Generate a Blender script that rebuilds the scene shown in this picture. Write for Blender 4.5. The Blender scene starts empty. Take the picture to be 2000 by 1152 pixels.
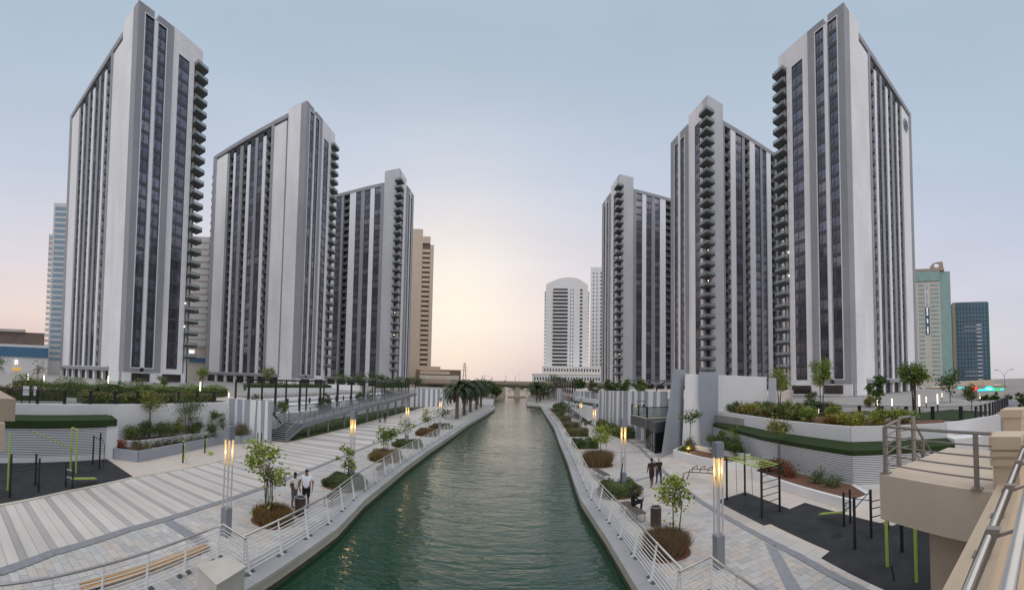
import bpy, bmesh, math, random
import numpy as np
from mathutils import Vector, Matrix

SC = bpy.context.scene
COL = SC.collection
R_ = math.radians

# ------------------------------------------------------------------ camera
# hand held on a footbridge over the canal, sweeping panorama: cylindrical lens
F, XC, YC, CZ = 700.0, 1000.0, 721.0, 6.5          # photograph pixels per radian, centre, eye height
PITCH, ROLL = R_(2.2), R_(1.0)
cam_d = bpy.data.cameras.new('camera')
cam = bpy.data.objects.new('camera', cam_d)
COL.objects.link(cam)
SC.camera = cam
cam_d.type = 'PANO'
cam_d.panorama_type = 'CENTRAL_CYLINDRICAL'
cam_d.central_cylindrical_range_u_min = -XC / F
cam_d.central_cylindrical_range_u_max = XC / F
cam_d.central_cylindrical_range_v_min = (YC - 1152) / F
cam_d.central_cylindrical_range_v_max = YC / F
cam_d.central_cylindrical_radius = 1.0
cam_d.clip_start = 0.02
cam_d.clip_end = 6000
w0 = Vector((0, math.cos(PITCH), math.sin(PITCH)))
u0 = Vector((0, -math.sin(PITCH), math.cos(PITCH)))
r0 = Vector((1, 0, 0))
CR = r0 * math.cos(ROLL) + u0 * math.sin(ROLL)
CU = u0 * math.cos(ROLL) - r0 * math.sin(ROLL)
CW = w0
m3 = Matrix((CR, CU, -CW)).transposed()
cam.matrix_world = Matrix.Translation((0, 0, CZ)) @ m3.to_4x4()

# ------------------------------------------------------------------ world: dusk sky
def lin(r, g, b):
    f = lambda c: (c / 255 / 12.92) if c / 255 <= .04045 else ((c / 255 + .055) / 1.055) ** 2.4
    return (f(r), f(g), f(b), 1)

SUN_AZ, GLOW_EL = R_(-9.5), R_(12.0)                  # where the sun has just gone down
LIGHT_AZ, FILL_EL = R_(176.0), R_(62.0)                # broad fill lamp added high behind the viewer, away from the sunset
filld = Vector((math.sin(LIGHT_AZ) * math.cos(FILL_EL), math.cos(LIGHT_AZ) * math.cos(FILL_EL), math.sin(FILL_EL)))
W = bpy.data.worlds.new('World')
SC.world = W
W.use_nodes = True
nt = W.node_tree
nt.nodes.clear()
N = lambda t: nt.nodes.new(t)
L = lambda a, b: nt.links.new(a, b)
tc = N('ShaderNodeTexCoord')
sep = N('ShaderNodeSeparateXYZ')
L(tc.outputs['Generated'], sep.inputs[0])
def wramp(src, stops):
    r = N('ShaderNodeValToRGB')
    e = r.color_ramp.elements
    e[0].position, e[0].color = stops[0]
    e[1].position, e[1].color = stops[-1]
    for p, c in stops[1:-1]:
        x = e.new(p); x.color = c
    L(src, r.inputs[0])
    return r.outputs[0]
def wmath(op, a, b=None, clamp=False):
    m = N('ShaderNodeMath'); m.operation = op; m.use_clamp = clamp
    for i, x in enumerate((a, b)):
        if x is None: continue
        if isinstance(x, (int, float)): m.inputs[i].default_value = x
        else: L(x, m.inputs[i])
    return m.outputs[0]
def wdot(v):
    d = N('ShaderNodeVectorMath'); d.operation = 'DOT_PRODUCT'
    L(tc.outputs['Generated'], d.inputs[0]); d.inputs[1].default_value = v
    return d.outputs['Value']
def wmix(f, a, b, bt='MIX'):
    m = N('ShaderNodeMix'); m.data_type = 'RGBA'; m.blend_type = bt
    if isinstance(f, (int, float)): m.inputs[0].default_value = f
    else: L(f, m.inputs[0])
    L(a, m.inputs[6])
    if isinstance(b, tuple): m.inputs[7].default_value = b
    else: L(b, m.inputs[7])
    return m.outputs[2]
zc = sep.outputs[2]
cool = wramp(zc, [(0.0, lin(206, 202, 208)), (.12, lin(206, 207, 217)), (.28, lin(201, 205, 221)),
                  (.5, lin(184, 198, 218)), (.72, lin(170, 188, 206)), (1, lin(180, 189, 199))])
warm = wramp(zc, [(0.0, lin(204, 182, 182)), (.06, lin(226, 197, 188)), (.16, lin(240, 220, 209)), (.3, lin(226, 218, 223)),
                  (.5, lin(198, 206, 221)), (.72, lin(172, 190, 206)), (1, lin(180, 189, 199))])
wf = wmath('MULTIPLY_ADD', wdot((math.sin(R_(-38)), math.cos(R_(-38)), 0)), .62)
wf.node.inputs[2].default_value = .38
wf.node.use_clamp = True
sky = wmix(wf, cool, warm)
g1 = Vector((math.sin(SUN_AZ) * math.cos(R_(12)), math.cos(SUN_AZ) * math.cos(R_(12)), math.sin(R_(12))))
gd = wmath('MAXIMUM', wdot(g1), 0.0)
glow = wmath('POWER', gd, 22.0)
glow2 = wmath('POWER', gd, 80.0)
sky = wmix(wmath('MULTIPLY', glow, .62), sky, lin(255, 243, 234))
g3 = Vector((math.sin(SUN_AZ) * math.cos(R_(5.5)), math.cos(SUN_AZ) * math.cos(R_(5.5)), math.sin(R_(5.5))))
sky = wmix(wmath('MULTIPLY', wmath('POWER', wmath('MAXIMUM', wdot(g3), 0.0), 160.0), .5), sky, lin(255, 214, 184))
sky = wmix(wmath('MULTIPLY', glow2, .8), sky, lin(255, 247, 230))
# a trace of physical sky turned to the fill lamp under the haze colours
nis = N('ShaderNodeTexSky')
nis.sky_type = 'NISHITA'
nis.sun_disc = False
nis.sun_elevation = FILL_EL
nis.sun_rotation = LIGHT_AZ
nis.air_density = 1.5
nis.dust_density = 3.0
# faint veils of haze in the sky
vm = N('ShaderNodeMapping'); vm.inputs['Scale'].default_value = (1.6, 1.6, 7.0); L(tc.outputs['Generated'], vm.inputs[0])
vn = N('ShaderNodeTexNoise'); vn.inputs['Scale'].default_value = 1.3; vn.inputs['Detail'].default_value = 5; L(vm.outputs[0], vn.inputs['Vector'])
vr = N('ShaderNodeMapRange'); vr.inputs[1].default_value = .3; vr.inputs[2].default_value = .7; vr.inputs[3].default_value = .97; vr.inputs[4].default_value = 1.025
L(vn.outputs[0], vr.inputs[0])
vs = N('ShaderNodeVectorMath'); vs.operation = 'SCALE'; L(sky, vs.inputs[0]); L(vr.outputs[0], vs.inputs['Scale'])
sky = vs.outputs[0]
bg1 = N('ShaderNodeBackground'); bg1.inputs[1].default_value = 0.83
bg2 = N('ShaderNodeBackground'); bg2.inputs[1].default_value = 0.0015
L(sky, bg1.inputs[0]); L(nis.outputs[0], bg2.inputs[0])
mixs = N('ShaderNodeAddShader')
L(bg1.outputs[0], mixs.inputs[0]); L(bg2.outputs[0], mixs.inputs[1])
wo = N('ShaderNodeOutputWorld')
L(mixs.outputs[0], wo.inputs[0])
W.cycles.sampling_method = 'AUTOMATIC'

# ------------------------------------------------------------------ fill lamp: wide soft light added to brighten ground and walls
sl = bpy.data.lights.new('fill_light', 'SUN')
sl.energy = 0.95
sl.angle = R_(80)
sl.color = (1.0, .90, .82)
so = bpy.data.objects.new('fill_light', sl)
COL.objects.link(so)
so.rotation_euler = (-filld).to_track_quat('-Z', 'Y').to_euler()

SC.view_settings.view_transform = 'Standard'
SC.view_settings.look = 'None'
SC.view_settings.exposure = 0.3
SC.view_settings.gamma = 1.0
SC.view_settings.use_curve_mapping = False
SC.render.engine = 'CYCLES'
SC.cycles.max_bounces = 6
SC.cycles.diffuse_bounces = 3
SC.cycles.glossy_bounces = 3
SC.cycles.transparent_max_bounces = 8
SC.cycles.use_denoising = True

# ------------------------------------------------------------------ photo pixel -> place
def ray(px, py):
    t = (px - XC) / F
    return CR * math.sin(t) + CW * math.cos(t) + CU * ((YC - py) / F)
def at(px, py, z=0.0):
    d = ray(px, py); k = (z - CZ) / d.z
    return (d.x * k, d.y * k, z)
def pol(px, dist):
    d = ray(px, 745); k = dist / math.hypot(d.x, d.y)
    return (d.x * k, d.y * k)
def zat(px, py, dist):
    d = ray(px, py)
    return CZ + d.z * dist / math.hypot(d.x, d.y)

# ------------------------------------------------------------------ materials
M = {}
def mk(name, col, rough=.65, var=.10, scale=3.0, bump=0.0, bscale=None, metal=0.0, emit=None, estr=0.0, objvar=0.0, dirt=0.0, spec=.5, stretch=None, joints=None):
    m = bpy.data.materials.new(name); m.use_nodes = True
    t = m.node_tree; b = t.nodes['Principled BSDF']
    c = tuple(col[:3])
    b.inputs['Roughness'].default_value = rough
    b.inputs['Metallic'].default_value = metal
    b.inputs['Specular IOR Level'].default_value = spec
    tcn = t.nodes.new('ShaderNodeTexCoord')
    geo = t.nodes.new('ShaderNodeNewGeometry')
    vec = geo.outputs['Position']
    if stretch:
        mp = t.nodes.new('ShaderNodeMapping'); mp.inputs['Scale'].default_value = stretch
        t.links.new(vec, mp.inputs[0]); vec = mp.outputs[0]
    colout = None
    if var > 0:
        n = t.nodes.new('ShaderNodeTexNoise'); n.inputs['Scale'].default_value = scale
        n.inputs['Detail'].default_value = 5; n.inputs['Roughness'].default_value = .62
        t.links.new(vec, n.inputs['Vector'])
        r = t.nodes.new('ShaderNodeValToRGB')
        r.color_ramp.elements[0].position = .3; r.color_ramp.elements[1].position = .72
        r.color_ramp.elements[0].color = tuple(x * (1 - var) for x in c) + (1,)
        r.color_ramp.elements[1].color = tuple(min(1, x * (1 + var)) for x in c) + (1,)
        t.links.new(n.outputs[0], r.inputs[0]); colout = r.outputs[0]
    if dirt > 0:
        n2 = t.nodes.new('ShaderNodeTexNoise'); n2.inputs['Scale'].default_value = .22; n2.inputs['Detail'].default_value = 6
        mp2 = t.nodes.new('ShaderNodeMapping'); mp2.inputs['Scale'].default_value = (1, 1, .25)
        t.links.new(geo.outputs['Position'], mp2.inputs[0]); t.links.new(mp2.outputs[0], n2.inputs['Vector'])
        r2 = t.nodes.new('ShaderNodeValToRGB')
        r2.color_ramp.elements[0].position = .32; r2.color_ramp.elements[0].color = (1 - dirt,) * 3 + (1,)
        r2.color_ramp.elements[1].position = .62; r2.color_ramp.elements[1].color = (1, 1, 1, 1)
        t.links.new(n2.outputs[0], r2.inputs[0])
        mx = t.nodes.new('ShaderNodeMix'); mx.data_type = 'RGBA'; mx.blend_type = 'MULTIPLY'; mx.inputs[0].default_value = 1
        if colout is None: mx.inputs[6].default_value = c + (1,)
        else: t.links.new(colout, mx.inputs[6])
        t.links.new(r2.outputs[0], mx.inputs[7]); colout = mx.outputs[2]
    if joints:
        sp = t.nodes.new('ShaderNodeSeparateXYZ'); t.links.new(geo.outputs['Position'], sp.inputs[0])
        au = t.nodes.new('ShaderNodeMath'); au.operation = 'ADD'; t.links.new(sp.outputs[0], au.inputs[0]); t.links.new(sp.outputs[1], au.inputs[1])
        cb = t.nodes.new('ShaderNodeCombineXYZ'); t.links.new(au.outputs[0], cb.inputs[0]); t.links.new(sp.outputs[2], cb.inputs[1])
        bk = t.nodes.new('ShaderNodeTexBrick'); bk.offset = 0.0
        bk.inputs['Color1'].default_value = (1, 1, 1, 1); bk.inputs['Color2'].default_value = (.975, .975, .975, 1); bk.inputs['Mortar'].default_value = (.84, .84, .845, 1)
        bk.inputs['Scale'].default_value = 1.0; bk.inputs['Mortar Size'].default_value = .035; bk.inputs['Mortar Smooth'].default_value = .2
        bk.inputs['Brick Width'].default_value = joints[0]; bk.inputs['Row Height'].default_value = joints[1]
        t.links.new(cb.outputs[0], bk.inputs['Vector'])
        mx = t.nodes.new('ShaderNodeMix'); mx.data_type = 'RGBA'; mx.blend_type = 'MULTIPLY'; mx.inputs[0].default_value = 1
        if colout is None: mx.inputs[6].default_value = c + (1,)
        else: t.links.new(colout, mx.inputs[6])
        t.links.new(bk.outputs['Color'], mx.inputs[7]); colout = mx.outputs[2]
    if objvar > 0:
        oi = t.nodes.new('ShaderNodeObjectInfo')
        mr = t.nodes.new('ShaderNodeMapRange'); mr.inputs[3].default_value = 1 - objvar; mr.inputs[4].default_value = 1 + objvar
        t.links.new(oi.outputs['Random'], mr.inputs[0])
        mx = t.nodes.new('ShaderNodeMix'); mx.data_type = 'RGBA'; mx.blend_type = 'MULTIPLY'; mx.inputs[0].default_value = 1
        if colout is None: mx.inputs[6].default_value = c + (1,)
        else: t.links.new(colout, mx.inputs[6])
        t.links.new(mr.outputs[0], mx.inputs[7]); colout = mx.outputs[2]
    if colout is None: b.inputs['Base Color'].default_value = c + (1,)
    else: t.links.new(colout, b.inputs['Base Color'])
    if bump > 0:
        nb = t.nodes.new('ShaderNodeTexNoise'); nb.inputs['Scale'].default_value = bscale or scale * 4; nb.inputs['Detail'].default_value = 4
        t.links.new(vec, nb.inputs['Vector'])
        bp = t.nodes.new('ShaderNodeBump'); bp.inputs['Strength'].default_value = bump; bp.inputs['Distance'].default_value = .03
        t.links.new(nb.outputs[0], bp.inputs['Height']); t.links.new(bp.outputs[0], b.inputs['Normal'])
    if emit:
        b.inputs['Emission Color'].default_value = tuple(emit[:3]) + (1,)
        b.inputs['Emission Strength'].default_value = estr
    M[name] = m
    return m

def leafmat(name, col, objvar=.12):
    m = mk(name, col, .55, .22, 1.4, objvar=objvar, spec=.3)
    return m

# ------------------------------------------------------------------ mesh builder
def wloc(o):
    v = Vector((0, 0, 0))
    while o is not None:
        v = v + o.location; o = o.parent
    return v

class MB:
    def __init__(s): s.v = []; s.f = []; s.m = []
    def poly(s, pts, m=0):
        b = len(s.v); s.v += [tuple(p) for p in pts]; s.f.append(tuple(range(b, b + len(pts)))); s.m.append(m)
    def box(s, x0, x1, y0, y1, z0, z1, m=0, T=None):
        if x0 > x1: x0, x1 = x1, x0
        if y0 > y1: y0, y1 = y1, y0
        p = [(x0, y0, z0), (x1, y0, z0), (x1, y1, z0), (x0, y1, z0), (x0, y0, z1), (x1, y0, z1), (x1, y1, z1), (x0, y1, z1)]
        if T: p = [T(*q) for q in p]
        b = len(s.v); s.v += p
        for q in ((3, 2, 1, 0), (4, 5, 6, 7), (0, 1, 5, 4), (1, 2, 6, 5), (2, 3, 7, 6), (3, 0, 4, 7)):
            s.f.append(tuple(b + i for i in q)); s.m.append(m)
        return s
    def obox(s, p, q, w, z0, z1, m=0, z0b=None, z1b=None):
        """box along the ground line p->q, width w (centred); ends may have their own heights"""
        p, q = Vector(p[:2]), Vector(q[:2]); d = (q - p).normalized(); n = Vector((-d.y, d.x)) * (w / 2)
        za, zb = z0, z1; zc, zd = (z0 if z0b is None else z0b), (z1 if z1b is None else z1b)
        P = [(p - n, za), (q - n, zc), (q + n, zc), (p + n, za), (p - n, zb), (q - n, zd), (q + n, zd), (p + n, zb)]
        b = len(s.v); s.v += [(a.x, a.y, z) for a, z in P]
        for f in ((3, 2, 1, 0), (4, 5, 6, 7), (0, 1, 5, 4), (1, 2, 6, 5), (2, 3, 7, 6), (3, 0, 4, 7)):
            s.f.append(tuple(b + i for i in f)); s.m.append(m)
        return s
    def prism(s, poly, z0, z1, m=0, mt=None, bottom=True):
        a = sum(poly[i][0] * poly[(i + 1) % len(poly)][1] - poly[(i + 1) % len(poly)][0] * poly[i][1] for i in range(len(poly)))
        if a < 0: poly = poly[::-1]
        n = len(poly); b = len(s.v)
        s.v += [(p[0], p[1], z0) for p in poly] + [(p[0], p[1], z1) for p in poly]
        for i in range(n):
            j = (i + 1) % n
            s.f.append((b + i, b + j, b + n + j, b + n + i)); s.m.append(m)
        s.f.append(tuple(range(b + n, b + 2 * n))); s.m.append(m if mt is None else mt)
        if bottom: s.f.append(tuple(range(b + n - 1, b - 1, -1))); s.m.append(m)
        return s
    def tube(s, pts, r, n=6, m=0, caps=True):
        pts = [Vector(p) for p in pts]; k = len(pts)
        rs = r if isinstance(r, (list, tuple)) else [r] * k
        b = len(s.v)
        ref = None
        for i, p in enumerate(pts):
            d = (pts[min(i + 1, k - 1)] - pts[max(i - 1, 0)]).normalized()
            if ref is None:
                ref = Vector((0, 0, 1)) if abs(d.z) < .9 else Vector((1, 0, 0))
            a = d.cross(ref).normalized(); c = a.cross(d); ref = c
            for j in range(n):
                t = 2 * math.pi * j / n
                s.v.append(tuple(p + (a * math.cos(t) + c * math.sin(t)) * rs[i]))
        for i in range(k - 1):
            for j in range(n):
                q = (j + 1) % n
                s.f.append((b + i * n + j, b + i * n + q, b + (i + 1) * n + q, b + (i + 1) * n + j)); s.m.append(m)
        if caps:
            s.f.append(tuple(range(b + n - 1, b - 1, -1))); s.m.append(m)
            s.f.append(tuple(range(b + (k - 1) * n, b + k * n))); s.m.append(m)
        return s
    def ball(s, c, r, m=0, n=8, k=5, sz=1.0):
        b = len(s.v)
        for i in range(k + 1):
            ph = math.pi * i / k - math.pi / 2
            for j in range(n):
                t = 2 * math.pi * j / n
                s.v.append((c[0] + r * math.cos(ph) * math.cos(t), c[1] + r * math.cos(ph) * math.sin(t), c[2] + r * sz * math.sin(ph)))
        for i in range(k):
            for j in range(n):
                q = (j + 1) % n
                s.f.append((b + i * n + j, b + i * n + q, b + (i + 1) * n + q, b + (i + 1) * n + j)); s.m.append(m)
        return s
    def mesh(s, name, mats, off=None, smooth=False):
        me = bpy.data.meshes.new(name)
        v = s.v
        if off is not None: v = [(a - off[0], b - off[1], c - off[2]) for a, b, c in v]
        me.from_pydata(v, [], s.f)
        for m in (mats if isinstance(mats, (list, tuple)) else [mats]):
            me.materials.append(M[m])
        me.polygons.foreach_set('material_index', s.m)
        if smooth: me.polygons.foreach_set('use_smooth', [True] * len(s.f))
        me.update()
        return me
    def build(s, name, mats, parent=None, smooth=False, world=True):
        """world=True: vertices are world coordinates; the object sits under parent's place"""
        off = wloc(parent) if (parent is not None and world) else None
        me = s.mesh(name, mats, off, smooth)
        return link(name, me, parent)

def link(name, me, parent=None, loc=None, rz=None):
    o = bpy.data.objects.new(name, me); COL.objects.link(o)
    if parent is not None: o.parent = parent
    if loc is not None: o.location = loc
    if rz is not None: o.rotation_euler = (0, 0, rz)
    return o
def tag(o, label=None, cat=None, group=None, kind=None):
    if label: o['label'] = label
    if cat: o['category'] = cat
    if group: o['group'] = group
    if kind: o['kind'] = kind
    return o
def thing(name, label, cat, loc=(0, 0, 0), rz=0.0, group=None):
    o = bpy.data.objects.new(name, None); COL.objects.link(o)
    o.empty_display_size = .2
    o.location = loc; o.rotation_euler = (0, 0, rz)
    return tag(o, label, cat, group)
def dup(root, loc, rz=0.0, label=None, group=None, scale=None):
    r = root.copy(); COL.objects.link(r); r.location = loc; r.rotation_euler = (0, 0, rz)
    if scale: r.scale = (scale,) * 3 if isinstance(scale, (int, float)) else scale
    if label: r['label'] = label
    if group: r['group'] = group
    for ch in list(root.children):
        c = ch.copy(); COL.objects.link(c); c.parent = r
        for g in list(ch.children):
            d = g.copy(); COL.objects.link(d); d.parent = c
    return r
def structure(o): o['kind'] = 'structure'; return o

def offs(line, d):
    """polyline shifted sideways by d (positive = to the left of its direction)"""
    out = []
    for i, p in enumerate(line):
        a = Vector(line[max(i - 1, 0)]); b = Vector(line[min(i + 1, len(line) - 1)])
        t = (b - a).normalized(); out.append((p[0] - t.y * d, p[1] + t.x * d))
    return out
def along(line, step, start=0.0):
    """points every step metres along a polyline, with direction angle"""
    out = []; acc = start; dist = 0.0
    for i in range(len(line) - 1):
        a = Vector(line[i]); b = Vector(line[i + 1]); l = (b - a).length
        while acc <= dist + l + 1e-6:
            p = a.lerp(b, (acc - dist) / l); out.append((p.x, p.y, math.atan2(b.y - a.y, b.x - a.x))); acc += step
        dist += l
    return out
def xat(line, y):
    for i in range(len(line) - 1):
        (x0, y0), (x1, y1) = line[i], line[i + 1]
        if min(y0, y1) <= y <= max(y0, y1) and y0 != y1: return x0 + (x1 - x0) * (y - y0) / (y1 - y0)
    return line[0][0] if y < line[0][1] else line[-1][0]

# ------------------------------------------------------------------ foliage (leaf-sized faces)
def leaf_mesh(name, pts, size, mats, rng, up=.3, aspect=.55, tint=None):
    """one folded diamond leaf per point"""
    n = len(pts); pts = np.asarray(pts, float)
    d = rng.normal(size=(n, 3)); d[:, 2] = d[:, 2] * .6 + up * rng.normal(size=n); d /= np.linalg.norm(d, axis=1)[:, None]
    h = rng.normal(size=(n, 3)); s_ = np.cross(d, h); s_ /= np.linalg.norm(s_, axis=1)[:, None] + 1e-9
    sz = size * rng.uniform(.6, 1.35, n)[:, None]
    a = pts - d * sz * .5; b = pts + s_ * sz * aspect * .5; c = pts + d * sz * .5; e = pts - s_ * sz * aspect * .5
    v = np.stack([a, b, c, e], 1).reshape(-1, 3)
    f = np.arange(4 * n).reshape(-1, 4)
    me = bpy.data.meshes.new(name)
    me.vertices.add(4 * n); me.vertices.foreach_set('co', v.ravel())
    me.loops.add(4 * n); me.loops.foreach_set('vertex_index', f.ravel())
    me.polygons.add(n); me.polygons.foreach_set('loop_start', np.arange(0, 4 * n, 4)); me.polygons.foreach_set('loop_total', np.full(n, 4))
    for m in mats: me.materials.append(M[m])
    mi = tint if tint is not None else rng.integers(0, len(mats), n)
    me.polygons.foreach_set('material_index', np.asarray(mi, dtype=np.int32))
    me.update(); me.validate()
    return me
def blade_mesh(name, roots, hgt, wid, lean, mats, rng):
    """upright grass blades as thin triangles"""
    n = len(roots); roots = np.asarray(roots, float)
    an = rng.uniform(0, 2 * math.pi, n); ln = rng.normal(size=(n, 2)) * lean
    h = hgt * rng.uniform(.55, 1.2, n)
    w = np.stack([np.cos(an), np.sin(an), np.zeros(n)], 1) * wid
    tip = roots + np.stack([ln[:, 0] * h, ln[:, 1] * h, h], 1)
    v = np.stack([roots - w, roots + w, tip], 1).reshape(-1, 3)
    f = np.arange(3 * n)
    me = bpy.data.meshes.new(name)
    me.vertices.add(3 * n); me.vertices.foreach_set('co', v.ravel())
    me.loops.add(3 * n); me.loops.foreach_set('vertex_index', f)
    me.polygons.add(n); me.polygons.foreach_set('loop_start', np.arange(0, 3 * n, 3)); me.polygons.foreach_set('loop_total', np.full(n, 3))
    for m in mats: me.materials.append(M[m])
    me.polygons.foreach_set('material_index', rng.integers(0, len(mats), n).astype(np.int32))
    me.update(); me.validate()
    return me
def clumpy(rng, n, k, rx, ry, rz, spread, shell=.55):
    """n points gathered in k clumps spread through an ellipsoid"""
    c = rng.normal(size=(k, 3)); c /= np.linalg.norm(c, axis=1)[:, None]
    c *= (shell + (1 - shell) * rng.uniform(0, 1, (k, 1))) * np.array([rx, ry, rz])
    w = rng.uniform(.4, 1.6, k); w /= w.sum()
    idx = rng.choice(k, n, p=w)
    return c[idx] + rng.normal(size=(n, 3)) * spread * np.array([1, 1, .75]), idx, c

def tree(name, label, cat, loc, h, rx, rz, tr, n, leaf, mats, seed, k=14, stems=1, bark='bark', group=None, lean=0.0, stake=0, spread=.16, low=0.0, shell=.45):
    """h: height of crown centre; rx/rz crown half sizes"""
    rng = np.random.default_rng(seed)
    if name != 'young_tree': n = int(n * 1.7); leaf *= 1.2
    root = thing(name, label, cat, loc, rng.uniform(0, 6.28), group)
    pts, idx, cs = clumpy(rng, n, k, rx, rx, rz, spread * rx * 2, shell)
    pts = pts + np.array([lean, 0, h]); cs = cs + np.array([lean, 0, h])
    if low:
        ex = rng.normal(size=(int(n * low), 3)) * np.array([rx * .25, rx * .25, h * .22]) + np.array([0, 0, h * .45]); pts = np.vstack([pts, ex])
    pts = pts[pts[:, 2] > .25]
    link('crown', leaf_mesh('crown', pts, leaf, mats, rng), root)
    b = MB()
    for s in range(stems):
        a = 6.28 * s / max(stems, 1) + rng.uniform(0, 1); o = 0 if stems == 1 else .1
        bx, by = o * math.cos(a), o * math.sin(a)
        fork = (lean * .55 + bx * 2.2 + rng.normal() * .04, by * 2.2 + rng.normal() * .04, h - rz * .75)
        b.tube([(bx, by, 0), ((bx + fork[0]) / 2 + rng.normal() * .03, (by + fork[1]) / 2, fork[2] * .5), fork, (fork[0] + (lean - fork[0]) * .5, fork[1] * .7, h)], [tr, tr * .8, tr * .62, tr * .3], 6)
        for c in cs[s::stems][:9]:
            z0 = fork[2] + max(0, (c[2] - fork[2])) * rng.uniform(.0, .35)
            p = Vector((fork[0], fork[1], z0)); q = Vector(c)
            b.tube([p, p.lerp(q, .5) + Vector((0, 0, .12 * rz)), q], [tr * .42, tr * .28, tr * .1], 4, caps=False)
    b.build('trunk', [bark], root, smooth=True, world=False)
    for s in range(stake):
        a = 6.28 * s / stake + .5
        MB().tube([(.22 * math.cos(a), .22 * math.sin(a), 0), (.16 * math.cos(a), .16 * math.sin(a), h * .72)], .03, 6).build('stake', ['black_metal'], root, world=False)
    return root

def shrub_mesh(name, rng, rx, ry, h, n, leaf, mats, boxy=.5, z0=0.0):
    """clipped shrub: leaves gathered near a rounded-box surface, uneven"""
    t = rng.uniform(0, 2 * math.pi, n); u = rng.uniform(0, 1, n) ** .6
    ph = np.arccos(1 - u); p = 1 - boxy * .55
    cx = np.sign(np.cos(t)) * np.abs(np.cos(t)) ** p; cy = np.sign(np.sin(t)) * np.abs(np.sin(t)) ** p
    sr = np.sin(ph) ** p; cz = np.cos(ph) ** p
    bumpy = 1 + .10 * np.sin(t * 5 + rng.uniform(0, 6)) * sr + .07 * np.sin(ph * 7 + t * 3)
    d = np.where(rng.uniform(0, 1, n) < .7, rng.uniform(.86, 1.03, n), rng.uniform(.45, .9, n)) * bumpy
    pts = np.stack([cx * sr * rx * d, cy * sr * ry * d, z0 + .05 + cz * h * d], 1)
    return leaf_mesh(name, pts, leaf, mats, rng)
# ------------------------------------------------------------------ materials used
mk('white_paint', (.84, .835, .83), .6, .03, .6, dirt=.10)
mk('tower_white', (.88, .87, .865), .6, .02, .3, dirt=.13, joints=(4.1, 3.16))
mk('tower_pale', (.58, .585, .60), .6, .03, .3, dirt=.10, joints=(3.7, 3.16))
mk('tower_grey', (.34, .345, .365), .6, .04, .3, dirt=.15, joints=(3.1, 3.16))
mk('white_trim', (.82, .825, .84), .55, .02, .6)
mk('grey_paint', (.30, .31, .335), .6, .04, .6, dirt=.10)
mk('slate_paint', (.215, .225, .25), .6, .05, .6, dirt=.10)
mk('pale_grey_paint', (.47, .485, .52), .6, .04, .5, dirt=.12)
mk('mid_grey_paint', (.36, .385, .43), .62, .05, .5, dirt=.12)
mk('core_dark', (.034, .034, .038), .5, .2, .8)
mk('window_frame', (.035, .035, .042), .4, .05)
mk('spandrel', (.05, .05, .058), .22, .1, .4, spec=.6)
mk('balcony_grey', (.085, .09, .092), .5, .1, .6)
mk('balcony_soffit', (.13, .135, .135), .7, .1)
mk('concrete', (.62, .575, .51), .8, .12, 1.2, bump=.15, bscale=14, dirt=.15)
mk('quay_concrete', (.60, .56, .46), .8, .10, .8, bump=.12, bscale=10, dirt=.15)
mk('quay_cap', (.43, .43, .445), .75, .10, .8, bump=.12, bscale=10, dirt=.18)
mk('landing_render', (.72, .59, .465), .8, .06, 1.0, bump=.08, bscale=14, dirt=.15)
mk('quay_wet', (.085, .085, .05), .6, .35, 2.5)
mk('paver_light', (.62, .585, .55), .72, .08, 6, dirt=.12, objvar=.06, bump=.08, bscale=40)
mk('paver_beige', (.60, .535, .48), .72, .08, 6, dirt=.12, objvar=.06, bump=.08, bscale=40)
mk('paver_blue', (.545, .53, .515), .72, .08, 6, objvar=.06, bump=.08, bscale=40)
mk('paver_grey', (.48, .465, .455), .72, .08, 6, objvar=.06, bump=.08, bscale=40)
mk('paving_base', (.46, .44, .42), .8, .1, 2)
mk('band_dark', (.30, .30, .32), .75, .12, 3, objvar=.08)
mk('slab_white', (.69, .635, .59), .72, .06, 1.0, dirt=.17, objvar=.05, bump=.10, bscale=18, stretch=(.12, 2.5, 1))
mk('slab_grey', (.47, .44, .42), .75, .08, 1.0, dirt=.17, objvar=.05, bump=.10, bscale=18, stretch=(.12, 2.5, 1))
mk('beige_paving', (.66, .575, .505), .78, .06, 1.5, bump=.06, bscale=30, dirt=.08)
mk('deck_paving', (.40, .375, .35), .8, .1, .8, dirt=.15)
mk('rubber', (.032, .033, .037), .9, .40, .9, bump=.25, bscale=60)
mk('rail_white', (.80, .80, .78), .4, .05)
mk('rail_steel', (.50, .48, .45), .28, .05, metal=.8)
mk('grey_steel', (.22, .225, .235), .45, .08, 1.5)
mk('dark_steel', (.10, .105, .112), .45, .1, 1.5)
mk('black_metal', (.016, .017, .02), .45, .1)
mk('lime_paint', (.40, .50, .09), .45, .06)
mk('lamp_grey', (.24, .25, .28), .5, .06)
mk('lamp_tube', (.55, .54, .53), .4, .05)
mk('lamp_lit', (.55, .45, .3), .4, 0, emit=(1.0, .60, .20), estr=1.7)
_m = M['lamp_lit']; _t = _m.node_tree; _b = _t.nodes['Principled BSDF']
_tc = _t.nodes.new('ShaderNodeTexCoord'); _s = _t.nodes.new('ShaderNodeSeparateXYZ'); _t.links.new(_tc.outputs['Object'], _s.inputs[0])
_r = _t.nodes.new('ShaderNodeMapRange'); _r.inputs[1].default_value = 2.85; _r.inputs[2].default_value = 3.75; _r.inputs[3].default_value = .12; _r.inputs[4].default_value = .52
_t.links.new(_s.outputs[2], _r.inputs[0]); _t.links.new(_r.outputs[0], _b.inputs['Emission Strength'])
mk('lamp_white', (.9, .9, .85), .4, 0, emit=(1.0, .88, .68), estr=1.5)
mk('spark', (.9, .9, .85), .4, 0, emit=(1.0, .86, .6), estr=7.0)
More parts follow.
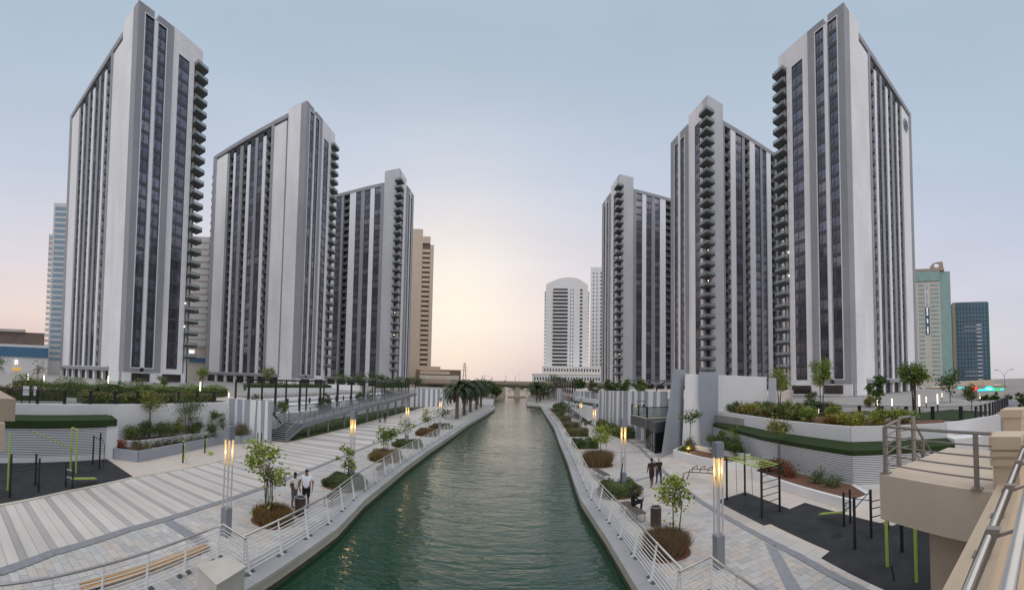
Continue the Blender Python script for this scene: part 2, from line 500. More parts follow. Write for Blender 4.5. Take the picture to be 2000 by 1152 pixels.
mk('timber', (.13, .105, .095), .7, .25, 4, stretch=(8, 1, 1))
mk('warm_light_orange', (.50, .285, .13), .6, .2, 4, objvar=.1, stretch=(8, 1, 1))  # orange stands for warm light falling on a strip of paving
mk('bin_brown', (.075, .05, .042), .5, .2, 6)
mk('soil', (.17, .085, .052), .95, .4, 7, bump=.6, bscale=25)
mk('turf', (.028, .052, .012), .95, .35, 6, bump=.6, bscale=60)
mk('lawn', (.07, .095, .035), .95, .35, 2.5, bump=.5, bscale=40)
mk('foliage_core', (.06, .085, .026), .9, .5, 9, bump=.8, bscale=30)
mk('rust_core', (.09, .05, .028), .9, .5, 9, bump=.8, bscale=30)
mk('bark', (.11, .085, .065), .85, .3, 12, bump=.4)
mk('palm_bark', (.17, .125, .095), .9, .4, 7, bump=.6, bscale=20)
leafmat('leaf_bright', (.24, .31, .05)); leafmat('leaf_lime', (.29, .33, .06)); leafmat('leaf_mid', (.11, .165, .035))
leafmat('leaf_dark', (.05, .085, .028)); leafmat('leaf_olive', (.13, .145, .05)); leafmat('leaf_grey', (.13, .155, .10))
leafmat('leaf_yellow', (.30, .27, .05)); leafmat('leaf_rust', (.24, .12, .045)); leafmat('leaf_brown', (.25, .165, .12))
leafmat('leaf_red', (.27, .035, .045)); leafmat('frond', (.055, .08, .035)); leafmat('frond_dry', (.13, .115, .065))
mk('sand_stone', (.68, .54, .39), .75, .05, 1.0, bump=.06, bscale=12, dirt=.12)
mk('sand_dark', (.46, .36, .27), .8, .06, 1.0)
mk('cream', (.70, .63, .54), .75, .05, .4, dirt=.08)
mk('beige_far', (.62, .50, .385), .75, .06, .3)
mk('pale_far', (.78, .765, .745), .75, .05, .3)
mk('brown_far', (.20, .15, .12), .8, .15, .5)
mk('pale_blue_band', (.30, .42, .50), .3, .08, .5)
mk('blue_band', (.06, .17, .28), .5, .08, .5)
mk('gold_sign', (.65, .42, .06), .4, .05, emit=(1, .62, .1), estr=.35)
mk('white_sign', (.8, .8, .8), .4, 0, emit=(1, .95, .9), estr=.9)
mk('neon_cyan', (.05, .6, .65), .4, 0, emit=(.02, .75, .85), estr=1.0)
mk('neon_red', (.7, .05, .05), .4, 0, emit=(1, .06, .05), estr=1.0)
mk('neon_green', (.1, .5, .1), .4, 0, emit=(.1, .55, .12), estr=.7)
mk('teal_far', (.30, .45, .42), .25, .12, .3)
mk('bronze_steel', (.27, .235, .205), .45, .12, 6)
mk('navy_far', (.07, .17, .24), .22, .25, .12, spec=.8)
mk('banner_blue', (.06, .13, .20), .6, .05)
mk('sign_green', (.02, .22, .14), .5, .05)
mk('far_ground', (.30, .27, .25), .9, .15, .05)
mk('asphalt', (.06, .06, .062), .9, .15, .8)
mk('stair_tread', (.27, .275, .285), .6, .08, 2)
mk('skin_a', (.30, .17, .11), .55, .06, 8); mk('skin_b', (.16, .09, .06), .55, .06, 8); mk('skin_c', (.45, .28, .2), .55, .06, 8)
mk('cloth_white', (.78, .80, .86), .85, .05, 6); mk('cloth_print', (.28, .36, .62), .85, .1, 8)
mk('cloth_stone', (.74, .69, .67), .85, .08, 6); mk('cloth_black', (.012, .012, .015), .85, .2, 6)
mk('cloth_grey', (.13, .135, .15), .85, .1, 6); mk('cloth_maroon', (.035, .010, .015), .85, .1, 6)
mk('cloth_denim', (.035, .05, .085), .85, .15, 6); mk('hair_black', (.012, .01, .009), .7, .2, 20); mk('hair_pale', (.42, .38, .32), .7, .1, 20)
mk('shoe', (.02, .02, .022), .6, .1); mk('shoe_white', (.55, .55, .55), .6, .1)
mk('ring_grey', (.30, .30, .31), .6, .05)

# tower glass: tinted panes that mirror the sky, each flat with its own blinds
def glass(name, col, metal, rough, ov):
    m = mk(name, col, rough, .25, .35, metal=metal, objvar=ov, spec=.8)
    return m
glass('tower_glass', (.145, .14, .18), .62, .05, .4)
glass('curtained_glass', (.20, .19, .215), .5, .12, .3)
mk('lit_room', (.30, .26, .21), .3, .3, 1.5, emit=(1, .72, .42), estr=.13)
glass('shop_glass', (.05, .042, .035), .3, .06, .3)
def clear_glass(name, col, a):
    m = bpy.data.materials.new(name); m.use_nodes = True; t = m.node_tree
    b = t.nodes['Principled BSDF']; b.inputs['Base Color'].default_value = col + (1,); b.inputs['Roughness'].default_value = .08
    b.inputs['Alpha'].default_value = a
    M[name] = m
clear_glass('balcony_glass', (.34, .40, .39), .55)

# water of the canal
def water():
    m = bpy.data.materials.new('canal_water'); m.use_nodes = True; t = m.node_tree; b = t.nodes['Principled BSDF']
    g = t.nodes.new('ShaderNodeNewGeometry')
    n0 = t.nodes.new('ShaderNodeTexNoise'); n0.inputs['Scale'].default_value = .25; t.links.new(g.outputs['Position'], n0.inputs['Vector'])
    r = t.nodes.new('ShaderNodeValToRGB'); r.color_ramp.elements[0].color = (.006, .036, .016, 1); r.color_ramp.elements[1].color = (.012, .062, .031, 1)
    t.links.new(n0.outputs[0], r.inputs[0]); t.links.new(r.outputs[0], b.inputs['Base Color'])
    b.inputs['Roughness'].default_value = .04; b.inputs['IOR'].default_value = 1.55
    def wave(sc, det, st, rot):
        mp = t.nodes.new('ShaderNodeMapping'); mp.inputs['Scale'].default_value = st; mp.inputs['Rotation'].default_value = (0, 0, rot)
        t.links.new(g.outputs['Position'], mp.inputs[0])
        n = t.nodes.new('ShaderNodeTexNoise'); n.inputs['Scale'].default_value = sc; n.inputs['Detail'].default_value = det; n.inputs['Roughness'].default_value = .5
        n.inputs['Distortion'].default_value = .6
        t.links.new(mp.outputs[0], n.inputs['Vector']); return n.outputs[0]
    a1 = wave(1.35, 1.5, (.38, 1.35, 1), .10); a2 = wave(4.2, 2, (.5, 1.6, 1), -.2)
    ad = t.nodes.new('ShaderNodeMath'); ad.operation = 'MULTIPLY_ADD'; ad.inputs[1].default_value = .32
    t.links.new(a2, ad.inputs[0]); t.links.new(a1, ad.inputs[2])
    n3 = t.nodes.new('ShaderNodeTexNoise'); n3.inputs['Scale'].default_value = .13; n3.inputs['Detail'].default_value = 2; t.links.new(g.outputs['Position'], n3.inputs['Vector'])
    r3 = t.nodes.new('ShaderNodeMapRange'); r3.inputs[1].default_value = .35; r3.inputs[2].default_value = .65; r3.inputs[3].default_value = .62; r3.inputs[4].default_value = 1.0
    t.links.new(n3.outputs[0], r3.inputs[0])
    bp = t.nodes.new('ShaderNodeBump'); t.links.new(r3.outputs[0], bp.inputs['Strength']); bp.inputs['Distance'].default_value = .085
    t.links.new(ad.outputs[0], bp.inputs['Height']); t.links.new(bp.outputs[0], b.inputs['Normal'])
    M['canal_water'] = m
water()
# ================================================================== THE SETTING
QL = [(-7.2, -4), (-7.2, 8.6), (-7.15, 14), (-7.6, 18), (-7.75, 26), (-7.6, 34), (-7.3, 40), (-6.7, 55), (-5.4, 71), (-4.2, 87), (-4.4, 96), (-5.6, 112), (-6.8, 140), (-8, 175), (-14, 260), (-40, 420)]
QR = [(4.05, -4), (4.05, 11), (4.1, 15), (4.0, 20), (4.2, 23), (4.8, 30), (5.5, 41), (6.4, 53), (7.3, 78), (8.3, 101), (7.9, 104), (4.6, 106.5), (4.7, 112), (5.8, 140), (8, 175), (14, 260), (50, 420)]
NQL, NQR = 10, 10            # the first points are the built quay

def ground():
    b = MB()
    b.poly([(x, y, -.05) for x, y in QL] + [(-3000, 3500, -.05), (-3000, -300, -.05), (-7.2, -300, -.05)][::1])
    b.poly([(x, y, -.05) for x, y in QR][::-1] + [(4.05, -300, -.05), (3000, -300, -.05), (3000, 3500, -.05)])
    b.poly([(-40, 420, -.05), (50, 420, -.05), (3000, 3500, -.05), (-3000, 3500, -.05)])
    structure(b.build('ground', 'far_ground'))
    b = MB(); b.poly([(-60, -40, -.55), (70, -40, -.55), (70, 430, -.55), (-60, 430, -.55)])
    structure(b.build('canal_water', 'canal_water'))
    b = MB()                                             # natural banks beyond the built quays
    for q in (QL[NQL - 1:], QR[NQR + 2:]):
        for i in range(len(q) - 1):
            (x0, y0), (x1, y1) = q[i], q[i + 1]
            b.poly([(x0, y0, -1), (x1, y1, -1), (x1, y1, -.05), (x0, y0, -.05)])
    structure(b.build('canal_bank', 'quay_wet'))
ground()

def quay(line, sgn, name):
    """wall face, wet foot and coping; sgn +1: land lies to the left of the line's direction"""
    w = MB()
    inner = offs(line, sgn * 1.0); lip = offs(line, -sgn * .05)
    for i in range(len(line) - 1):
        a, b_, c, d = line[i], line[i + 1], inner[i + 1], inner[i]
        la, lb = lip[i], lip[i + 1]
        w.poly([(a[0], a[1], -1.2), (b_[0], b_[1], -1.2), (b_[0], b_[1], -.36), (a[0], a[1], -.36)], 1)
        w.poly([(a[0], a[1], -.36), (b_[0], b_[1], -.36), (b_[0], b_[1], -.06), (a[0], a[1], -.06)], 0)
        w.poly([(la[0], la[1], -.06), (lb[0], lb[1], -.06), (lb[0], lb[1], .07), (la[0], la[1], .07)], 0)
        w.poly([(la[0], la[1], -.06), (lb[0], lb[1], -.06), (b_[0], b_[1], -.06), (a[0], a[1], -.06)], 0)
        w.poly([(la[0], la[1], .07), (lb[0], lb[1], .07), (c[0], c[1], .07), (d[0], d[1], .07)], 2)
        w.poly([(d[0], d[1], .07), (c[0], c[1], .07), (c[0], c[1], -.06), (d[0], d[1], -.06)], 2)
    o = structure(w.build(name, ['quay_concrete', 'quay_wet', 'quay_cap']))
    # coping joints: thin dark strips let into the top
    for x, y, a in along(line, 2.4, 3.0)[:26]:
        n = Vector((-math.sin(a), math.cos(a))) * sgn
        j = MB().obox((x - n.x * .05, y - n.y * .05), (x + n.x * .98, y + n.y * .98), .02, .06, .074)
        j.build('coping_joint', 'band_dark', o)
quay(QL[:NQL + 1], 1, 'quay_wall')
quay(QR[:NQR + 2], -1, 'quay_wall')

# ---------------------------------------------------------------- west promenade
BAND = [(-9.6, -4), (-11.0, 1.8), (-11.9, 3.8), (-12.7, 7.2), (-13.05, 11.3), (-13.2, 17), (-13.45, 26), (-13.45, 41), (-13.6, 53), (-13.6, 90)]
UPL = [(-13.2, -4), (-16.2, 2.4), (-17.6, 6.2), (-18.8, 11), (-19.6, 23), (-20.5, 30), (-20.7, 43), (-21.3, 57), (-21.2, 90)]
def strip_between(la, lb, y0, y1, z, mb, m=0, step=3.0):
    ys = [y0]
    while ys[-1] < y1 - 1e-6: ys.append(min(y1, ys[-1] + step))
    for i in range(len(ys) - 1):
        a, b = ys[i], ys[i + 1]
        mb.poly([(xat(la, a), a, z), (xat(lb, a), a, z), (xat(lb, b), b, z), (xat(la, b), b, z)], m)

prom_w = MB(); inner_l = offs(QL, 1.0)
strip_between(UPL, BAND, -4, 90, 0.0, prom_w)
strip_between(BAND, inner_l, -4, 90, -.004, prom_w)
prom_w.prism([(-21.2, 90), (-5.3, 90), (-5.6, 112), (-6.8, 140), (-30, 140), (-30, 90)], -.3, -.002)
PW = structure(prom_w.build('promenade', 'paving_base'))
b = MB()
for i in range(len(BAND) - 1):
    b.obox(BAND[i], BAND[i + 1], .36, -.02, .028)
b.build('paving_band', 'band_dark', PW)
for i in range(len(UPL) - 1):
    b = MB(); b.obox(UPL[i], UPL[i + 1], .20, -.02, .05); b.build('kerb_stone', 'quay_concrete', PW)

# plaza slabs: long pale slabs with darker ones between them
def plaza_slab(y0, y1, mat, name):
    e = .012
    p = [(xat(UPL, y0) + .12, y0 + e), (xat(BAND, y0) - .2, y0 + e + .1), (xat(BAND, y1) - .2, y1 - e + .1), (xat(UPL, y1) + .12, y1 - e)]
    MB().prism(p, .004, .022, bottom=False).build(name, mat, PW)
y = -2.3
while y < 28.4:
    plaza_slab(y, y + .30, 'slab_grey', 'stripe')
    plaza_slab(y + .30, y + .75, 'slab_white', 'paving_slab'); plaza_slab(y + .75, y + 1.2, 'slab_white', 'paving_slab')
    y += 1.2
while y < 60:
    plaza_slab(y, y + 1.25, 'slab_grey', 'stripe'); plaza_slab(y + 1.25, y + 2.2, 'slab_white', 'paving_slab'); plaza_slab(y + 2.2, y + 3.1, 'slab_white', 'paving_slab')
    y += 3.1
while y < 88:
    plaza_slab(y, y + 1.5, 'slab_white', 'paving_slab'); plaza_slab(y + 1.5, y + 3, 'slab_white', 'paving_slab'); y += 3.0

def pavers(xa, xb, y0, y1, tx, ty, parent, seed, skip, nmax, warm=.3):
    """running-bond pavers: the nearest as single stones, the rest joined"""
    rng = random.Random(seed); mats = ['paver_light', 'paver_beige', 'paver_blue', 'paver_grey']
    cells = []; row = 0; y = y0
    while y < y1:
        x = xa(y); lim = xb(y); off = (row % 2) * tx * .5
        x -= off
        while x < lim:
            a, b_ = max(x, xa(y)), min(x + tx, lim)
            if b_ - a > .06: cells.append((a, b_, y, y + ty))
            x += tx
        y += ty; row += 1
    cells = [c for c in cells if not skip((c[0] + c[1]) / 2, (c[2] + c[3]) / 2)]
    cells.sort(key=lambda c: ((c[0] + c[1]) / 2) ** 2 + ((c[2] + c[3]) / 2) ** 2)
    near = [c for c in cells if (((c[0] + c[1]) / 2) ** 2 + ((c[2] + c[3]) / 2) ** 2) > 64][:nmax]
    ns = set(near)
    shared = {}
    rest = MB()
    for c in cells:
        k = rng.random()
        cold = math.sin(c[2] * .55 + c[0] * .3) * .5 + .5
        w = warm
        if k < .20: mi = 3
        elif k < .20 + .34: mi = 2
        elif k < 1 - w * .5: mi = 0
        else: mi = 1
        g = .006; z = .014 + rng.random() * .004
        if c in ns:
            w_, l_ = round(c[1] - c[0], 2), round(c[3] - c[2], 2)
            key = (w_, l_, mi)
            if key not in shared:
                shared[key] = MB().box(-w_ / 2 + g, w_ / 2 - g, -l_ / 2 + g, l_ / 2 - g, 0, .016).mesh('paver', mats[mi])
            o = link('paver', shared[key], parent, ((c[0] + c[1]) / 2, (c[2] + c[3]) / 2, z - .014))
        else:
            rest.poly([(c[0] + g, c[2] + g, z), (c[1] - g, c[2] + g, z), (c[1] - g, c[3] - g, z), (c[0] + g, c[3] - g, z)], mi)
    tag(rest.build('paving', mats, parent), kind='stuff')
pavers(lambda y: xat(BAND, y) + .2, lambda y: xat(inner_l, y) - .02, 1.5, 62, .6, .3, PW, 4, lambda x, y: False, 300)
# darker cross bands in the paving
for y in (8.9, 36.0):
    MB().box(xat(BAND, y) + .2, xat(BAND, y) + 2.6, y, y + .55, 0, .026).build('paving_band', 'band_dark', PW)

# rubber exercise floor, lawn under the ramp
b = MB(); b.prism([(-13.4, -4), (-16.4, 2.4), (-17.75, 6.2), (-18.95, 11.0), (-23.4, 11.3), (-24.4, 1), (-24.4, -4)], -.03, .012)
structure(b.build('rubber_floor', 'rubber'))
b = MB(); b.poly([(-18.95, 11.05, .006), (-19.7, 23, .006), (-20.6, 30, .006), (-25.4, 30, .006), (-25.4, 11.2, .006), (-23.4, 11.35, .006)])
structure(b.build('pavement', 'beige_paving'))
b = MB(); b.poly([(-20.6, 30.5, .02), (-20.85, 43, .02), (-21.45, 57, .02), (-21.35, 86, .02), (-27, 86, .02), (-27, 30.5, .02)])
structure(b.build('lawn', 'lawn'))
rg = np.random.default_rng(3); yy = rg.uniform(30.6, 80, 9000)
xx = np.array([xat(UPL, v) for v in yy]) - .18 - rg.uniform(0, 1, 9000) ** 1.3 * 4
tag(link('grass', blade_mesh('grass', np.stack([xx, yy, np.full(9000, .02)], 1), .10, .03, .4, ['leaf_mid', 'leaf_dark', 'leaf_olive'], rg)), kind='stuff')

# raised decks the towers stand on
b = MB()
b.prism([(-25.6, -6), (-25.6, 25.4), (-33, 27.5), (-33, 90), (-26, 96), (-26, 190), (-190, 190), (-190, -6)], -.05, 3.70)
structure(b.build('podium_deck', ['deck_paving']))
b = MB()
b.prism([(20.4, 33), (18.95, 14.2), (22.6, 8.3), (30, 5.6), (44, 9), (60, 22), (115, 36), (200, 70), (200, 200), (22, 200), (17, 110), (15.5, 60), (15.6, 40)], -.05, 3.30)
structure(b.build('podium_deck', ['deck_paving']))

# ---------------------------------------------------------------- east promenade
RB = [(8.6, -4), (9.4, 6.6), (9.8, 9.7), (9.95, 14.3), (10.1, 17.5), (11.0, 24), (12.3, 31), (13.2, 36), (12.6, 50), (13.2, 90)]
inner_r = offs(QR, -1.0)
b = MB(); strip_between(inner_r[:11], RB, -4, 90, -.004, b)
b.prism([(9.4, 90), (12.6, 90), (16, 90), (16, 128), (5.6, 128), (4.8, 112), (4.7, 106.6), (7.9, 104.1), (8.3, 101)], -.3, -.002)
PE = structure(b.build('promenade', 'paving_base'))
b = MB()
for i in range(len(RB) - 3): b.obox(RB[i], RB[i + 1], .30, -.02, .026)
b.build('paving_band', 'band_dark', PE)
pavers(lambda y: xat(inner_r[:11], y) + .02, lambda y: xat(RB, y) - .16, 3, 60, .5, .33, PE, 9, lambda x, y: False, 300, .9)
b = MB()
strip_between(RB, [(24, -4), (24, 90)], -4, 34, 0.0, b)
structure(b.build('pavement', 'beige_paving'))
# large pale flags beside the gym
fl = random.Random(2)
for i in range(24):
    for j in range(3):
        y0 = 4.5 + i * 1.0; x0 = xat(RB, y0 + .5) + .18 + j * .62
        if x0 + .6 > 10.9 and y0 < 17.5: continue
        MB().box(x0, x0 + .61, y0 + .006, y0 + .994, .002, .012 + fl.random() * .004).build('paving_slab', fl.choice(['paver_beige', 'paver_beige', 'paver_light']), PE)
# cross bands
MB().prism([(6.7, 6.2), (7.15, 5.9), (9.75, 10.9), (9.6, 11.4)], .0, .026).build('paving_band', 'band_dark', PE)
MB().prism([(6.6, 22.3), (6.7, 22.0), (10.7, 24.0), (10.7, 24.3)], .0, .026).build('paving_band', 'band_dark', PE)
MB().prism([(7.6, 33.6), (7.6, 33.3), (12.5, 32.2), (12.5, 32.5)], .0, .026).build('paving_band', 'band_dark', PE)
for k in range(9):
    y0 = 29.6 + k * 2.5
    x0, x1 = xat(RB, y0) + .2, 13.4 if y0 < 34 else 15.0
    if x1 - x0 < .6: x1 = x0 + 1.6
    MB().box(x0, x1, y0, y0 + 1.15, .002, .022).build('stripe', 'slab_grey', PE)
    MB().box(x0, x1, y0 + 1.16, y0 + 2.49, .002, .022).build('paving_slab', 'slab_white', PE)
b = MB()
b.prism([(10.9, 17.1), (13.2, 17.4), (13.1, 13.5), (14.35, 13.6), (14.2, 8.1), (15.6, 7.7), (16.4, 1.0), (9.2, 1.0), (9.75, 6.0), (10.2, 8.9), (10.85, 9.0), (11.1, 12.75), (10.75, 12.8)], .002, .016)
structure(b.build('rubber_floor', 'rubber'))

# far land and greenery on the horizon
rg = np.random.default_rng(8)
pts = []
for i in range(60):
    a = rg.uniform(-.16, .17); d = rg.uniform(420, 900); cx, cy = d * math.sin(a), d * math.cos(a); w = rg.uniform(5, 16); h = rg.uniform(3, 6.5)
    pts.append(np.stack([cx + rg.normal(size=60) * w * .5, cy + rg.normal(size=60) * w * .5, np.abs(rg.normal(size=60)) * h * .5], 1))
tag(link('far_wood', leaf_mesh('far_wood', np.vstack(pts), 4.5, ['leaf_dark', 'leaf_olive'], rg)), kind='stuff')
# ================================================================== THE SIX TOWERS
ZD, ZG, FH, NF = 3.4, 7.3, 3.16, 26
ZT = ZG + FH * NF                      # top of the window bands, 89.5
_win = {}
_wr = random.Random(12)
def win_mesh(w, style=0):
    """one storey of a window band: spandrel, pane, mullions; faces -y, left bottom centre at origin"""
    k_ = _wr.random(); pane = 3 if k_ < .2 else 2
    key = (round(w, 2), style, pane)
    if key in _win: return _win[key]
    b = MB(); h = w / 2; zs = .72
    b.box(-h, h, .0, .12, 0, zs, 1)
    b.poly([(-h, .06, zs), (h, .06, zs), (h, .06, FH), (-h, .06, FH)], pane)
    bw = .045
    for x in ((-h + bw, h - bw, 0) if style != 1 else (-h + bw, h - bw, -h * .25)):
        b.box(x - bw, x + bw, .0, .058, zs, FH, 0)
    b.box(-h, h, -.02, .058, FH - .1, FH, 0); b.box(-h, h, -.015, .058, zs, zs + .07, 0)
    s = 1 if style == 0 else -1
    b.box(min(0, s * h * .55), max(0, s * h * .55), .01, .058, zs + .95, zs + 1.02, 0)
    b.box(s * h * .55 - bw, s * h * .55 + bw, .01, .058, zs, zs + 1.0, 0)
    _win[key] = b.mesh('window', ['window_frame', 'spandrel', 'tower_glass', 'curtained_glass', 'lit_room'])
    return _win[key]
_log = {}
def loggia_mesh(w):
    key = round(w, 2)
    if key in _log: return _log[key]
    b = MB(); h = w / 2
    b.box(-h, h, .0, 1.5, -.12, .14, 1); b.box(-h, h, .02, .10, .14, 1.05, 0)
    b.box(-h, h, -.02, .14, 1.05, 1.12, 2)
    b.box(-h * .2, h * .8, 1.42, 1.48, .14, 2.5, 3); b.box(h * .27, h * .33, 1.38, 1.42, .14, 2.5, 2)
    _log[key] = b.mesh('loggia_balustrade', ['balcony_grey', 'balcony_soffit', 'window_frame', 'tower_glass'])
    return _log[key]
_bal = {}
def balcony_meshes(wu, wv, key):
    if key in _bal: return _bal[key]
    s = MB()
    s.box(0, wu, 0, wv, 0, .22, 1)
    s.box(0, wu, 0, .10, -.06, .42, 0); s.box(0, .10, .10, wv, -.06, .42, 0); s.box(.1, wu, wv - .10, wv, -.06, .42, 0)
    r = MB()
    r.box(.04, wu, .03, .06, .42, 1.12, 0); r.box(.03, .06, .06, wv, .42, 1.12, 0); r.box(.06, wu, wv - .06, wv - .03, .42, 1.12, 0)
    r.box(.02, wu, .02, .07, 1.12, 1.17, 1); r.box(.02, .07, .07, wv, 1.12, 1.17, 1)
    for x in np.arange(.05, wu, .9): r.box(x - .02, x + .02, .015, .06, .42, 1.12, 1)
    for y in np.arange(.9, wv, .9): r.box(.015, .06, y - .02, y + .02, .42, 1.12, 1)
    _bal[key] = (s.mesh('balcony', ['balcony_grey', 'balcony_soffit']), r.mesh('balcony_railing', ['balcony_glass', 'window_frame']))
    return _bal[key]

A1 = [('proj', .153), ('rec', .182), ('panel', .30), ('edge', .326), ('log', .377), ('wp', .407), ('win', .464), ('gp', .494), ('win', .545), ('wp', .577), ('log', .627), ('gp', .662), ('win', .713), ('wp', .736), ('log', .79), ('gp', .817), ('panel', .955), ('edge', 1.0)]
A2 = [('bal', .03), ('wall', .146), ('edge', .18), ('log', .24), ('wp', .29), ('win', .362), ('gp', .392), ('log', .444), ('wp', .50), ('win', .567), ('gp', .592), ('win', .64), ('wp', .69), ('log', .75), ('gp', .772), ('log', .825), ('panel', .95), ('edge', 1.0)]
A3 = [('bal', .03), ('wall', .17), ('edge', .22), ('win', .295), ('wp', .345), ('win', .415), ('gp', .46), ('win', .525), ('wp', .60), ('log', .68), ('gp', .71), ('win', .78), ('wp', .82), ('log', .87), ('panel', .96), ('edge', 1.0)]
B1 = [('gp0', 1.2), ('win0', 4.0), ('wp0', 5.4), ('win0', 8.1), ('gp0', 10.7), ('wall', 13.0), ('win', 17.0), ('wall', 18.9), ('bal', 22.0)]
B2 = [('bal', 2.6), ('wall', 4.0), ('win', 7.0), ('wall', 10.6), ('gp0', 12.4), ('win0', 15.0), ('wp0', 16.4), ('win0', 18.8), ('gp0', 21.5)]
MATK = {'proj': 'tower_white', 'rec': 'tower_grey', 'panel': 'tower_white', 'edge': 'tower_grey', 'wp': 'white_trim', 'gp': 'tower_grey', 'wall': 'tower_white'}

def tower(sx, cx, cy, LA, LB, acols, bcols, yaw, label, lampseed=0):
    two = acols[0][0] == 'bal'
    root = thing('apartment_tower', label, 'apartment tower', (cx, cy, ZD), 0, 'twin rows of apartment towers above the canal')
    ca, sa = math.cos(yaw), math.sin(yaw)
    T = lambda u, v, z: (cx + sx * (u * ca - v * sa), cy + u * sa + v * ca, z)
    rotA = yaw if sx > 0 else -yaw
    rotB = (yaw - math.pi / 2) if sx > 0 else (math.pi / 2 - yaw)
    AB = 1.2 if two else 0.0                              # how far the window block sits behind the corner block
    top_main = 91.0 if two else 94.2
    cz = lambda p: (p[0] - cx, p[1] - cy, p[2] - ZD)
    fb = LB / 22.0
    # core and roofs
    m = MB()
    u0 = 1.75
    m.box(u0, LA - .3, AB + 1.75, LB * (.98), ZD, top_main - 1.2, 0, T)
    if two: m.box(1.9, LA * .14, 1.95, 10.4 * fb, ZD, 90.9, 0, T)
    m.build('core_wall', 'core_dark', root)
    m = MB(); m.box(1.0, LA - .6, AB + 1.2, LB * .95, top_main - 1.2, top_main - .9, 0, T)
    m.build('roof', 'tower_grey', root)
    m = MB(); m.box(LA * .25, LA * .5, LB * .35, LB * .75, top_main - .9, top_main + (3.4 if two else .6), 0, T)
    m.build('roof_house', 'tower_pale', root)
    # far and back walls
    m = MB(); m.box(LA - .6, LA, AB + .4, LB - .2, ZD, top_main - .3, 0, T); m.build('rear_wall', 'tower_white', root)
    m = MB(); m.box(2, LA - .6, LB - .5, LB, ZD, top_main - .3, 0, T)
    m.build('rear_wall', 'tower_white', root)
    # stacked balconies on the far side edge
    kb = ('side', LA)
    if not two:
        sm, rm = balcony_meshes(3.0, 1.6, 'side')
        for k in range(1, NF):
            z = ZG + k * FH
            o = link('balcony', sm, root, cz(T(LA + 1.4, .6 if sx > 0 else 3.6, z)), rotA + math.pi / 2 * (1 if sx > 0 else -1))
            link('balcony_railing', rm, o)
    # ---- face A (towards the bridge)
    prev = 0.0
    wpart = {}
    def add(name, mat, *a):
        wpart.setdefault((name, mat), MB()).box(*a, 0, T)
    shell = {}
    for kind, f in acols:
        ua, ub = prev * LA, f * LA; prev = f
        v0 = AB
        if kind == 'proj':
            m = MB(); m.box(ua, ub, -.9, 1.9, 6.2, 95.0, 0, T); m.build('corner_wall', 'tower_white', root)
            m = MB(); m.box(ua, ub + .3, -.9, 3.5, ZD, 6.2, 0, T); m.build('corner_plinth', 'tower_white', root)
        elif kind == 'rec':
            m = MB(); m.box(ua, ub, .35, 1.9, ZD, top_main, 0, T); m.build('recess_wall', 'tower_grey', root)
        elif kind == 'panel':
            m = MB(); m.box(ua, ub, v0 - .05, v0 + 1.8, ZG, min(ZT + 2.6, top_main - 1.42), 0, T); m.build('facade_panel', 'tower_white', root)
        elif kind == 'edge':
            m = MB(); m.box(ua, ub, v0 - .22, v0 + 1.8, 6.2, top_main - 1.4, 0, T); m.build('facade_frame', 'tower_grey', root)
        elif kind == 'wp':
            m = MB(); m.box(ua, ub, v0 - .16, v0 + 1.8, ZG, min(ZT + .9, top_main - 1.42), 0, T); m.build('pilaster', 'white_trim', root)
        elif kind == 'gp':
            m = MB(); m.box(ua, ub, v0 - .02, v0 + 1.8, ZG, min(ZT + 2.2, top_main - 1.42), 0, T); m.build('pilaster', 'tower_grey', root)
        elif kind == 'wall':
            m = MB(); m.box(ua, ub, 0, 1.9, ZD, 90.995, 0, T); m.build('corner_wall', 'tower_pale', root)
        elif kind in ('win', 'log'):
            w = ub - ua
            m = MB(); m.box(ua, ub, v0 + .25, v0 + .5, ZT, min(ZT + 2.6, top_main - 1.42), 0, T)
            for q in range(0 if two else 5): m.box(ua, ub, v0 + .12, v0 + .25, ZT + .2 + q * .48, ZT + .45 + q * .48, 0, T)
            m.build('louvre_panel', 'spandrel', root)
            for k in range(NF):
                z = ZG + k * FH
                if kind == 'win':
                    link('window', win_mesh(w, 0), root, cz(T((ua + ub) / 2, v0 + .22, z)), rotA)
                else:
                    link('loggia_balustrade', loggia_mesh(w), root, cz(T((ua + ub) / 2, v0 + .12, z)), rotA)
    fu0 = .153 if not two else acols[1][1]
    m = MB()                                             # frame above and below the bands, ground floor
    m.box(fu0 * LA, LA, AB - .22, AB + 1.8, top_main - 1.4, top_main, 0, T)
    m.build('facade_frame', 'tower_grey', root); m = MB()
    m.box(fu0 * LA + .2, LA, AB - .24, AB + 1.8, 6.2, ZG, 0, T)
    m.build('facade_frame', 'tower_grey', root)
    m = MB(); m.box((fu0 + .05) * LA, LA * .99, AB - .28, AB + .1, ZG - .16, ZG, 0, T); m.build('sill', 'white_trim', root)
    u = fu0 * LA + .5
    while u < LA - 2:
        m = MB(); m.box(u, u + 1.1, AB + .4, AB + 1.2, ZD, 6.2, 0, T); m.build('ground_floor_pier', 'tower_white', root); u += 5.2
    m = MB(); m.box(fu0 * LA + .4, LA - .4, AB + 1.2, AB + 1.3, ZD, 6.1, 0, T); m.build('shop_window', 'shop_glass', root)
    # ---- face B (towards the canal)
    prev = 0.0
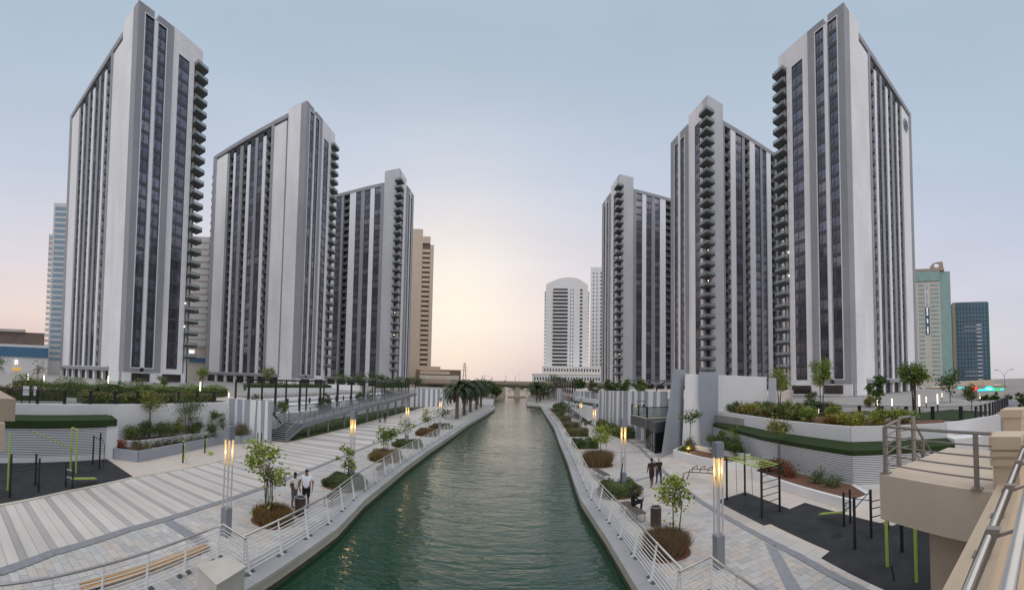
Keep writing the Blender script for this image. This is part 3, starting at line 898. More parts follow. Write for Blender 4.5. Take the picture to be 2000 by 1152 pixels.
    for kind, f in bcols:
        va, vb = prev * fb, f * fb; prev = f
        g = kind.endswith('0'); kd = kind.rstrip('0'); uo = -.45 if g else 0.0
        if kd == 'gp':
            m = MB(); m.box(uo, 1.85, va if va > .1 else -.92, vb, 6.2, (94.6 if not two else 92.4), 0, T); m.build('canal_wall', 'tower_grey' if not two else 'tower_grey', root)
        elif kd == 'wp':
            m = MB(); m.box(uo - .10, 1.8, va, vb, ZG, ZT + FH + .1, 0, T); m.build('pilaster', 'white_trim', root)
        elif kd == 'wall':
            m = MB(); m.box(0, 1.85, va, vb, ZD, 95.3, 0, T); m.build('canal_wall', 'tower_white', root)
        elif kd == 'win':
            n = NF + (1 if (g and not two) else 0)
            for k in range(n):
                link('window', win_mesh(vb - va, 1), root, cz(T(uo + .18, (va + vb) / 2, ZG + k * FH)), rotB)
            zt = ZG + n * FH
            m = MB(); m.box(uo, 1.8, va, vb, zt, 95.3 if not g else (94.6 if not two else 92.4), 0, T)
            m.build('lintel', 'tower_grey' if g else 'tower_white', root)
            m = MB(); m.box(uo, 1.8, va, vb, 6.2, ZG - .02, 0, T)
            m.build('apron_wall', 'tower_grey' if g else 'tower_white', root)
            if g:
                m = MB(); m.box(uo - .10, uo + .1, va - .22, va, ZG - .2, zt + .2, 0, T); m.box(uo - .10, uo + .1, vb, vb + .22, ZG - .2, zt + .2, 0, T)
                m.box(uo - .10, uo + .1, va, vb, zt, zt + .2, 0, T); m.box(uo - .10, uo + .1, va, vb, ZG - .2, ZG - .02, 0, T)
                m.build('window_surround', 'white_trim', root)
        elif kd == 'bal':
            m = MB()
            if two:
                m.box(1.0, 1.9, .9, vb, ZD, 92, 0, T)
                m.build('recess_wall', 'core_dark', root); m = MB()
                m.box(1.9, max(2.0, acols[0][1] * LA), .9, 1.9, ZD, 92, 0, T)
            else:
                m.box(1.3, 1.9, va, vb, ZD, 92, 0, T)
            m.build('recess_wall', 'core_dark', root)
            m = MB()
            if two:
                m.box(0, acols[1][1] * LA, 0, vb - .01, 91.0, 95.3, 0, T); m.build('corner_wall', 'tower_pale', root); m = MB()
                m.box(1.86, acols[1][1] * LA, vb + .01, 10.5 * fb, 91.0, 95.2, 0, T)
            else:
                m.box(0, 1.85, va, vb, 90.6, 95.3, 0, T); m.build('corner_wall', 'tower_white', root)
                m = MB(); m.box(.55, 1.6, va + 1.0, va + 1.8, ZD, 91, 0, T)
            m.build('corner_wall', 'tower_white', root)
            wu, wv = (1.5 + acols[0][1] * LA + .3, 1.5 + vb) if two else (2.5, vb - va + 1.0)
            nm = MB()
            for k in range(1, NF + 1):
                z = ZG + k * FH - .1
                uu, vv = (-1.4, -1.4) if two else (-1.35, va + .1)
                sm, rm = balcony_meshes(wu, wv, (sx, wu, wv))
                # local +x is along u, +y along v; mirrored towers use a flipped copy
                kk = (sx, round(wu, 2), round(wv, 2), 'f')
                if kk not in _bal:
                    ms = []
                    for src in (sm, rm):
                        c = src.copy()
                        if sx < 0:
                            c.transform(Matrix.Scale(-1, 4, (1, 0, 0))); c.flip_normals()
                        ms.append(c)
                    _bal[kk] = ms
                sm, rm = _bal[kk]
                o = link('balcony', sm, root, cz(T(uu, vv, z)), rotA)
                link('balcony_railing', rm, o)
    # ground floor towards the canal
    m = MB(); m.box(-.3, 1.7, 1.5 if two else -.9, LB * .9, ZD, 6.2, 0, T); m.build('plinth_wall', 'tower_white', root)
    for va, vb in ((1.6, 7.2), (11.5, 18)):
        m = MB()
        m.box(-.42, -.32, va * fb, vb * fb, ZD + .5, 5.9, 0, T)
        for q in range(6):
            vq = (va + (vb - va) * q / 5) * fb; m.box(-.46, -.42, vq - .05, vq + .05, ZD + .5, 5.9, 1, T)
        m.build('shop_window', ['shop_glass', 'window_frame'], root)
    # a few lamps burning on balconies
    rl = random.Random(lampseed)
    for _ in range(2):
        k = rl.randrange(1, 18); z = ZG + k * FH + 2.3
        p = T(.9, (1.2 if two else LB * .9), z)
        MB().ball(p, .11, 0, 6, 4).build('balcony_lamp', 'spark', root)
    return root, T

TW = {}
TW['L1'] = tower(-1, -75.5, 40.6, 44.0, 20.5, A1, B1, R_(-3), 'tall white and grey tower nearest on the west bank with no planter before its slab', 1)
TW['L2'] = tower(-1, -63.6, 93.6, 45, 18.0, A1, B1, R_(1), 'middle tower of the west bank with a broad blank wall beside its window strips', 2)
TW['L3'] = tower(-1, -47.7, 139.5, 40, 18.0, A3, B2, R_(3), 'west bank tower with corner balconies standing before the sand coloured tower', 3)
TW['R1'] = tower(1, 65.3, 47.6, 39.0, 21.0, A1, B1, R_(2), 'tallest looking tower of the east bank, behind the deck trees, with a round emblem', 4)
TW['R2'] = tower(1, 55.6, 90.8, 42, 22.0, A2, B2, R_(5), 'east bank tower with corner balconies rising behind the tall grey gateway slabs', 5)
TW['R3'] = tower(1, 43.3, 141.5, 38, 22.0, A3, B2, R_(4), 'east bank tower with corner balconies beside the white curved roof tower', 6)
TW['L1'][0]['label'] = 'tallest looking tower of the west bank with green hedges along its foot'
# round emblem high on the flank of the east tower
root, T = TW['R1']
m = MB()
for k in range(16):
    a0, a1 = 6.283 * k / 16, 6.283 * (k + 1) / 16
    for r in (1.5, 1.05):
        P = lambda a: T(34.4 + r * math.cos(a), -.30, 87.4 + r * 1.25 * math.sin(a))
        m.tube([P(a0), P(a1)], .12, 4)
m.tube([T(34.4, -.3, 86.3), T(34.4, -.3, 88.6)], .14, 4); m.tube([T(33.8, -.3, 87.2), T(35, -.3, 87.2)], .12, 4)
m.build('emblem', 'slate_paint', root)
# ================================================================== REPEATED STREET FURNITURE (one of each, then copies)
# ---- quay railings: slanting flat posts, horizontal wires, a round handrail
def quay_railing(line, label, seed, inset_side, extra=None, post_at=1.75, name='quay_railing', maxp=70, lean=.22):
    root = thing(name, label, 'railing', (line[0][0], line[0][1], 0), 0, 'white quay railings')
    s = inset_side
    rows = [(.17 + .125 * k) for k in range(8)]
    def lifted(z, sl): return [(p[0], p[1], z) for p in offs(line, s * sl)]
    hr = MB(); hr.tube(lifted(1.22, lean), .04, 7); hr.build('handrail', 'rail_steel', root, smooth=True)
    for z in rows:
        t = MB(); t.tube(lifted(z, lean * (z / 1.2)), .017, 5); t.build('wire', 'rail_white', root, smooth=True)
    me = MB()
    me.poly([(-.045, -.006, 0.0), (.045, -.006, 0.0), (.03, lean - .006, 1.2), (-.03, lean - .006, 1.2)], 0)
    b = MB()
    for i, (z0, z1) in enumerate([(0.0, 1.2)]):
        y0, y1 = 0.0, lean
        P = [(-.02, y0 - .05, z0), (.02, y0 - .05, z0), (.02, y0 + .05, z0), (-.02, y0 + .05, z0), (-.014, y1 - .03, z1), (.014, y1 - .03, z1), (.014, y1 + .03, z1), (-.014, y1 + .03, z1)]
        b.v += P; b.f += [(3, 2, 1, 0), (4, 5, 6, 7), (0, 1, 5, 4), (1, 2, 6, 5), (2, 3, 7, 6), (3, 0, 4, 7)]; b.m += [0] * 6
    b.box(-.03, .03, -.10, .10, 0, .05, 0)
    pm = b.mesh('post', ['rail_white'])
    fb = MB()
    fb.v += [(-.09, -.08, 0), (.09, -.08, 0), (.09, .08, 0), (-.09, .08, 0), (0, 0, .09)]
    fb.f += [(0, 1, 4), (1, 2, 4), (2, 3, 4), (3, 0, 4)]; fb.m += [0] * 4
    fm = fb.mesh('foot_bracket', ['dark_steel'])
    for x, y, a in along(line, post_at, .1)[:maxp]:
        p = link('post', pm, root, (x - line[0][0], y - line[0][1], .06), a if s > 0 else a + math.pi)
        for q in (-.19, .19): link('foot_bracket', fm, p, (q, 0, 0))
    return root
railL = [(x, y) for x, y in offs(QL[:10], .48)][1:]
railL[0] = (railL[0][0], 8.8)
railR = [(x, y) for x, y in offs(QR[:12], -.50)][1:]
railR[0] = (railR[0][0], 9.3)
quay_railing(railL, 'long white wire railing along the quay in front of the plaza of pale stripes', 1, 1)
quay_railing(railR, 'long white wire railing along the quay beside the man seated on a bench', 2, -1)
# returns towards the footbridge
rl = quay_railing([(-7.72, 8.8), (-9.05, 9.0), (-9.0, 7.6), (-8.75, 4.2), (-8.5, 1.6), (-8.4, -.5)], 'steel topped wire railing turning away from the canal behind the square concrete block', 3, 1, post_at=1.5, lean=.06)
rr = quay_railing([(4.62, 9.3), (5.95, 9.6), (6.0, 7.2), (6.1, 5.2)], 'short wire railing bending around the foot of a lamp column on the east quay', 4, -1, post_at=1.3, lean=.06)

# ---- lamp columns: plinth, three lit tubes, square cap
def lamp_column(label, loc):
    root = thing('lamp_column', label, 'street lamp', loc, 0, 'lamp columns along the canal')
    MB().box(-.16, .16, -.16, .16, 0, 1.15).build('plinth', 'lamp_grey', root, world=False)
    MB().box(-.155, .155, -.155, .155, 3.88, 4.42).build('cap', 'lamp_grey', root, world=False)
    for (x, y) in ((-.11, -.11), (.11, -.11), (.11, .11), (-.11, .11)):
        MB().box(x - .024, x + .024, y - .024, y + .024, 1.15, 3.88).build('tube', 'lamp_tube', root, world=False)
        MB().box(x - .026, x + .026, y - .026, y + .026, 2.85, 3.875).build('lit_tube', 'lamp_lit', root, world=False)
    pd_ = bpy.data.lights.new('lamp_light', 'POINT'); pd_.energy = 12; pd_.color = (1, .62, .26); pd_.shadow_soft_size = .12
    po = bpy.data.objects.new('lamp_light', pd_); COL.objects.link(po); po.parent = root; po.location = (0, 0, 3.4)
    return root
lc = lamp_column('lamp column of the west quay standing nearest the square concrete block', (-10.2, 10.3, 0))
for lab, loc in [('lamp column beside the young tree with the round dark shrub bed', (-9.95, 21.2, 0)),
                 ('lamp column behind the low green bed where the dog walker passes', (-10.1, 34.0, 0)),
                 ('lamp column just before the row of date palms', (-9.3, 46.5, 0)),
                 ('lamp column among the date palm trunks', (-8.7, 69, 0)),
                 ('tall lamp column beside the bicycle rack and the gym floor', (7.05, 10.9, 0)),
                 ('lamp column between the bench and the two walkers', (6.75, 20.9, 0)),
                 ('lamp column in front of the hedge under the folded wall', (8.6, 36.5, 0)),
                 ('farther lamp column by the white ramp wall of the east bank', (9.6, 49, 0))]:
    dup(lc, loc, 0, lab)

# ---- benches
def bench(label, loc, rz):
    root = thing('bench', label, 'bench', loc, rz, 'slatted benches beside the quay')
    for k in range(5):
        MB().box(-.95, .95, -.24 + k * .1, -.155 + k * .1, .42, .46).build('slat', 'timber', root, world=False)
    for s in (-1, 1):
        b = MB(); x = s * .86
        b.tube([(x, -.22, .415), (x, -.22, .02), (x, .22, .02), (x, .22, .415), (x, -.22, .415)], .022, 5)
        b.build('leg_frame', 'dark_steel', root, world=False)
    return root
bn = bench('grey slatted bench behind the two men and the litter bin', (-8.75, 16.9, 0), R_(88))
dup(bn, (-8.8, 23.6, 0), R_(91), 'bench between the round dark shrub and the rust coloured shrub')
dup(bn, (5.95, 16.9, 0), R_(97), 'bench on which the man in black sits')
dup(bn, (6.2, 24.2, 0), R_(100), 'bench beside the brown tuft bed on the east quay')
dup(bn, (12.1, 47.5, 0), R_(30), 'bench before the hedge near the black kiosk')

# ---- litter bins
def litter_bin(label, loc, rz=0):
    root = thing('litter_bin', label, 'litter bin', loc, rz, 'brown litter bins')
    n = 14; pr = lambda r: [(r * math.cos(6.2832 * k / n), r * math.sin(6.2832 * k / n)) for k in range(n)]
    MB().prism(pr(.22), 0, .06).build('base', 'dark_steel', root, world=False)
    for k in range(n):
        a = 6.2832 * k / n; c, s = math.cos(a), math.sin(a); b = MB()
        T = lambda x, y, z: (c * (.235 + x) - s * y, s * (.235 + x) + c * y, z)
        b.box(-.012, .012, -.046, .046, .05, .86, 0, T); b.build('slat', 'bin_brown', root, world=False)
    MB().prism(pr(.215), .06, .80).build('liner', 'black_metal', root, world=False)
    b = MB()
    b.tube([(.225 * math.cos(6.2832 * k / n), .225 * math.sin(6.2832 * k / n), .88) for k in range(n + 1)], .03, 5)
    b.build('rim', 'ring_grey', root, world=False)
    return root
lb = litter_bin('brown slatted litter bin in front of the two standing men', (-9.25, 14.2, 0))
dup(lb, (6.55, 15.4, 0), .3, 'brown litter bin at the feet of the seated man with leaves over it')

# ---- planting beds with young trees along both quays
def bed(label, loc, rx, ry, h, mats, seed, kind='leaf', n=2600, rz=0.0, leaf=.075, boxy=.6):
    rng = np.random.default_rng(seed)
    root = thing('shrub_bed', label, 'shrub', loc, rz, 'shrub beds along the quays')
    t = [(rx * 1.02 * math.copysign(abs(math.cos(a)) ** .7, math.cos(a)), ry * 1.02 * math.copysign(abs(math.sin(a)) ** .7, math.sin(a))) for a in np.linspace(0, 6.283, 25)[:-1]]
    MB().prism(t, 0, .06).build('soil', 'soil', root, world=False)
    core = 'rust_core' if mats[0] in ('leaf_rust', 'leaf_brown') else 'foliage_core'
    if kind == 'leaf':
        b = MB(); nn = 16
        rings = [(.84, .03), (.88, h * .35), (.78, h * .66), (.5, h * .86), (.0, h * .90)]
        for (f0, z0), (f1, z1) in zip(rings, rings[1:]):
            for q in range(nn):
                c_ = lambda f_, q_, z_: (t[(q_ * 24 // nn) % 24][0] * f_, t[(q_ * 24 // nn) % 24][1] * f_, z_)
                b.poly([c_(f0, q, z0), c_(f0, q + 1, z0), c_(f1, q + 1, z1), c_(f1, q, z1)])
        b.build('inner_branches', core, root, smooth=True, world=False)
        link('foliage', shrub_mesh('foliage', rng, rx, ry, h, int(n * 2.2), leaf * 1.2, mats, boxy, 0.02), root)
    else:
        n = int(n * 2.0)
        a = rng.uniform(0, 6.283, n); r = np.sqrt(rng.uniform(0, 1, n))
        pts = np.stack([np.cos(a) * r * rx * .9, np.sin(a) * r * ry * .9, np.full(n, .03)], 1)
        link('foliage', blade_mesh('foliage', pts, h * 1.1, .022, .3, mats, rng), root)
    return root
G, Y_, D, O_, RU, BR = 'leaf_mid', 'leaf_yellow', 'leaf_dark', 'leaf_olive', 'leaf_rust', 'leaf_brown'
beds = [
 ('rust and green grassy bed under the tall leafy tree', -9.85, 12.9, .85, .9, .5, [RU, RU, BR, Y_], 'blade', 4200),
 ('wide round dark green shrub bed holding a slim staked tree', -9.55, 19.6, 1.25, 1.1, .68, [D, O_, D], 'leaf', 5200),
 ('domed rust orange shrub under a small bushy tree on the west quay', -9.9, 27.6, 1.25, 1.2, .85, [RU, O_, Y_, RU], 'leaf', 4600),
 ('flat topped green shrub bed below the third lamp column', -9.95, 34.2, 1.4, 1.25, .62, [G, D, O_], 'leaf', 4200),
 ('rust coloured shrub bed nearest the green one on the far west quay', -9.9, 42.2, 1.3, 1.25, .85, [RU, O_, RU], 'leaf', 3200),
 ('low dark shrub bed around the thin tree before the palms', -9.6, 49.3, 1.5, 1.3, .6, [D, D, BR], 'leaf', 2600),
 ('large reddish brown grass clump beside the railing corner on the east quay', 5.95, 12.95, .85, .9, .58, [BR, BR, RU, O_], 'blade', 6500),
 ('clipped olive green shrub bed with a leaning black stake', 6.35, 20.5, 1.15, 1.0, .72, [O_, D, O_], 'leaf', 5200),
 ('dry brown tuft bed under a small lime tree', 6.95, 28.2, 1.15, 1.15, .95, [BR, RU, O_], 'blade', 3600),
 ('square clipped green shrub bed with a bare thin stem', 7.6, 36.4, 1.3, 1.2, .85, [D, G, D], 'leaf', 4200),
 ('olive brown square shrub bed past the green one', 8.3, 44.6, 1.35, 1.2, .95, [O_, RU, O_], 'leaf', 3200),
 ('dark low shrub bed with several spindly trees on the east quay', 8.7, 53, 1.5, 1.3, .8, [D, BR], 'leaf', 2400),
 ('brown olive shrub bed before two far low beds', 8.9, 62, 1.4, 1.3, .9, [O_, BR], 'leaf', 1800),
 ('small dark far shrub bed on the east quay', 9.2, 72, 1.4, 1.2, .7, [D, BR], 'leaf', 1500),
 ('farthest brown shrub bed of the east quay', 9.6, 82, 1.5, 1.2, .9, [BR, O_], 'leaf', 1200)]
for i, (lab, x, y, rx, ry, h, mats, kind, n) in enumerate(beds):
    bed(lab, (x, y, 0), rx, ry, h, mats, 20 + i, kind, n, leaf=.07 if y < 30 else .1, boxy=.8 if x > 0 else .45)

LB_, LL, LG = 'leaf_bright', 'leaf_lime', 'leaf_grey'
tg = 'young trees in the quay beds'
tree('young_tree', 'tall broad leaved young tree with bright leaves beside the two standing men', 'tree', (-9.95, 12.7, 0), 2.6, 1.0, 1.15, .035, 820, .2, [LB_, LB_, LL, 'leaf_mid'], 31, k=24, stems=3, group=tg, lean=-.4, stake=2, spread=.10, low=.04)
tree('young_tree', 'slim sparse young tree tied to a black stake in the round dark bed', 'tree', (-9.6, 19.8, 0), 1.7, .62, .75, .022, 260, .2, [LB_, 'leaf_mid', LL], 32, k=14, stems=2, group=tg, stake=1, spread=.09)
tree('young_tree', 'small bushy tree growing out of the domed rust shrub', 'tree', (-9.95, 27.7, 0), 1.95, .85, .75, .035, 520, .23, ['leaf_mid', LB_, 'leaf_mid'], 33, k=16, stems=3, group=tg, spread=.13)
tree('young_tree', 'thin young tree before the third lamp column of the west quay', 'tree', (-10.2, 33.9, 0), 2.1, .9, .75, .03, 240, .22, ['leaf_mid', LB_], 34, k=12, stems=1, group=tg, spread=.12)
tree('young_tree', 'wispy tree in the rust bed before the fourth lamp', 'tree', (-9.9, 42.1, 0), 2.2, .8, .9, .03, 260, .24, ['leaf_mid', LB_], 35, k=12, stems=2, group=tg, spread=.13)
tree('young_tree', 'dark thin leaved tree in the low bed before the palms', 'tree', (-9.7, 49.2, 0), 2.3, 1.2, .9, .03, 200, .28, ['leaf_mid', 'leaf_dark'], 36, k=8, stems=1, group=tg, spread=.13)
tree('young_tree', 'bright green young tree rising from the reddish brown clump', 'tree', (6.4, 13.1, 0), 2.15, .60, .78, .035, 780, .15, [LB_, LL, LL, 'leaf_mid'], 37, k=22, stems=2, group=tg, spread=.13, low=.06)
tree('young_tree', 'lime green tree leaning in the dry brown tuft bed', 'tree', (7.1, 28.3, 0), 2.35, .85, .75, .04, 620, .2, [LL, LB_, LL], 38, k=18, stems=1, group=tg, spread=.14, lean=-.2)
tree('young_tree', 'nearly bare stake tree in the square clipped bed', 'tree', (7.7, 36.4, 0), 2.6, .5, .35, .03, 70, .26, ['leaf_mid', 'leaf_dark'], 39, k=5, stems=1, group=tg, spread=.12)
tree('young_tree', 'cluster of spindly half bare stems in the dark low bed', 'tree', (8.8, 53, 0), 2.8, 1.5, 1.0, .035, 240, .3, ['leaf_grey', 'leaf_dark'], 40, k=10, stems=4, group=tg, spread=.12)
tree('young_tree', 'far thin tree in the farther brown bed of the east quay', 'tree', (8.9, 62, 0), 2.6, 1.0, .8, .03, 160, .32, ['leaf_grey', 'leaf_dark'], 41, k=8, stems=2, group=tg, spread=.12)
# the leaning stake
o = MB().tube([(6.35, 20.3, .1), (6.72, 20.9, 2.1)], [.045, .035], 6).build('stake', 'black_metal')
tag(o, 'thick black stake leaning out of the clipped olive shrub bed', 'stake')

# ---- date palms
def palm(label, loc, h, seed, cr=2.9, nf=34, group='date palms on the west quay'):
    rng = np.random.default_rng(seed)
    root = thing('date_palm', label, 'palm tree', loc, rng.uniform(0, 6), group)
    b = MB(); zs = np.linspace(0, h, 12)
    b.tube([(0, 0, z) for z in zs], [.30 + (.05 if i % 2 else 0) - .004 * i for i in range(12)], 9); b.build('trunk', 'palm_bark', root, world=False)
    V = []; 
    f = MB()
    for k in range(nf):
        a = rng.uniform(0, 6.283); el = rng.uniform(-.45, 1.35); L_ = cr * rng.uniform(.85, 1.1)
        d = Vector((math.cos(a), math.sin(a), 0)); side = Vector((-d.y, d.x, 0))
        pts = []; p = Vector((d.x * .15, d.y * .15, h)); e = el
        for s in range(7):
            pts.append(p.copy()); p = p + (d * math.cos(e) + Vector((0, 0, math.sin(e)))) * (L_ / 6); e -= .22 + .05 * s
        dry = 1 if el < -.3 and rng.uniform() < .6 else 0
        for s in range(1, 7):
            a0, a1 = pts[s - 1], pts[s]
            for q in range(5):
                t = q / 5; c = a0.lerp(a1, t); w = .62 * math.sin(math.pi * min(1, (s - 1 + t) / 6 * .85 + .15)) + .06
                for sg in (-1, 1):
                    tip = c + side * sg * w * .8 + (a1 - a0).normalized() * w * .55 + Vector((0, 0, -.10 + rng.normal() * .05))
                    f.poly([c, c + (a1 - a0) * .30, tip], dry)
        f.tube(pts, [.03, .028, .025, .02, .016, .012, .006], 3, dry, caps=False)
    f.build('crown', ['frond', 'frond_dry'], root, world=False)
    return root
p1 = palm('date palm nearest the lamp column, first of the row', (-9.5, 62.5, 0), 5.0, 51, 3.5, 60)
p2 = palm('second date palm of the row with a dark ring at its foot', (-9.2, 69.8, 0), 5.3, 52, 3.5, 56)
for lab, x, y, rz in [('third date palm of the row', -8.9, 77.8, 1.0), ('fourth date palm of the row', -8.4, 85.6, 2.0), ('fifth date palm standing in a dark bed', -8.0, 94, 3.0)]:
    dup(p1 if rz != 2.0 else p2, (x, y, 0), rz, lab)
dup(p2, (-9.6, 102, 0), .4, 'dark date palm at the far end of the row before the bridge')
dup(p1, (8.3, 118, 0), 2.4, 'date palm standing alone on the jetty before the far bridge', 'palms of the east bank')
dup(p2, (9.9, 125, 0), 1.4, 'palm half hidden behind the jetty palm', 'palms of the east bank')
# ================================================================== WEST BANK
def wall_line(name, label, cat, line, w, z0, z1, mat, group=None):
    root = thing(name, label, cat, (line[0][0], line[0][1], z0), 0, group)
    for i in range(len(line) - 1):
        MB().obox(line[i], line[i + 1], w, z0, z1).build('wall', mat, root)
    return root

def fence(label, line, z, h=1.05, post=2.0, pw=.24, name='black_fence', group='black deck fences', bal=.13, z1=None):
    root = thing(name, label, 'fence', (line[0][0], line[0][1], z), 0, group)
    for i in range(len(line) - 1):
        MB().obox(line[i], line[i + 1], .06, z + h - .05, z + h).build('top_rail', 'black_metal', root)
        MB().obox(line[i], line[i + 1], .04, z + h - .18, z + h - .15).build('middle_rail', 'black_metal', root)
        MB().obox(line[i], line[i + 1], .04, z + .08, z + .12).build('bottom_rail', 'black_metal', root)
    for x, y, a in along(line, post):
        c, s = math.cos(a), math.sin(a)
        b = MB(); T = lambda u, v, q: (x + c * u - s * v, y + s * u + c * v, q)
        b.box(-pw / 2, pw / 2, -.06, .06, z, z + h + .01, 0, T); b.build('post', 'black_metal', root)
    b = MB()
    for x, y, a in along(line, bal): b.tube([(x, y, z + .1), (x, y, z + h - .16)], .006, 3, caps=False)
    tag(b.build('baluster', 'black_metal', root), kind='stuff')
    return root

def slat_wall(label, line, z0, z1, pitch, back, group='louvred pump house walls'):
    """horizontal white louvre blades in front of a dark recess"""
    root = thing('louvred_wall', label, 'louvred wall', (line[0][0], line[0][1], z0), 0, group)
    z = z0 + .04
    while z < z1 - .05:
        b = MB()
        for i in range(len(line) - 1): b.obox(line[i], line[i + 1], .05, z, z + pitch * .56)
        b.build('slat', 'white_trim', root); z += pitch
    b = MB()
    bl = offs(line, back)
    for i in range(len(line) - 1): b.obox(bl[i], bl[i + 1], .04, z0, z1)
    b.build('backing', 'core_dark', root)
    b = MB()
    for i in range(len(line) - 1): b.obox(line[i], line[i + 1], .14, .0, z0)
    b.build('plinth', 'white_paint', root)
    return root

wall_line('retaining_wall', 'long plain white wall holding up the west deck behind the louvred wall', 'wall', [(-25.35, -6), (-25.35, 11.8), (-25.35, 25.2)], .5, 0, 3.76, 'white_paint')
fence('black fence along the top of the long white west wall', [(-25.4, -4), (-25.4, 11.6), (-25.4, 25.0)], 3.78, 1.02, 2.1)
# louvred hut with turf on top
sw = slat_wall('white louvred wall beneath a strip of turf behind the west gym', [(-23.45, -4), (-23.45, 11.25)], .35, 2.38, .115, .25)
MB().prism([(-23.55, 11.25), (-23.4, 11.25), (-23.4, 12.15), (-25.1, 12.3), (-25.1, 11.25)], 0, 2.38).build('end_wall', 'white_paint', sw)
b = MB()
for (xa, za, xb, zb) in ((-23.3, 2.39, -23.3, 2.86), (-23.3, 2.86, -25.1, 3.0)):
    b.poly([(xa, -4, za), (xa, 12.0, za), (xb, 12.0, zb), (xb, -4, zb)])
b.poly([(-23.3, 12.0, 2.39), (-25.1, 12.3, 2.39), (-25.1, 12.3, 3.0), (-23.3, 12.0, 2.86)])
b.poly([(-23.3, -4, 2.39), (-23.3, 12.0, 2.39), (-25.1, 12.3, 2.39), (-25.1, -4, 2.39)])
b.build('turf_roof', 'turf', sw)

# stepped planter
def planter(label, outer, h, wallmat, soilz, w=.22, cat='planter', name='planter'):
    root = thing(name, label, cat, (outer[0][0], outer[0][1], 0))
    for i in range(len(outer) - 1):
        MB().obox(outer[i], outer[i + 1], w, 0, h).build('wall', wallmat, root)
    MB().prism(outer, .0, soilz).build('soil', 'soil', root)
    return root
pl1 = planter('long grey walled planter with bark mulch below the white west wall', [(-25.0, 11.9), (-23.3, 11.9), (-21.95, 13.1), (-23.3, 19), (-24.2, 23.4), (-23.2, 24.9), (-22.75, 26.4), (-24.3, 26.6)], .78, 'mid_grey_paint', .66)
pl2 = planter('white edged upper tier of the west planter full of shrubs', [(-25.05, 12.9), (-23.9, 13.2), (-23.6, 14.2), (-24.4, 19.5), (-24.9, 23.2), (-25.05, 23.3)], 1.15, 'white_paint', 1.05)
def bush(label, loc, rx, ry, h, mats, seed, n=1600, leaf=.11, name='bush', group=None, boxy=.2, rz=0.0):
    root = thing(name, label, 'shrub', loc, rz, group)
    rng = np.random.default_rng(seed)
    n = int(n * 1.7); leaf *= 1.15
    pts, _, cs = clumpy(rng, n, 14, rx, ry, h * .5, .2, .3)
    pts[:, 2] = np.clip(pts[:, 2] + h * .5, .02, None)
    link('foliage', leaf_mesh('foliage', pts, leaf, mats, rng, up=.6), root)
    b = MB()
    for c in cs[:7]: b.tube([(c[0] * .2, c[1] * .2, 0), (c[0] * .6, c[1] * .6, h * .35), (c[0], c[1], c[2] + h * .5)], [.02, .015, .006], 4, caps=False)
    b.build('stem', 'bark', root, world=False)
    return root
gw = 'shrubs in the west planter'
for i, (lab, x, y, z, rx, h, mats, n) in enumerate([
    ('light green bush at the near end of the upper west planter', -24.5, 13.8, 1.05, .8, 1.0, ['leaf_mid', 'leaf_olive'], 900),
    ('dense green bush beside the first tree of the west planter', -24.6, 15.0, 1.05, .95, 1.5, ['leaf_mid', 'leaf_dark'], 1200),
    ('grassy green clump right of the first planter tree', -24.6, 16.8, 1.05, .85, 1.4, ['leaf_olive', 'leaf_mid'], 1000),
    ('yellow green bush in the middle of the west planter', -24.75, 18.4, 1.05, 1.05, 1.5, ['leaf_olive', 'leaf_mid', 'leaf_yellow'], 1200),
    ('dark bush under the second planter tree', -24.8, 20.4, 1.05, 1.1, 1.5, ['leaf_dark', 'leaf_mid'], 1200),
    ('tall rounded bush against the folded wall end of the west planter', -24.6, 22.6, 1.05, 1.3, 2.2, ['leaf_olive', 'leaf_mid', 'leaf_dark'], 1900),
    ('grey green low bush at the bend of the grey planter', -23.6, 25.2, .66, 1.0, 1.2, ['leaf_grey', 'leaf_olive', 'leaf_rust'], 1300),
    ('low brown green plants in the lower grey planter', -22.9, 13.6, .66, .7, .45, ['leaf_olive', 'leaf_brown'], 700),
    ('small red leaved plant at the corner of the grey planter', -23.5, 12.4, .66, .35, .5, ['leaf_red', 'leaf_rust'], 350)]):
    bush(lab, (x, y, z), rx, rx, h, mats, 70 + i, n, .10, group=gw)
pr = random.Random(5)
for k in range(9):
    y = 14.6 + k * .95; x = -23.2 - (y - 14.6) * .11
    if k == 0: sp = bush('first dark sprig of the mulch row, next to the red leaved corner plant', (x, y, .66), .2, .2, .42, ['leaf_dark', 'leaf_olive'], 90, 120, .09, name='sprig', group='sprigs in the mulch of the grey planter')
    else: dup(sp, (x, y, .66), pr.uniform(0, 6), ['', 'second', 'third', 'fourth', 'fifth', 'sixth', 'seventh', 'eighth', 'ninth and last'][k] + ' dark sprig of the mulch row counted from the red leaved corner plant', scale=pr.uniform(.7, 1.2))
tree('planter_tree', 'thin open crowned tree with yellowing leaves in the upper west planter', 'tree', (-24.6, 15.7, 1.05), 3.0, 1.05, .95, .05, 620, .13, ['leaf_olive', 'leaf_yellow', 'leaf_mid'], 81, k=20, stems=1, group='trees of the west planter', spread=.13, stake=1)
tree('planter_tree', 'grey green round crowned tree before the white west wall', 'tree', (-24.7, 19.6, 1.05), 2.55, 1.25, .85, .045, 900, .12, ['leaf_grey', 'leaf_mid', 'leaf_olive'], 82, k=22, stems=2, group='trees of the west planter', spread=.14)

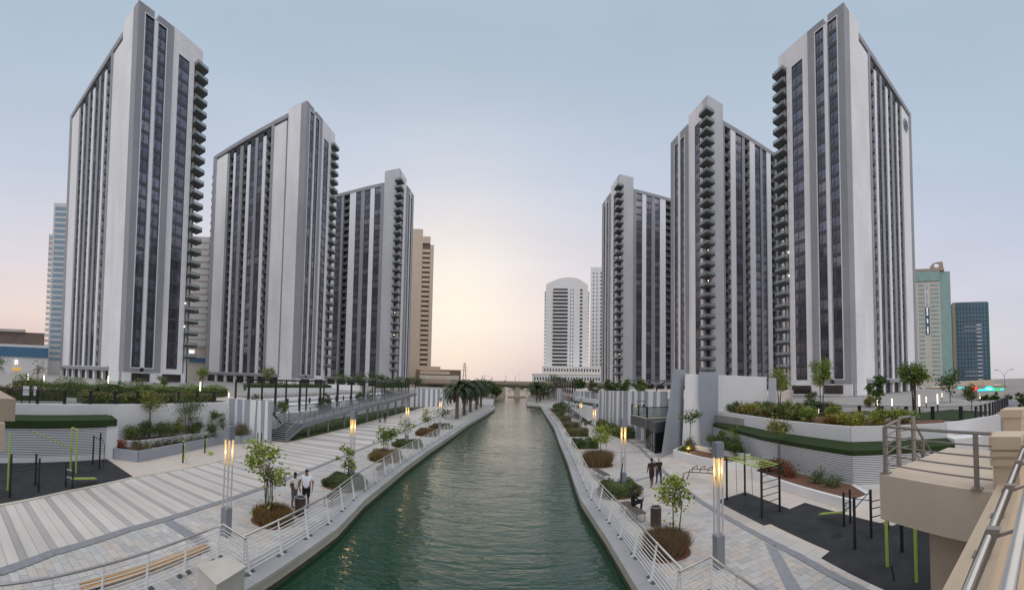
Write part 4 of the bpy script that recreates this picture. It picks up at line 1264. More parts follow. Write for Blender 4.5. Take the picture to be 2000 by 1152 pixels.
# folded wall: tapered plates, alternately pale and grey
def folded_wall(label, line, z1s, pitch, seed, base=0.0, taper=.18, name='folded_wall', out=.30):
    root = thing(name, label, 'wall', (line[0][0], line[0][1], base), 0, 'folded plate walls of white and grey fins')
    rng = random.Random(seed)
    ps = along(line, pitch)
    n = len(ps)
    for i in range(n - 1):
        (x0, y0, a0), (x1, y1, a1) = ps[i], ps[i + 1]
        d = Vector((x1 - x0, y1 - y0)); nrm = Vector((d.y, -d.x)).normalized()
        za = z1s[0] + (z1s[1] - z1s[0]) * i / n; zb = z1s[0] + (z1s[1] - z1s[0]) * (i + 1) / n
        k = .5 + rng.uniform(-.22, .22)
        mid = Vector((x0, y0)) + d * k + nrm * out
        def plate(p, q, pz, qz, tp, tq, mat):
            th = nrm * -.3
            b = MB()
            P = [(p.x, p.y, base), (q.x, q.y, base), (q.x + tq.x, q.y + tq.y, qz), (p.x + tp.x, p.y + tp.y, pz)]
            Q = [(c[0] + th.x, c[1] + th.y, c[2]) for c in P]
            b.v += P + Q; b.f += [(0, 1, 2, 3), (7, 6, 5, 4), (0, 4, 5, 1), (1, 5, 6, 2), (2, 6, 7, 3), (3, 7, 4, 0)]; b.m += [0] * 6
            b.build('plate', mat, root)
        sh = d.normalized() * rng.uniform(-taper, taper)
        Z = Vector((0, 0))
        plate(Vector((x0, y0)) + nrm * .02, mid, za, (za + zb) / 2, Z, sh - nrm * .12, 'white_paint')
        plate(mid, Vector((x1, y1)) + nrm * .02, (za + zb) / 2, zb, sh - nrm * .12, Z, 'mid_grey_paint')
    return root
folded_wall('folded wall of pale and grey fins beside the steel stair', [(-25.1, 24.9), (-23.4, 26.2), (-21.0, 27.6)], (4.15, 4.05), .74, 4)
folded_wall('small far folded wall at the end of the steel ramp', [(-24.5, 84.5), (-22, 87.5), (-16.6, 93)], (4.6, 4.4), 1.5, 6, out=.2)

# white platform beyond the folded wall and stepped terraces behind the ramp
b = MB(); b.prism([(-25.6, 25.4), (-22.0, 28.0), (-24.2, 30.5), (-33.0, 33), (-33, 25.4)], 3.3, 3.72)
structure(b.build('terrace', 'beige_paving'))
for x0, x1, z, lab in ((-27.2, -29.6, 1.7, 0), (-29.6, -31.6, 2.5, 0), (-31.6, -33.2, 3.2, 0)):
    b = MB(); b.box(x0, x1, 31.5, 86, 0, z); structure(b.build('terrace', 'white_paint'))

# steel stair and ramp
ramp = thing('steel_ramp', 'long grey steel ramp rising on posts from the stair to the far deck', 'ramp', (-21.9, 33, 0))
RZ = lambda y: 1.55 + (y - 32.3) * (3.75 - 1.55) / (77 - 32.3)
def rampseg(y0, y1, z0, z1):
    b = MB(); b.obox((-21.95, y0), (-21.95, y1), 1.9, z0 - .14, z0, 0, z1 - .14, z1); b.build('deck', 'stair_tread', ramp)
    for x in (-20.95, -22.95):
        b = MB(); b.obox((x, y0), (x, y1), .09, z0 - .42, z0 + .06, 0, z1 - .42, z1 + .06); b.build('stringer', 'grey_steel', ramp)
        b = MB(); b.tube([(x, y0, z0 + 1.08), (x, y1, z1 + 1.08)], .035, 6); b.build('handrail', 'grey_steel', ramp)
        for q in range(7):
            h = .18 + q * .12; b = MB(); b.tube([(x, y0, z0 + h), (x, y1, z1 + h)], .026, 4); b.build('wire', 'grey_steel', ramp)
        y = y0
        while y <= y1 + .01:
            z = z0 + (z1 - z0) * (y - y0) / (y1 - y0)
            b = MB(); b.box(x - .03, x + .03, y - .06, y + .06, z - .3, z + 1.08); b.build('railing_post', 'grey_steel', ramp); y += 2.2
    y = y0 + 1.2
    while y < y1:
        z = z0 + (z1 - z0) * (y - y0) / (y1 - y0)
        for x in (-21.1, -22.8):
            b = MB(); b.box(x - .08, x + .08, y - .08, y + .08, 0, z - .14); b.build('support_post', 'grey_steel', ramp)
        y += 4.4
rampseg(32.3, 44.2, RZ(32.3), RZ(44.2) + .12); rampseg(44.2, 55, RZ(44.2) + .12, RZ(55) + .1); rampseg(55, 58, RZ(55) + .1, RZ(55) + .1); rampseg(58, 77.5, RZ(55) + .1, 3.72)
stair = thing('steel_stair', 'grey steel stair with handrails climbing from the striped plaza to the ramp', 'stairs', (-21.7, 29.2, 0))
ns = 10
for k in range(ns):
    y = 28.9 + k * .30; z = (k + 1) * 1.6 / ns
    b = MB(); b.obox((-22.95, y - .35), (-20.75, y + .1), .31, z - .05, z); b.build('tread', 'stair_tread', stair)
    b = MB(); b.obox((-22.95, y - .36 + .14), (-20.75, y + .09 + .14), .02, z - .16, z - .05); b.build('riser', 'dark_steel', stair)
for x, dy in ((-20.72, .1), (-23.0, -.35)):
    b = MB(); b.obox((x, 28.7 + dy), (x, 32.2), .08, -.02, .22, 0, 1.35, 1.65); b.build('stringer', 'grey_steel', stair)
    b = MB(); b.tube([(x, 28.6 + dy, 1.02), (x, 31.8, 2.62), (x, 32.6, 2.65)], .035, 6); b.build('handrail', 'rail_steel', stair)
    for q in range(6):
        h = .2 + q * .13; b = MB(); b.tube([(x, 28.7 + dy, h), (x, 31.8, h + 1.6)], .014, 4); b.build('wire', 'grey_steel', stair)
    for q in range(4):
        y = 28.7 + dy + q * 1.05; z = max(0, (y - 28.7) * .52); b = MB(); b.box(x - .03, x + .03, y - .03, y + .03, z, z + 1.05); b.build('railing_post', 'grey_steel', stair)
# second stair flight behind, in shade
st2 = thing('upper_stair', 'dark steel flight behind the folded wall leading up to the white platform', 'stairs', (-24.5, 31, 1.6))
for k in range(9):
    b = MB(); b.box(-23.2 - k * .26, -23.5 - k * .26, 31.0, 32.9, 1.6 + k * .23, 1.66 + k * .23); b.build('tread', 'stair_tread', st2)
b = MB(); b.obox((-23.0, 31), (-25.7, 31), .08, 1.3, 1.6, 0, 3.5, 3.8); b.build('stringer', 'dark_steel', st2)
for q in range(6):
    h = .2 + q * .17; b = MB(); b.tube([(-23.0, 31, 1.6 + h), (-25.6, 31, 3.7 + h)], .014, 4); b.build('wire', 'grey_steel', st2)

# pergola frame of black posts along the deck edge
pg = thing('pergola', 'long frame of black posts and beams standing along the terrace edge', 'pergola', (-25, 28, 2.8))
py = [27.8, 32.4, 37.4, 42.4, 47.4, 52.2, 57.5, 62.5, 67.5, 73, 79, 85, 91]
for i, y in enumerate(py):
    x = -25.0; zb = 3.7 if y < 30 or y > 80 else 2.2
    b = MB(); b.box(x - .10, x + .10, y - .10, y + .10, zb, 6.15); b.build('post', 'black_metal', pg)
    b = MB(); b.box(-28.1, -27.9, y + 1.1, y + 1.24, 1.7 if 31 < y < 85 else 3.7, 6.0); b.build('rear_post', 'black_metal', pg)
for i in range(len(py) - 1):
    b = MB(); b.box(-25.08, -24.92, py[i] + .10, py[i + 1] - .10, 6.02, 6.13); b.build('beam', 'black_metal', pg)
    b = MB(); b.box(-28.08, -27.92, py[i] + 1.24, py[i + 1] + 1.1, 5.88, 5.98); b.build('rear_beam', 'black_metal', pg)
for zr, x in ((3.4, -25.05), (2.6, -27.3), (3.0, -29.7)):
    b = MB(); b.box(x - .03, x + .03, 31.5, 84, zr, zr + .06); b.build('guard_rail', 'black_metal', pg)
for k in range(18):
    y = 32.5 + k * 2.9
    b = MB(); b.box(-29.75, -29.6, y, y + .26, 2.5, 3.4); b.build('guard_post', 'black_metal', pg)

# plants on the terraces
gt = 'shrubs on the terraces behind the ramp'
for i, (lab, x, y, z, r, h, mats) in enumerate([
    ('yellow green bush hanging over the first terrace beside the stair', -27.6, 37.2, 1.7, .9, 1.5, ['leaf_mid', 'leaf_lime', 'leaf_olive']),
    ('small dark bush at the pergola post above the folded wall', -26.6, 31.0, 2.4, .7, 1.8, ['leaf_dark', 'leaf_mid']),
    ('broad bush in the middle of the terraces', -28.4, 50, 1.8, 1.5, 2.2, ['leaf_olive', 'leaf_mid', 'leaf_dark']),
    ('low grey bush under the broad terrace bush', -26.9, 46.5, 1.7, 1.4, 1.0, ['leaf_grey', 'leaf_mid']),
    ('slim tree like bush on the far terrace', -27.5, 61, 1.8, .9, 3.0, ['leaf_dark', 'leaf_mid']),
    ('pair of young stems with loose leaves on the far terrace', -27.5, 66, 1.8, .9, 2.6, ['leaf_mid', 'leaf_olive']),
    ('dark rounded bush near the top of the ramp', -27.0, 76, 2.2, 1.3, 2.4, ['leaf_dark', 'leaf_olive'])]):
    bush(lab, (x, y, z), r, r, h, mats, 110 + i, 900, .17, group=gt)
def hedge(label, line, w, z, h, mats, seed, n, leaf=.16, name='hedge', group='hedges on the decks'):
    root = thing(name, label, 'hedge', (line[0][0], line[0][1], z), 0, group)
    rng = np.random.default_rng(seed)
    P = []; ls = [(Vector(line[i]), Vector(line[i + 1])) for i in range(len(line) - 1)]
    tot = sum((b - a).length for a, b in ls)
    n = int(n * 2.6); leaf *= .95
    for a, b in ls:
        k = int(n * (b - a).length / tot); t = rng.uniform(0, 1, k); d = (b - a); nn = Vector((-d.y, d.x)).normalized()
        s = rng.uniform(-1, 1, k); u = rng.uniform(0, 1, k) ** .5
        hh = h * (1 + .16 * np.sin(t * (b - a).length * 1.3 + rng.uniform(0, 6)) + .1 * np.sin(t * (b - a).length * 3.1)) * (1 - .3 * s * s)
        P.append(np.stack([a.x + d.x * t + nn.x * s * w / 2 - line[0][0], a.y + d.y * t + nn.y * s * w / 2 - line[0][1], u * hh], 1))
    link('foliage', leaf_mesh('foliage', np.vstack(P), leaf, mats, rng), root)
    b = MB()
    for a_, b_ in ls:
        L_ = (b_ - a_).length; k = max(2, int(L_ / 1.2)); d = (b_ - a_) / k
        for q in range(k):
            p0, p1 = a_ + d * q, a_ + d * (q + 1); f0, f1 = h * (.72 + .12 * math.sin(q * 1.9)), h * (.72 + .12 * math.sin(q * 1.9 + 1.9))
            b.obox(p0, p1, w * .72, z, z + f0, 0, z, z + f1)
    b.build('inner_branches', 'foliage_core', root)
    return root
hedge('bright green tall hedge at the corner of the first tower foot', [(-36, 7), (-31.5, 14), (-31, 19)], 3.0, 3.7, 1.7, ['leaf_mid', 'leaf_bright', 'leaf_olive', 'leaf_mid'], 121, 2600)
hedge('long trimmed green hedge before the glazed shops of the first tower', [(-32, 19), (-32.5, 31)], 3.0, 3.8, 1.25, ['leaf_mid', 'leaf_bright', 'leaf_mid'], 122, 2600)
hedge('yellow green planting row just inside the west fence', [(-27.2, 10.5), (-27.2, 24.6)], 2.0, 3.7, .95, ['leaf_yellow', 'leaf_olive', 'leaf_rust', 'leaf_lime'], 123, 2600, .14)
hedge('brown hedge behind the gate signs at the west fence', [(-29, -1), (-29, 9.5)], 2.0, 3.7, 1.25, ['leaf_brown', 'leaf_rust', 'leaf_olive'], 124, 1500)
hedge('long green hedge above the curved white wall of the terrace', [(-40, 44), (-39, 56), (-37, 66)], 2.4, 4.0, 1.3, ['leaf_mid', 'leaf_dark', 'leaf_olive'], 125, 3000, .2)
hedge('far green hedge at the foot of the third west tower', [(-36, 92), (-34, 112)], 2.5, 4.2, 1.6, ['leaf_dark', 'leaf_mid'], 126, 1800, .26)
wall_line('planter_wall', 'low curved white wall under the long terrace hedge', 'wall', [(-38, 42), (-37.4, 56), (-35.5, 67)], .4, 3.7, 4.5, 'white_paint')
wall_line('planter_wall', 'low white wall in front of the second west tower', 'wall', [(-46, 79), (-36, 80)], .4, 3.7, 5.0, 'white_paint')
gd_ = 'young trees on the west deck'
tree('deck_tree', 'small bright tree at the balcony corner of the first west tower', 'tree', (-39.0, 33.5, 3.7), 2.8, .75, 1.0, .06, 420, .2, ['leaf_bright', 'leaf_mid'], 131, k=12, group=gd_)
tree('deck_tree', 'little sapling before the glazed shop of the first west tower', 'tree', (-34.5, 23.5, 3.9), 1.5, .6, .6, .04, 220, .17, ['leaf_mid', 'leaf_olive'], 132, k=9, group=gd_)
tree('deck_tree', 'bare twiggy tree at the west end of the first tower', 'tree', (-48, 12.2, 3.7), 2.6, 1.3, 1.1, .07, 160, .18, ['leaf_brown', 'leaf_olive'], 133, k=14, group=gd_)
tree('deck_tree', 'dark leaved tree reaching in beside the beige wall at the left edge', 'tree', (-45.5, 5.2, 3.7), 3.2, 1.5, 1.2, .08, 520, .24, ['leaf_dark', 'leaf_mid'], 134, k=14, group=gd_)
tree('deck_tree', 'leafy tree before the base of the second west tower', 'tree', (-47, 58, 3.7), 3.2, 1.4, 1.2, .07, 520, .25, ['leaf_olive', 'leaf_yellow', 'leaf_mid'], 135, k=14, group=gd_)
for i, (x, y, s) in enumerate([(-43, 84, 1.5), (-39.5, 86, 1.2), (-37.5, 92, 1.6), (-36, 98, 1.2), (-34, 104, 1.3), (-33, 112, 1.1), (-31.5, 118, 1.2)]):
    tree('deck_tree', ['wide tree before the balconies of the second west tower', 'small tree before the pale corner wall', 'broad dark tree before the window strips of the third west tower', 'second dark tree before the third west tower', 'slim sapling beside the third tower corner', 'little far tree under the corner balconies', 'farthest deck tree near the sand coloured tower'][i], 'tree', (x, y, 3.7), 2.6 * s ** .5, 1.5 * s, .9 * s, .07, 420, .3, ['leaf_dark', 'leaf_mid'], 140 + i, k=12, group=gd_)

# light bollards on the decks
def light_bollard(label, loc, h=1.35):
    root = thing('light_bollard', label, 'bollard light', loc, 0, 'slim light posts on the decks')
    MB().box(-.06, .06, -.06, .06, 0, h * .45).build('post', 'black_metal', root, world=False)
    n = 8; pr_ = [(.075 * math.cos(6.2832 * k / n), .075 * math.sin(6.2832 * k / n)) for k in range(n)]
    MB().prism(pr_, h * .45, h).build('lit_tube', 'lamp_white', root, world=False)
    return root
def place(px, py, z, dz=0): p = at(px, py, z); return (p[0], p[1], z)
lb0 = light_bollard('tall lit post before the arcade of the first west tower', (-45, 21.5, 3.7), 1.9)
for lab, loc, s in [('lit post nearest the twiggy tree on the west deck', (-47, 10.6, 3.7), .9), ('lit post beside the brown hedge on the west deck', (-45, 12.3, 3.7), .9),
                    ('lit post on the terrace before the second west tower', (-30.2, 25.6, 3.75), .95), ('small lit post under the first pergola beam', (-30.6, 30.5, 3.2), .6)]:
    dup(lb0, loc, 0, lab, scale=s)

# notice boards and the little green sign
b = thing('notice_board', 'pale information panels fixed by the gate of the west fence', 'sign', (-26.2, 6.2, 3.7))
MB().box(-26.25, -26.2, 5.55, 6.05, 4.3, 5.0).build('panel', 'white_trim', b); MB().box(-26.25, -26.2, 6.4, 6.65, 4.3, 5.0).build('panel', 'white_trim', b)
for y in (5.5, 6.1, 6.7): MB().box(-26.28, -26.17, y - .04, y + .04, 3.7, 5.1).build('post', 'black_metal', b)
gsn = thing('parking_sign', 'small green sign by the side door of the first west tower', 'sign', (-51.5, 26.6, 3.7))
MB().box(-.35, .35, -.04, .04, .3, 1.0).build('panel', 'sign_green', gsn, world=False)
MB().box(-.2, .2, -.055, -.04, .5, .75).build('mark', 'white_sign', gsn, world=False)
gsn.rotation_euler = (0, 0, R_(-62))

# ---- square concrete block and long orange strip of painted warm light by the railing corner
blk = thing('concrete_block', 'square pale concrete block with a flat top inside the railing corner', 'concrete block', (-7.25, 7.3, 0))
b = MB(); b.prism([(-7.75, 6.75), (-7.6, 7.75), (-6.85, 7.75), (-6.75, 6.55)], -1.0, .98); b.build('body', 'concrete', blk)
b = MB(); b.prism([(-7.78, 6.72), (-7.62, 7.79), (-6.82, 7.79), (-6.72, 6.52)], .985, 1.04); b.build('cap', 'concrete', blk)
seat = thing('lit_strip', 'long low orange strip with warm light put into its colour beside the near railing', 'bench', (-9.5, 6.5, 0))  # lit paving built as low bands, the warm light put into their orange
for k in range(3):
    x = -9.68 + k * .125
    MB().prism([(x - .12, 4.0), (x - .022, 4.0), (x - .262, 9.0), (x - .36, 9.0)], .12, .18).build('strip_band', 'warm_light_orange', seat)
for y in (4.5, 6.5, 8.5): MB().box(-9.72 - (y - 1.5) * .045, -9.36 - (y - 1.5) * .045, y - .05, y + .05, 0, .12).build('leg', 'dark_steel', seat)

# ---- outdoor gym, west
def posts(root, lst, mat, r=.06, name='post'):
    for x, y, h in lst:
        MB().tube([(x, y, 0), (x, y, h)], r, 8).build(name, mat, root)
gyw = 'exercise stations on the west rubber floor'
def gp(px, py): p = at(px, py); return p[0], p[1]
x0, y0 = gp(75, 961); x1, y1 = gp(68.7, 948); x2, y2 = gp(19, 972); 
db = thing('dip_bars', 'black parallel dip bars on the west rubber floor', 'exercise bars', (x0, y0, 0), 0, gyw)
posts(db, [(x0, y0, 1.75), (x1, y1, 1.75)], 'black_metal'); posts(db, [(x2, y2, 2.05), (x2 - .5, y2 + .1, 2.0)], 'black_metal')
for (a, c) in (((x0, y0), (x2, y2)), ((x1, y1), (x2 - .5, y2 + .1))):
    MB().tube([(a[0], a[1], 1.25), (c[0], c[1], 1.25)], .025, 6).build('bar', 'black_metal', db)
hb = thing('climbing_frame', 'lime green high frame with a slanting ladder in front of the louvred wall', 'climbing frame', (*gp(148, 924), 0), 0, gyw)
q1, q2, q3 = gp(137.5, 918), gp(148, 924), gp(15, 958)
posts(hb, [(q1[0], q1[1], 2.75), (q2[0], q2[1], 2.75), (q3[0], q3[1], 3.0)], 'lime_paint', .055)
MB().tube([(q1[0], q1[1], 2.7), (q2[0], q2[1], 2.7)], .04, 6).build('top_bar', 'lime_paint', hb)
MB().tube([(q1[0], q1[1], 1.35), (q2[0], q2[1], 1.35)], .04, 6).build('cross_bar', 'lime_paint', hb)
lp, lq = Vector((q1[0] - .1, q1[1], 1.35)), Vector((q1[0] - .5, q1[1] - 2.6, 2.45))
for s in (0, .45):
    o_ = Vector((s * .9, s * .2, 0)); MB().tube([lp + o_, lq + o_], .03, 6).build('ladder_rail', 'lime_paint', hb)
for k in range(8):
    p = lp.lerp(lq, (k + .5) / 8); MB().tube([p, p + Vector((.405, .09, 0))], .018, 5).build('rung', 'lime_paint', hb)
q = gp(128, 951); s_ = thing('sit_up_bench', 'lime sit up board sloping from two short black posts on the west floor', 'exercise bench', (q[0], q[1], 0), 0, gyw)
posts(s_, [(q[0], q[1], 1.35), (q[0] + .28, q[1] + .3, 1.15)], 'black_metal')
e = gp(183, 942)
MB().obox((q[0] + .2, q[1] + .2), (e[0], e[1] + .1), .26, .48, .53, 0, .2, .25).build('board', 'lime_paint', s_)
for z in (.55, .95): MB().tube([(q[0], q[1], z), (q[0] + .28, q[1] + .3, z)], .05, 6).build('foot_roll', 'ring_grey', s_)
q = gp(193.8, 916); q_ = gp(181, 907)
pu = thing('pull_up_bars', 'pair of tall black posts with a wire ladder at the end of the louvred wall', 'exercise bars', (q[0], q[1], 0), 0, gyw)
posts(pu, [(q[0], q[1], 2.35), (q_[0], q_[1], 1.95)], 'black_metal')
MB().tube([(q[0], q[1], 1.9), (q_[0], q_[1], 1.9)], .025, 6).build('bar', 'black_metal', pu)
MB().tube([(q[0], q[1], 2.2), (q[0] + .25, q[1] + .2, 1.6), (q[0] + .25, q[1] + .2, .1)], .02, 5).build('side_rail', 'black_metal', pu)
# two exercise machines and a lime bench
def machine(label, px, py, flip):
    x, y = gp(px, py); root = thing('exercise_machine', label, 'exercise machine', (x, y, 0), 0, 'green exercise machines by the grey planter')
    MB().tube([(x, y, 0), (x, y, 1.5)], .06, 8).build('post', 'black_metal', root)
    MB().tube([(x, y, 1.5), (x, y, 1.62)], .07, 8).build('head', 'lime_paint', root)
    if flip:
        MB().tube([(x + .1, y, .25), (x + .18, y, .8), (x + .05, y, 1.2)], .035, 6).build('arm', 'lime_paint', root)
        MB().tube([(x + .12 + .14 * math.cos(k * .7), y, 1.05 + .14 * math.sin(k * .7)) for k in range(10)], .02, 5).build('hand_wheel', 'lime_paint', root)
        MB().box(x + .55, x + .85, y - .15, y + .15, .05, .25).build('seat', 'lime_paint', root)
    else:
        MB().tube([(x, y, 1.4), (x + .2, y, 1.3), (x + .12, y, .7), (x + .22, y, .3)], .04, 6).build('arm', 'lime_paint', root)
        MB().tube([(x, y, 1.0), (x + .6, y, 1.0), (x + .75, y, .75), (x + .45, y, .42)], .02, 5).build('handle', 'lime_paint', root)
        MB().tube([(x - .15, y, .32), (x + .45, y, .38), (x + .45, y, 0)], .025, 5).build('seat_frame', 'lime_paint', root)
    return root
machine('green exercise machine with a bent arm in front of the grey planter', 357, 904, False)
machine('green exercise machine with a hand wheel and small seat', 400, 885, True)
x, y = gp(475, 876); r_ = thing('exercise_bench', 'narrow lime bench with two black end posts near the folded wall', 'exercise bench', (x, y, 0))
e = gp(503, 872)
MB().obox((x, y), (e[0], e[1]), .25, .62, .68).build('board', 'lime_paint', r_)
MB().tube([(x, y, 0), (x, y, .62)], .03, 6).build('leg', 'ring_grey', r_)
for q in ((e[0], e[1]), (e[0] + .5, e[1] - .1)): MB().tube([(q[0], q[1], 0), (q[0], q[1], 1.3)], .05, 6).build('post', 'black_metal', r_)

# ---- pale stone pier at the left end of the footbridge
b = thing('stone_pier', 'beige rendered pier of the footbridge at the west edge', 'pier', (-7.3, 1.6, 5))
MB().box(-8.6, -6.55, .2, 1.08, 4.9, 5.42).build('body', 'sand_stone', b)
MB().box(-9.4, -6.75, .5, 1.3, 5.43, 5.86).build('upper_block', 'sand_dark', b)
b = MB(); b.prism([(-25.7, 11.8), (-25.7, 25.0), (-28.5, 25.2), (-28.5, 11.8)], 3.7, 3.78); structure(b.build('lawn', 'turf'))
# ================================================================== EAST BANK
# gateway of tall tapering slabs
gt_ = thing('gateway_wall', 'tall grey and white tapering gateway slabs beside the dark kiosk', 'wall', (15, 31, 0))
def slab(bl, br, zl, zr, tl, tr_, th, mat, name='slab'):
    """bottom left/right ground points, top heights, top left/right points; thickness th away from the canal"""
    b = MB(); d = (Vector(br) - Vector(bl)).normalized(); n = Vector(((bl[0] + br[0]) / 2, (bl[1] + br[1]) / 2)).normalized() * th
    P = [(bl[0], bl[1], 0), (br[0], br[1], 0), (tr_[0], tr_[1], zr), (tl[0], tl[1], zl)]
    Q = [(p[0] + n.x, p[1] + n.y, p[2]) for p in P]
    b.v += P + Q; b.f += [(0, 1, 2, 3), (7, 6, 5, 4), (0, 4, 5, 1), (1, 5, 6, 2), (2, 6, 7, 3), (3, 7, 4, 0)]; b.m += [0] * 6
    b.build(name, mat, gt_)
slab((12.85, 29.1), (16.6, 32.4), 8.0, 8.0, (15.0, 31.0), (17.2, 32.9), 1.2, 'mid_grey_paint')
slab((16.2, 31.6), (18.3, 31.3), 7.55, 7.5, (16.75, 31.8), (18.1, 31.4), .8, 'white_paint')
slab((18.0, 31.0), (20.7, 32.0), 7.8, 7.75, (17.85, 31.0), (20.9, 32.05), 1.0, 'mid_grey_paint')
slab((20.6, 32.1), (24.2, 28.1), 7.5, 7.2, (20.7, 32.1), (24.2, 28.1), .5, 'white_paint')
slab((24.0, 27.9), (24.9, 27.4), 7.1, 7.1, (24.2, 27.8), (24.9, 27.4), .5, 'pale_grey_paint')

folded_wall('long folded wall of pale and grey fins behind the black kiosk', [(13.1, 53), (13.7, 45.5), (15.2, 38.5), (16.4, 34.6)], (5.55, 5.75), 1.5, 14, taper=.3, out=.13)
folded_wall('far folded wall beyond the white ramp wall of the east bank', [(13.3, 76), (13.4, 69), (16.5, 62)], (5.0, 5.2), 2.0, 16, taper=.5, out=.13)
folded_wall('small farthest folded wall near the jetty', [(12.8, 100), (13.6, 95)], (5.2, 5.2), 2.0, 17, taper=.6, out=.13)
b = MB(); b.prism([(15.4, 55), (16.2, 40), (17.6, 35), (30, 35), (60, 60), (60, 110), (16, 110), (15, 78)], 3.0, 4.9)
structure(b.build('terrace', 'beige_paving'))
rw = thing('ramp_wall', 'sloping white wall beside the green slope on the east bank', 'wall', (11.2, 60, 0))
b = MB(); b.obox((13.0, 53.5), (11.0, 74), .35, 0, 2.9, 0, 2.6); b.build('wall', 'white_paint', rw)
b = MB(); b.obox((14.5, 55), (13.2, 73), .35, 0, 3.9, 0, 3.6); b.build('upper_wall', 'white_paint', rw)
b = MB(); b.poly([(13.2, 53.5, 2.7), (11.2, 74, 2.4), (13.0, 74, 3.0), (14.3, 54, 3.3)]); b.build('turf_slope', 'turf', rw)
hedge('green hedge at the foot of the folded wall behind the kiosk', [(12.6, 50), (12.9, 45), (13.9, 40.5)], 1.5, 0, 1.35, ['leaf_olive', 'leaf_mid', 'leaf_yellow', 'leaf_dark'], 150, 3200, .15)
hedge('dark shrubs under the far folded wall of the east bank', [(10.9, 77), (11.3, 90)], 2.0, 0, 1.5, ['leaf_dark', 'leaf_mid'], 151, 1500, .25)

# kiosk with a balcony
kk = thing('kiosk', 'black kiosk with a ribbed balcony over dark glass doors', 'kiosk', (13.6, 34, 0))
b = MB(); b.box(13.5, 17.2, 34.3, 39.2, 1.93, 2.96); b.build('fascia', 'dark_steel', kk)
for k in range(17):
    x = 13.5 + k * .145; b = MB(); b.box(x, x + .07, 34.2, 34.3, 1.93, 2.96); b.build('rib', 'grey_steel', kk)
b = MB(); b.box(13.45, 17.2, 34.2, 39.2, 2.965, 3.04); b.build('balcony_floor', 'quay_concrete', kk)
for k in range(4):
    a, c = Vector((13.75, 35.0)), Vector((13.15, 31.1))
    p, q = a.lerp(c, k / 4), a.lerp(c, (k + 1) / 4)
    b = MB(); b.obox(p, q, .05, .05, 1.93); b.build('glass_door', 'shop_glass', kk)
    b = MB(); b.box(q.x - .05, q.x + .05, q.y - .05, q.y + .05, 0, 1.93); b.build('door_frame', 'black_metal', kk)
b = MB(); b.prism([(13.8, 35), (13.2, 31.1), (17, 33.2), (17, 39)], .01, 1.93); b.build('body', 'black_metal', kk)
b = MB(); b.prism([(13.7, 34.3), (13.1, 31.0), (16.5, 33.3), (16.5, 34.3)], 1.935, 2.9); b.build('lintel', 'dark_steel', kk)
kpts = [(15.95, 34.35), (13.6, 34.35), (13.6, 39.0)]
for i in range(2):
    for z in (3.12, 4.1): MB().obox(kpts[i], kpts[i + 1], .06, z, z + .06).build('guard_rail', 'black_metal', kk)
    MB().obox(kpts[i], kpts[i + 1], .015, 3.18, 4.1).build('guard_glass', 'balcony_glass', kk)
for x, y in ((15.95, 34.35), (13.6, 34.35), (13.6, 39.0), (15.0, 38.9), (13.6, 36.8)):
    MB().box(x - .08, x + .08, y - .08, y + .08, 3.04, 4.2).build('guard_post', 'black_metal', kk)
b = MB()
b.obox((14.2, 39.1), (16.6, 37.9), .05, 4.55, 4.6); b.obox((14.2, 39.1), (16.6, 37.9), .05, 3.9, 3.95)
b.build('rear_rail', 'black_metal', kk)

# louvred wall with turf ledge and the white bed wall above it
LF = [(20.0, 32.0), (17.95, 21.3), (17.5, 12.6), (21.4, 7.6)]
se = slat_wall('white louvred wall under a strip of dark turf behind the east gym', LF, .42, 2.12, .105, .25)
LB2 = [(20.9, 32.0), (19.2, 21.3), (18.75, 13.6), (22.2, 8.5)]
b = MB(); o1 = offs(LF, -.06)
for i in range(3):
    a, c, d, e = o1[i], o1[i + 1], LB2[i + 1], LB2[i]
    b.poly([(a[0], a[1], 2.13), (c[0], c[1], 2.13), (c[0], c[1], 2.42), (a[0], a[1], 2.42)])
    b.poly([(a[0], a[1], 2.42), (c[0], c[1], 2.42), (d[0], d[1], 2.72), (e[0], e[1], 2.72)])
b.build('turf_roof', 'turf', se)
b = MB(); b.prism([(21.4, 7.6), (22.6, 6.2), (24.5, 6.6), (22.2, 8.5)], 0, 2.75); b.build('end_wall', 'white_paint', se)
ub = thing('raised_bed', 'white walled bed of yellow green plants above the turf strip', 'planter', (19, 14, 2.6))
for i in range(3): MB().obox(LB2[i], LB2[i + 1], .22, 2.55, 3.66).build('wall', 'white_paint', ub)
MB().obox(LB2[3], (27.5, 6.0), .22, 1.2, 3.66).build('wall', 'white_paint', ub)
BK = [(25.0, 31.5), (24.4, 21.3), (24.0, 14.2), (25.2, 9.8)]
for i in range(3):
    MB().prism([LB2[i], LB2[i + 1], BK[i + 1], BK[i]], 3.0, 3.52).build('soil', 'soil', ub)
rg = np.random.default_rng(61)
gy = 'plants in the white raised bed'
k = 0
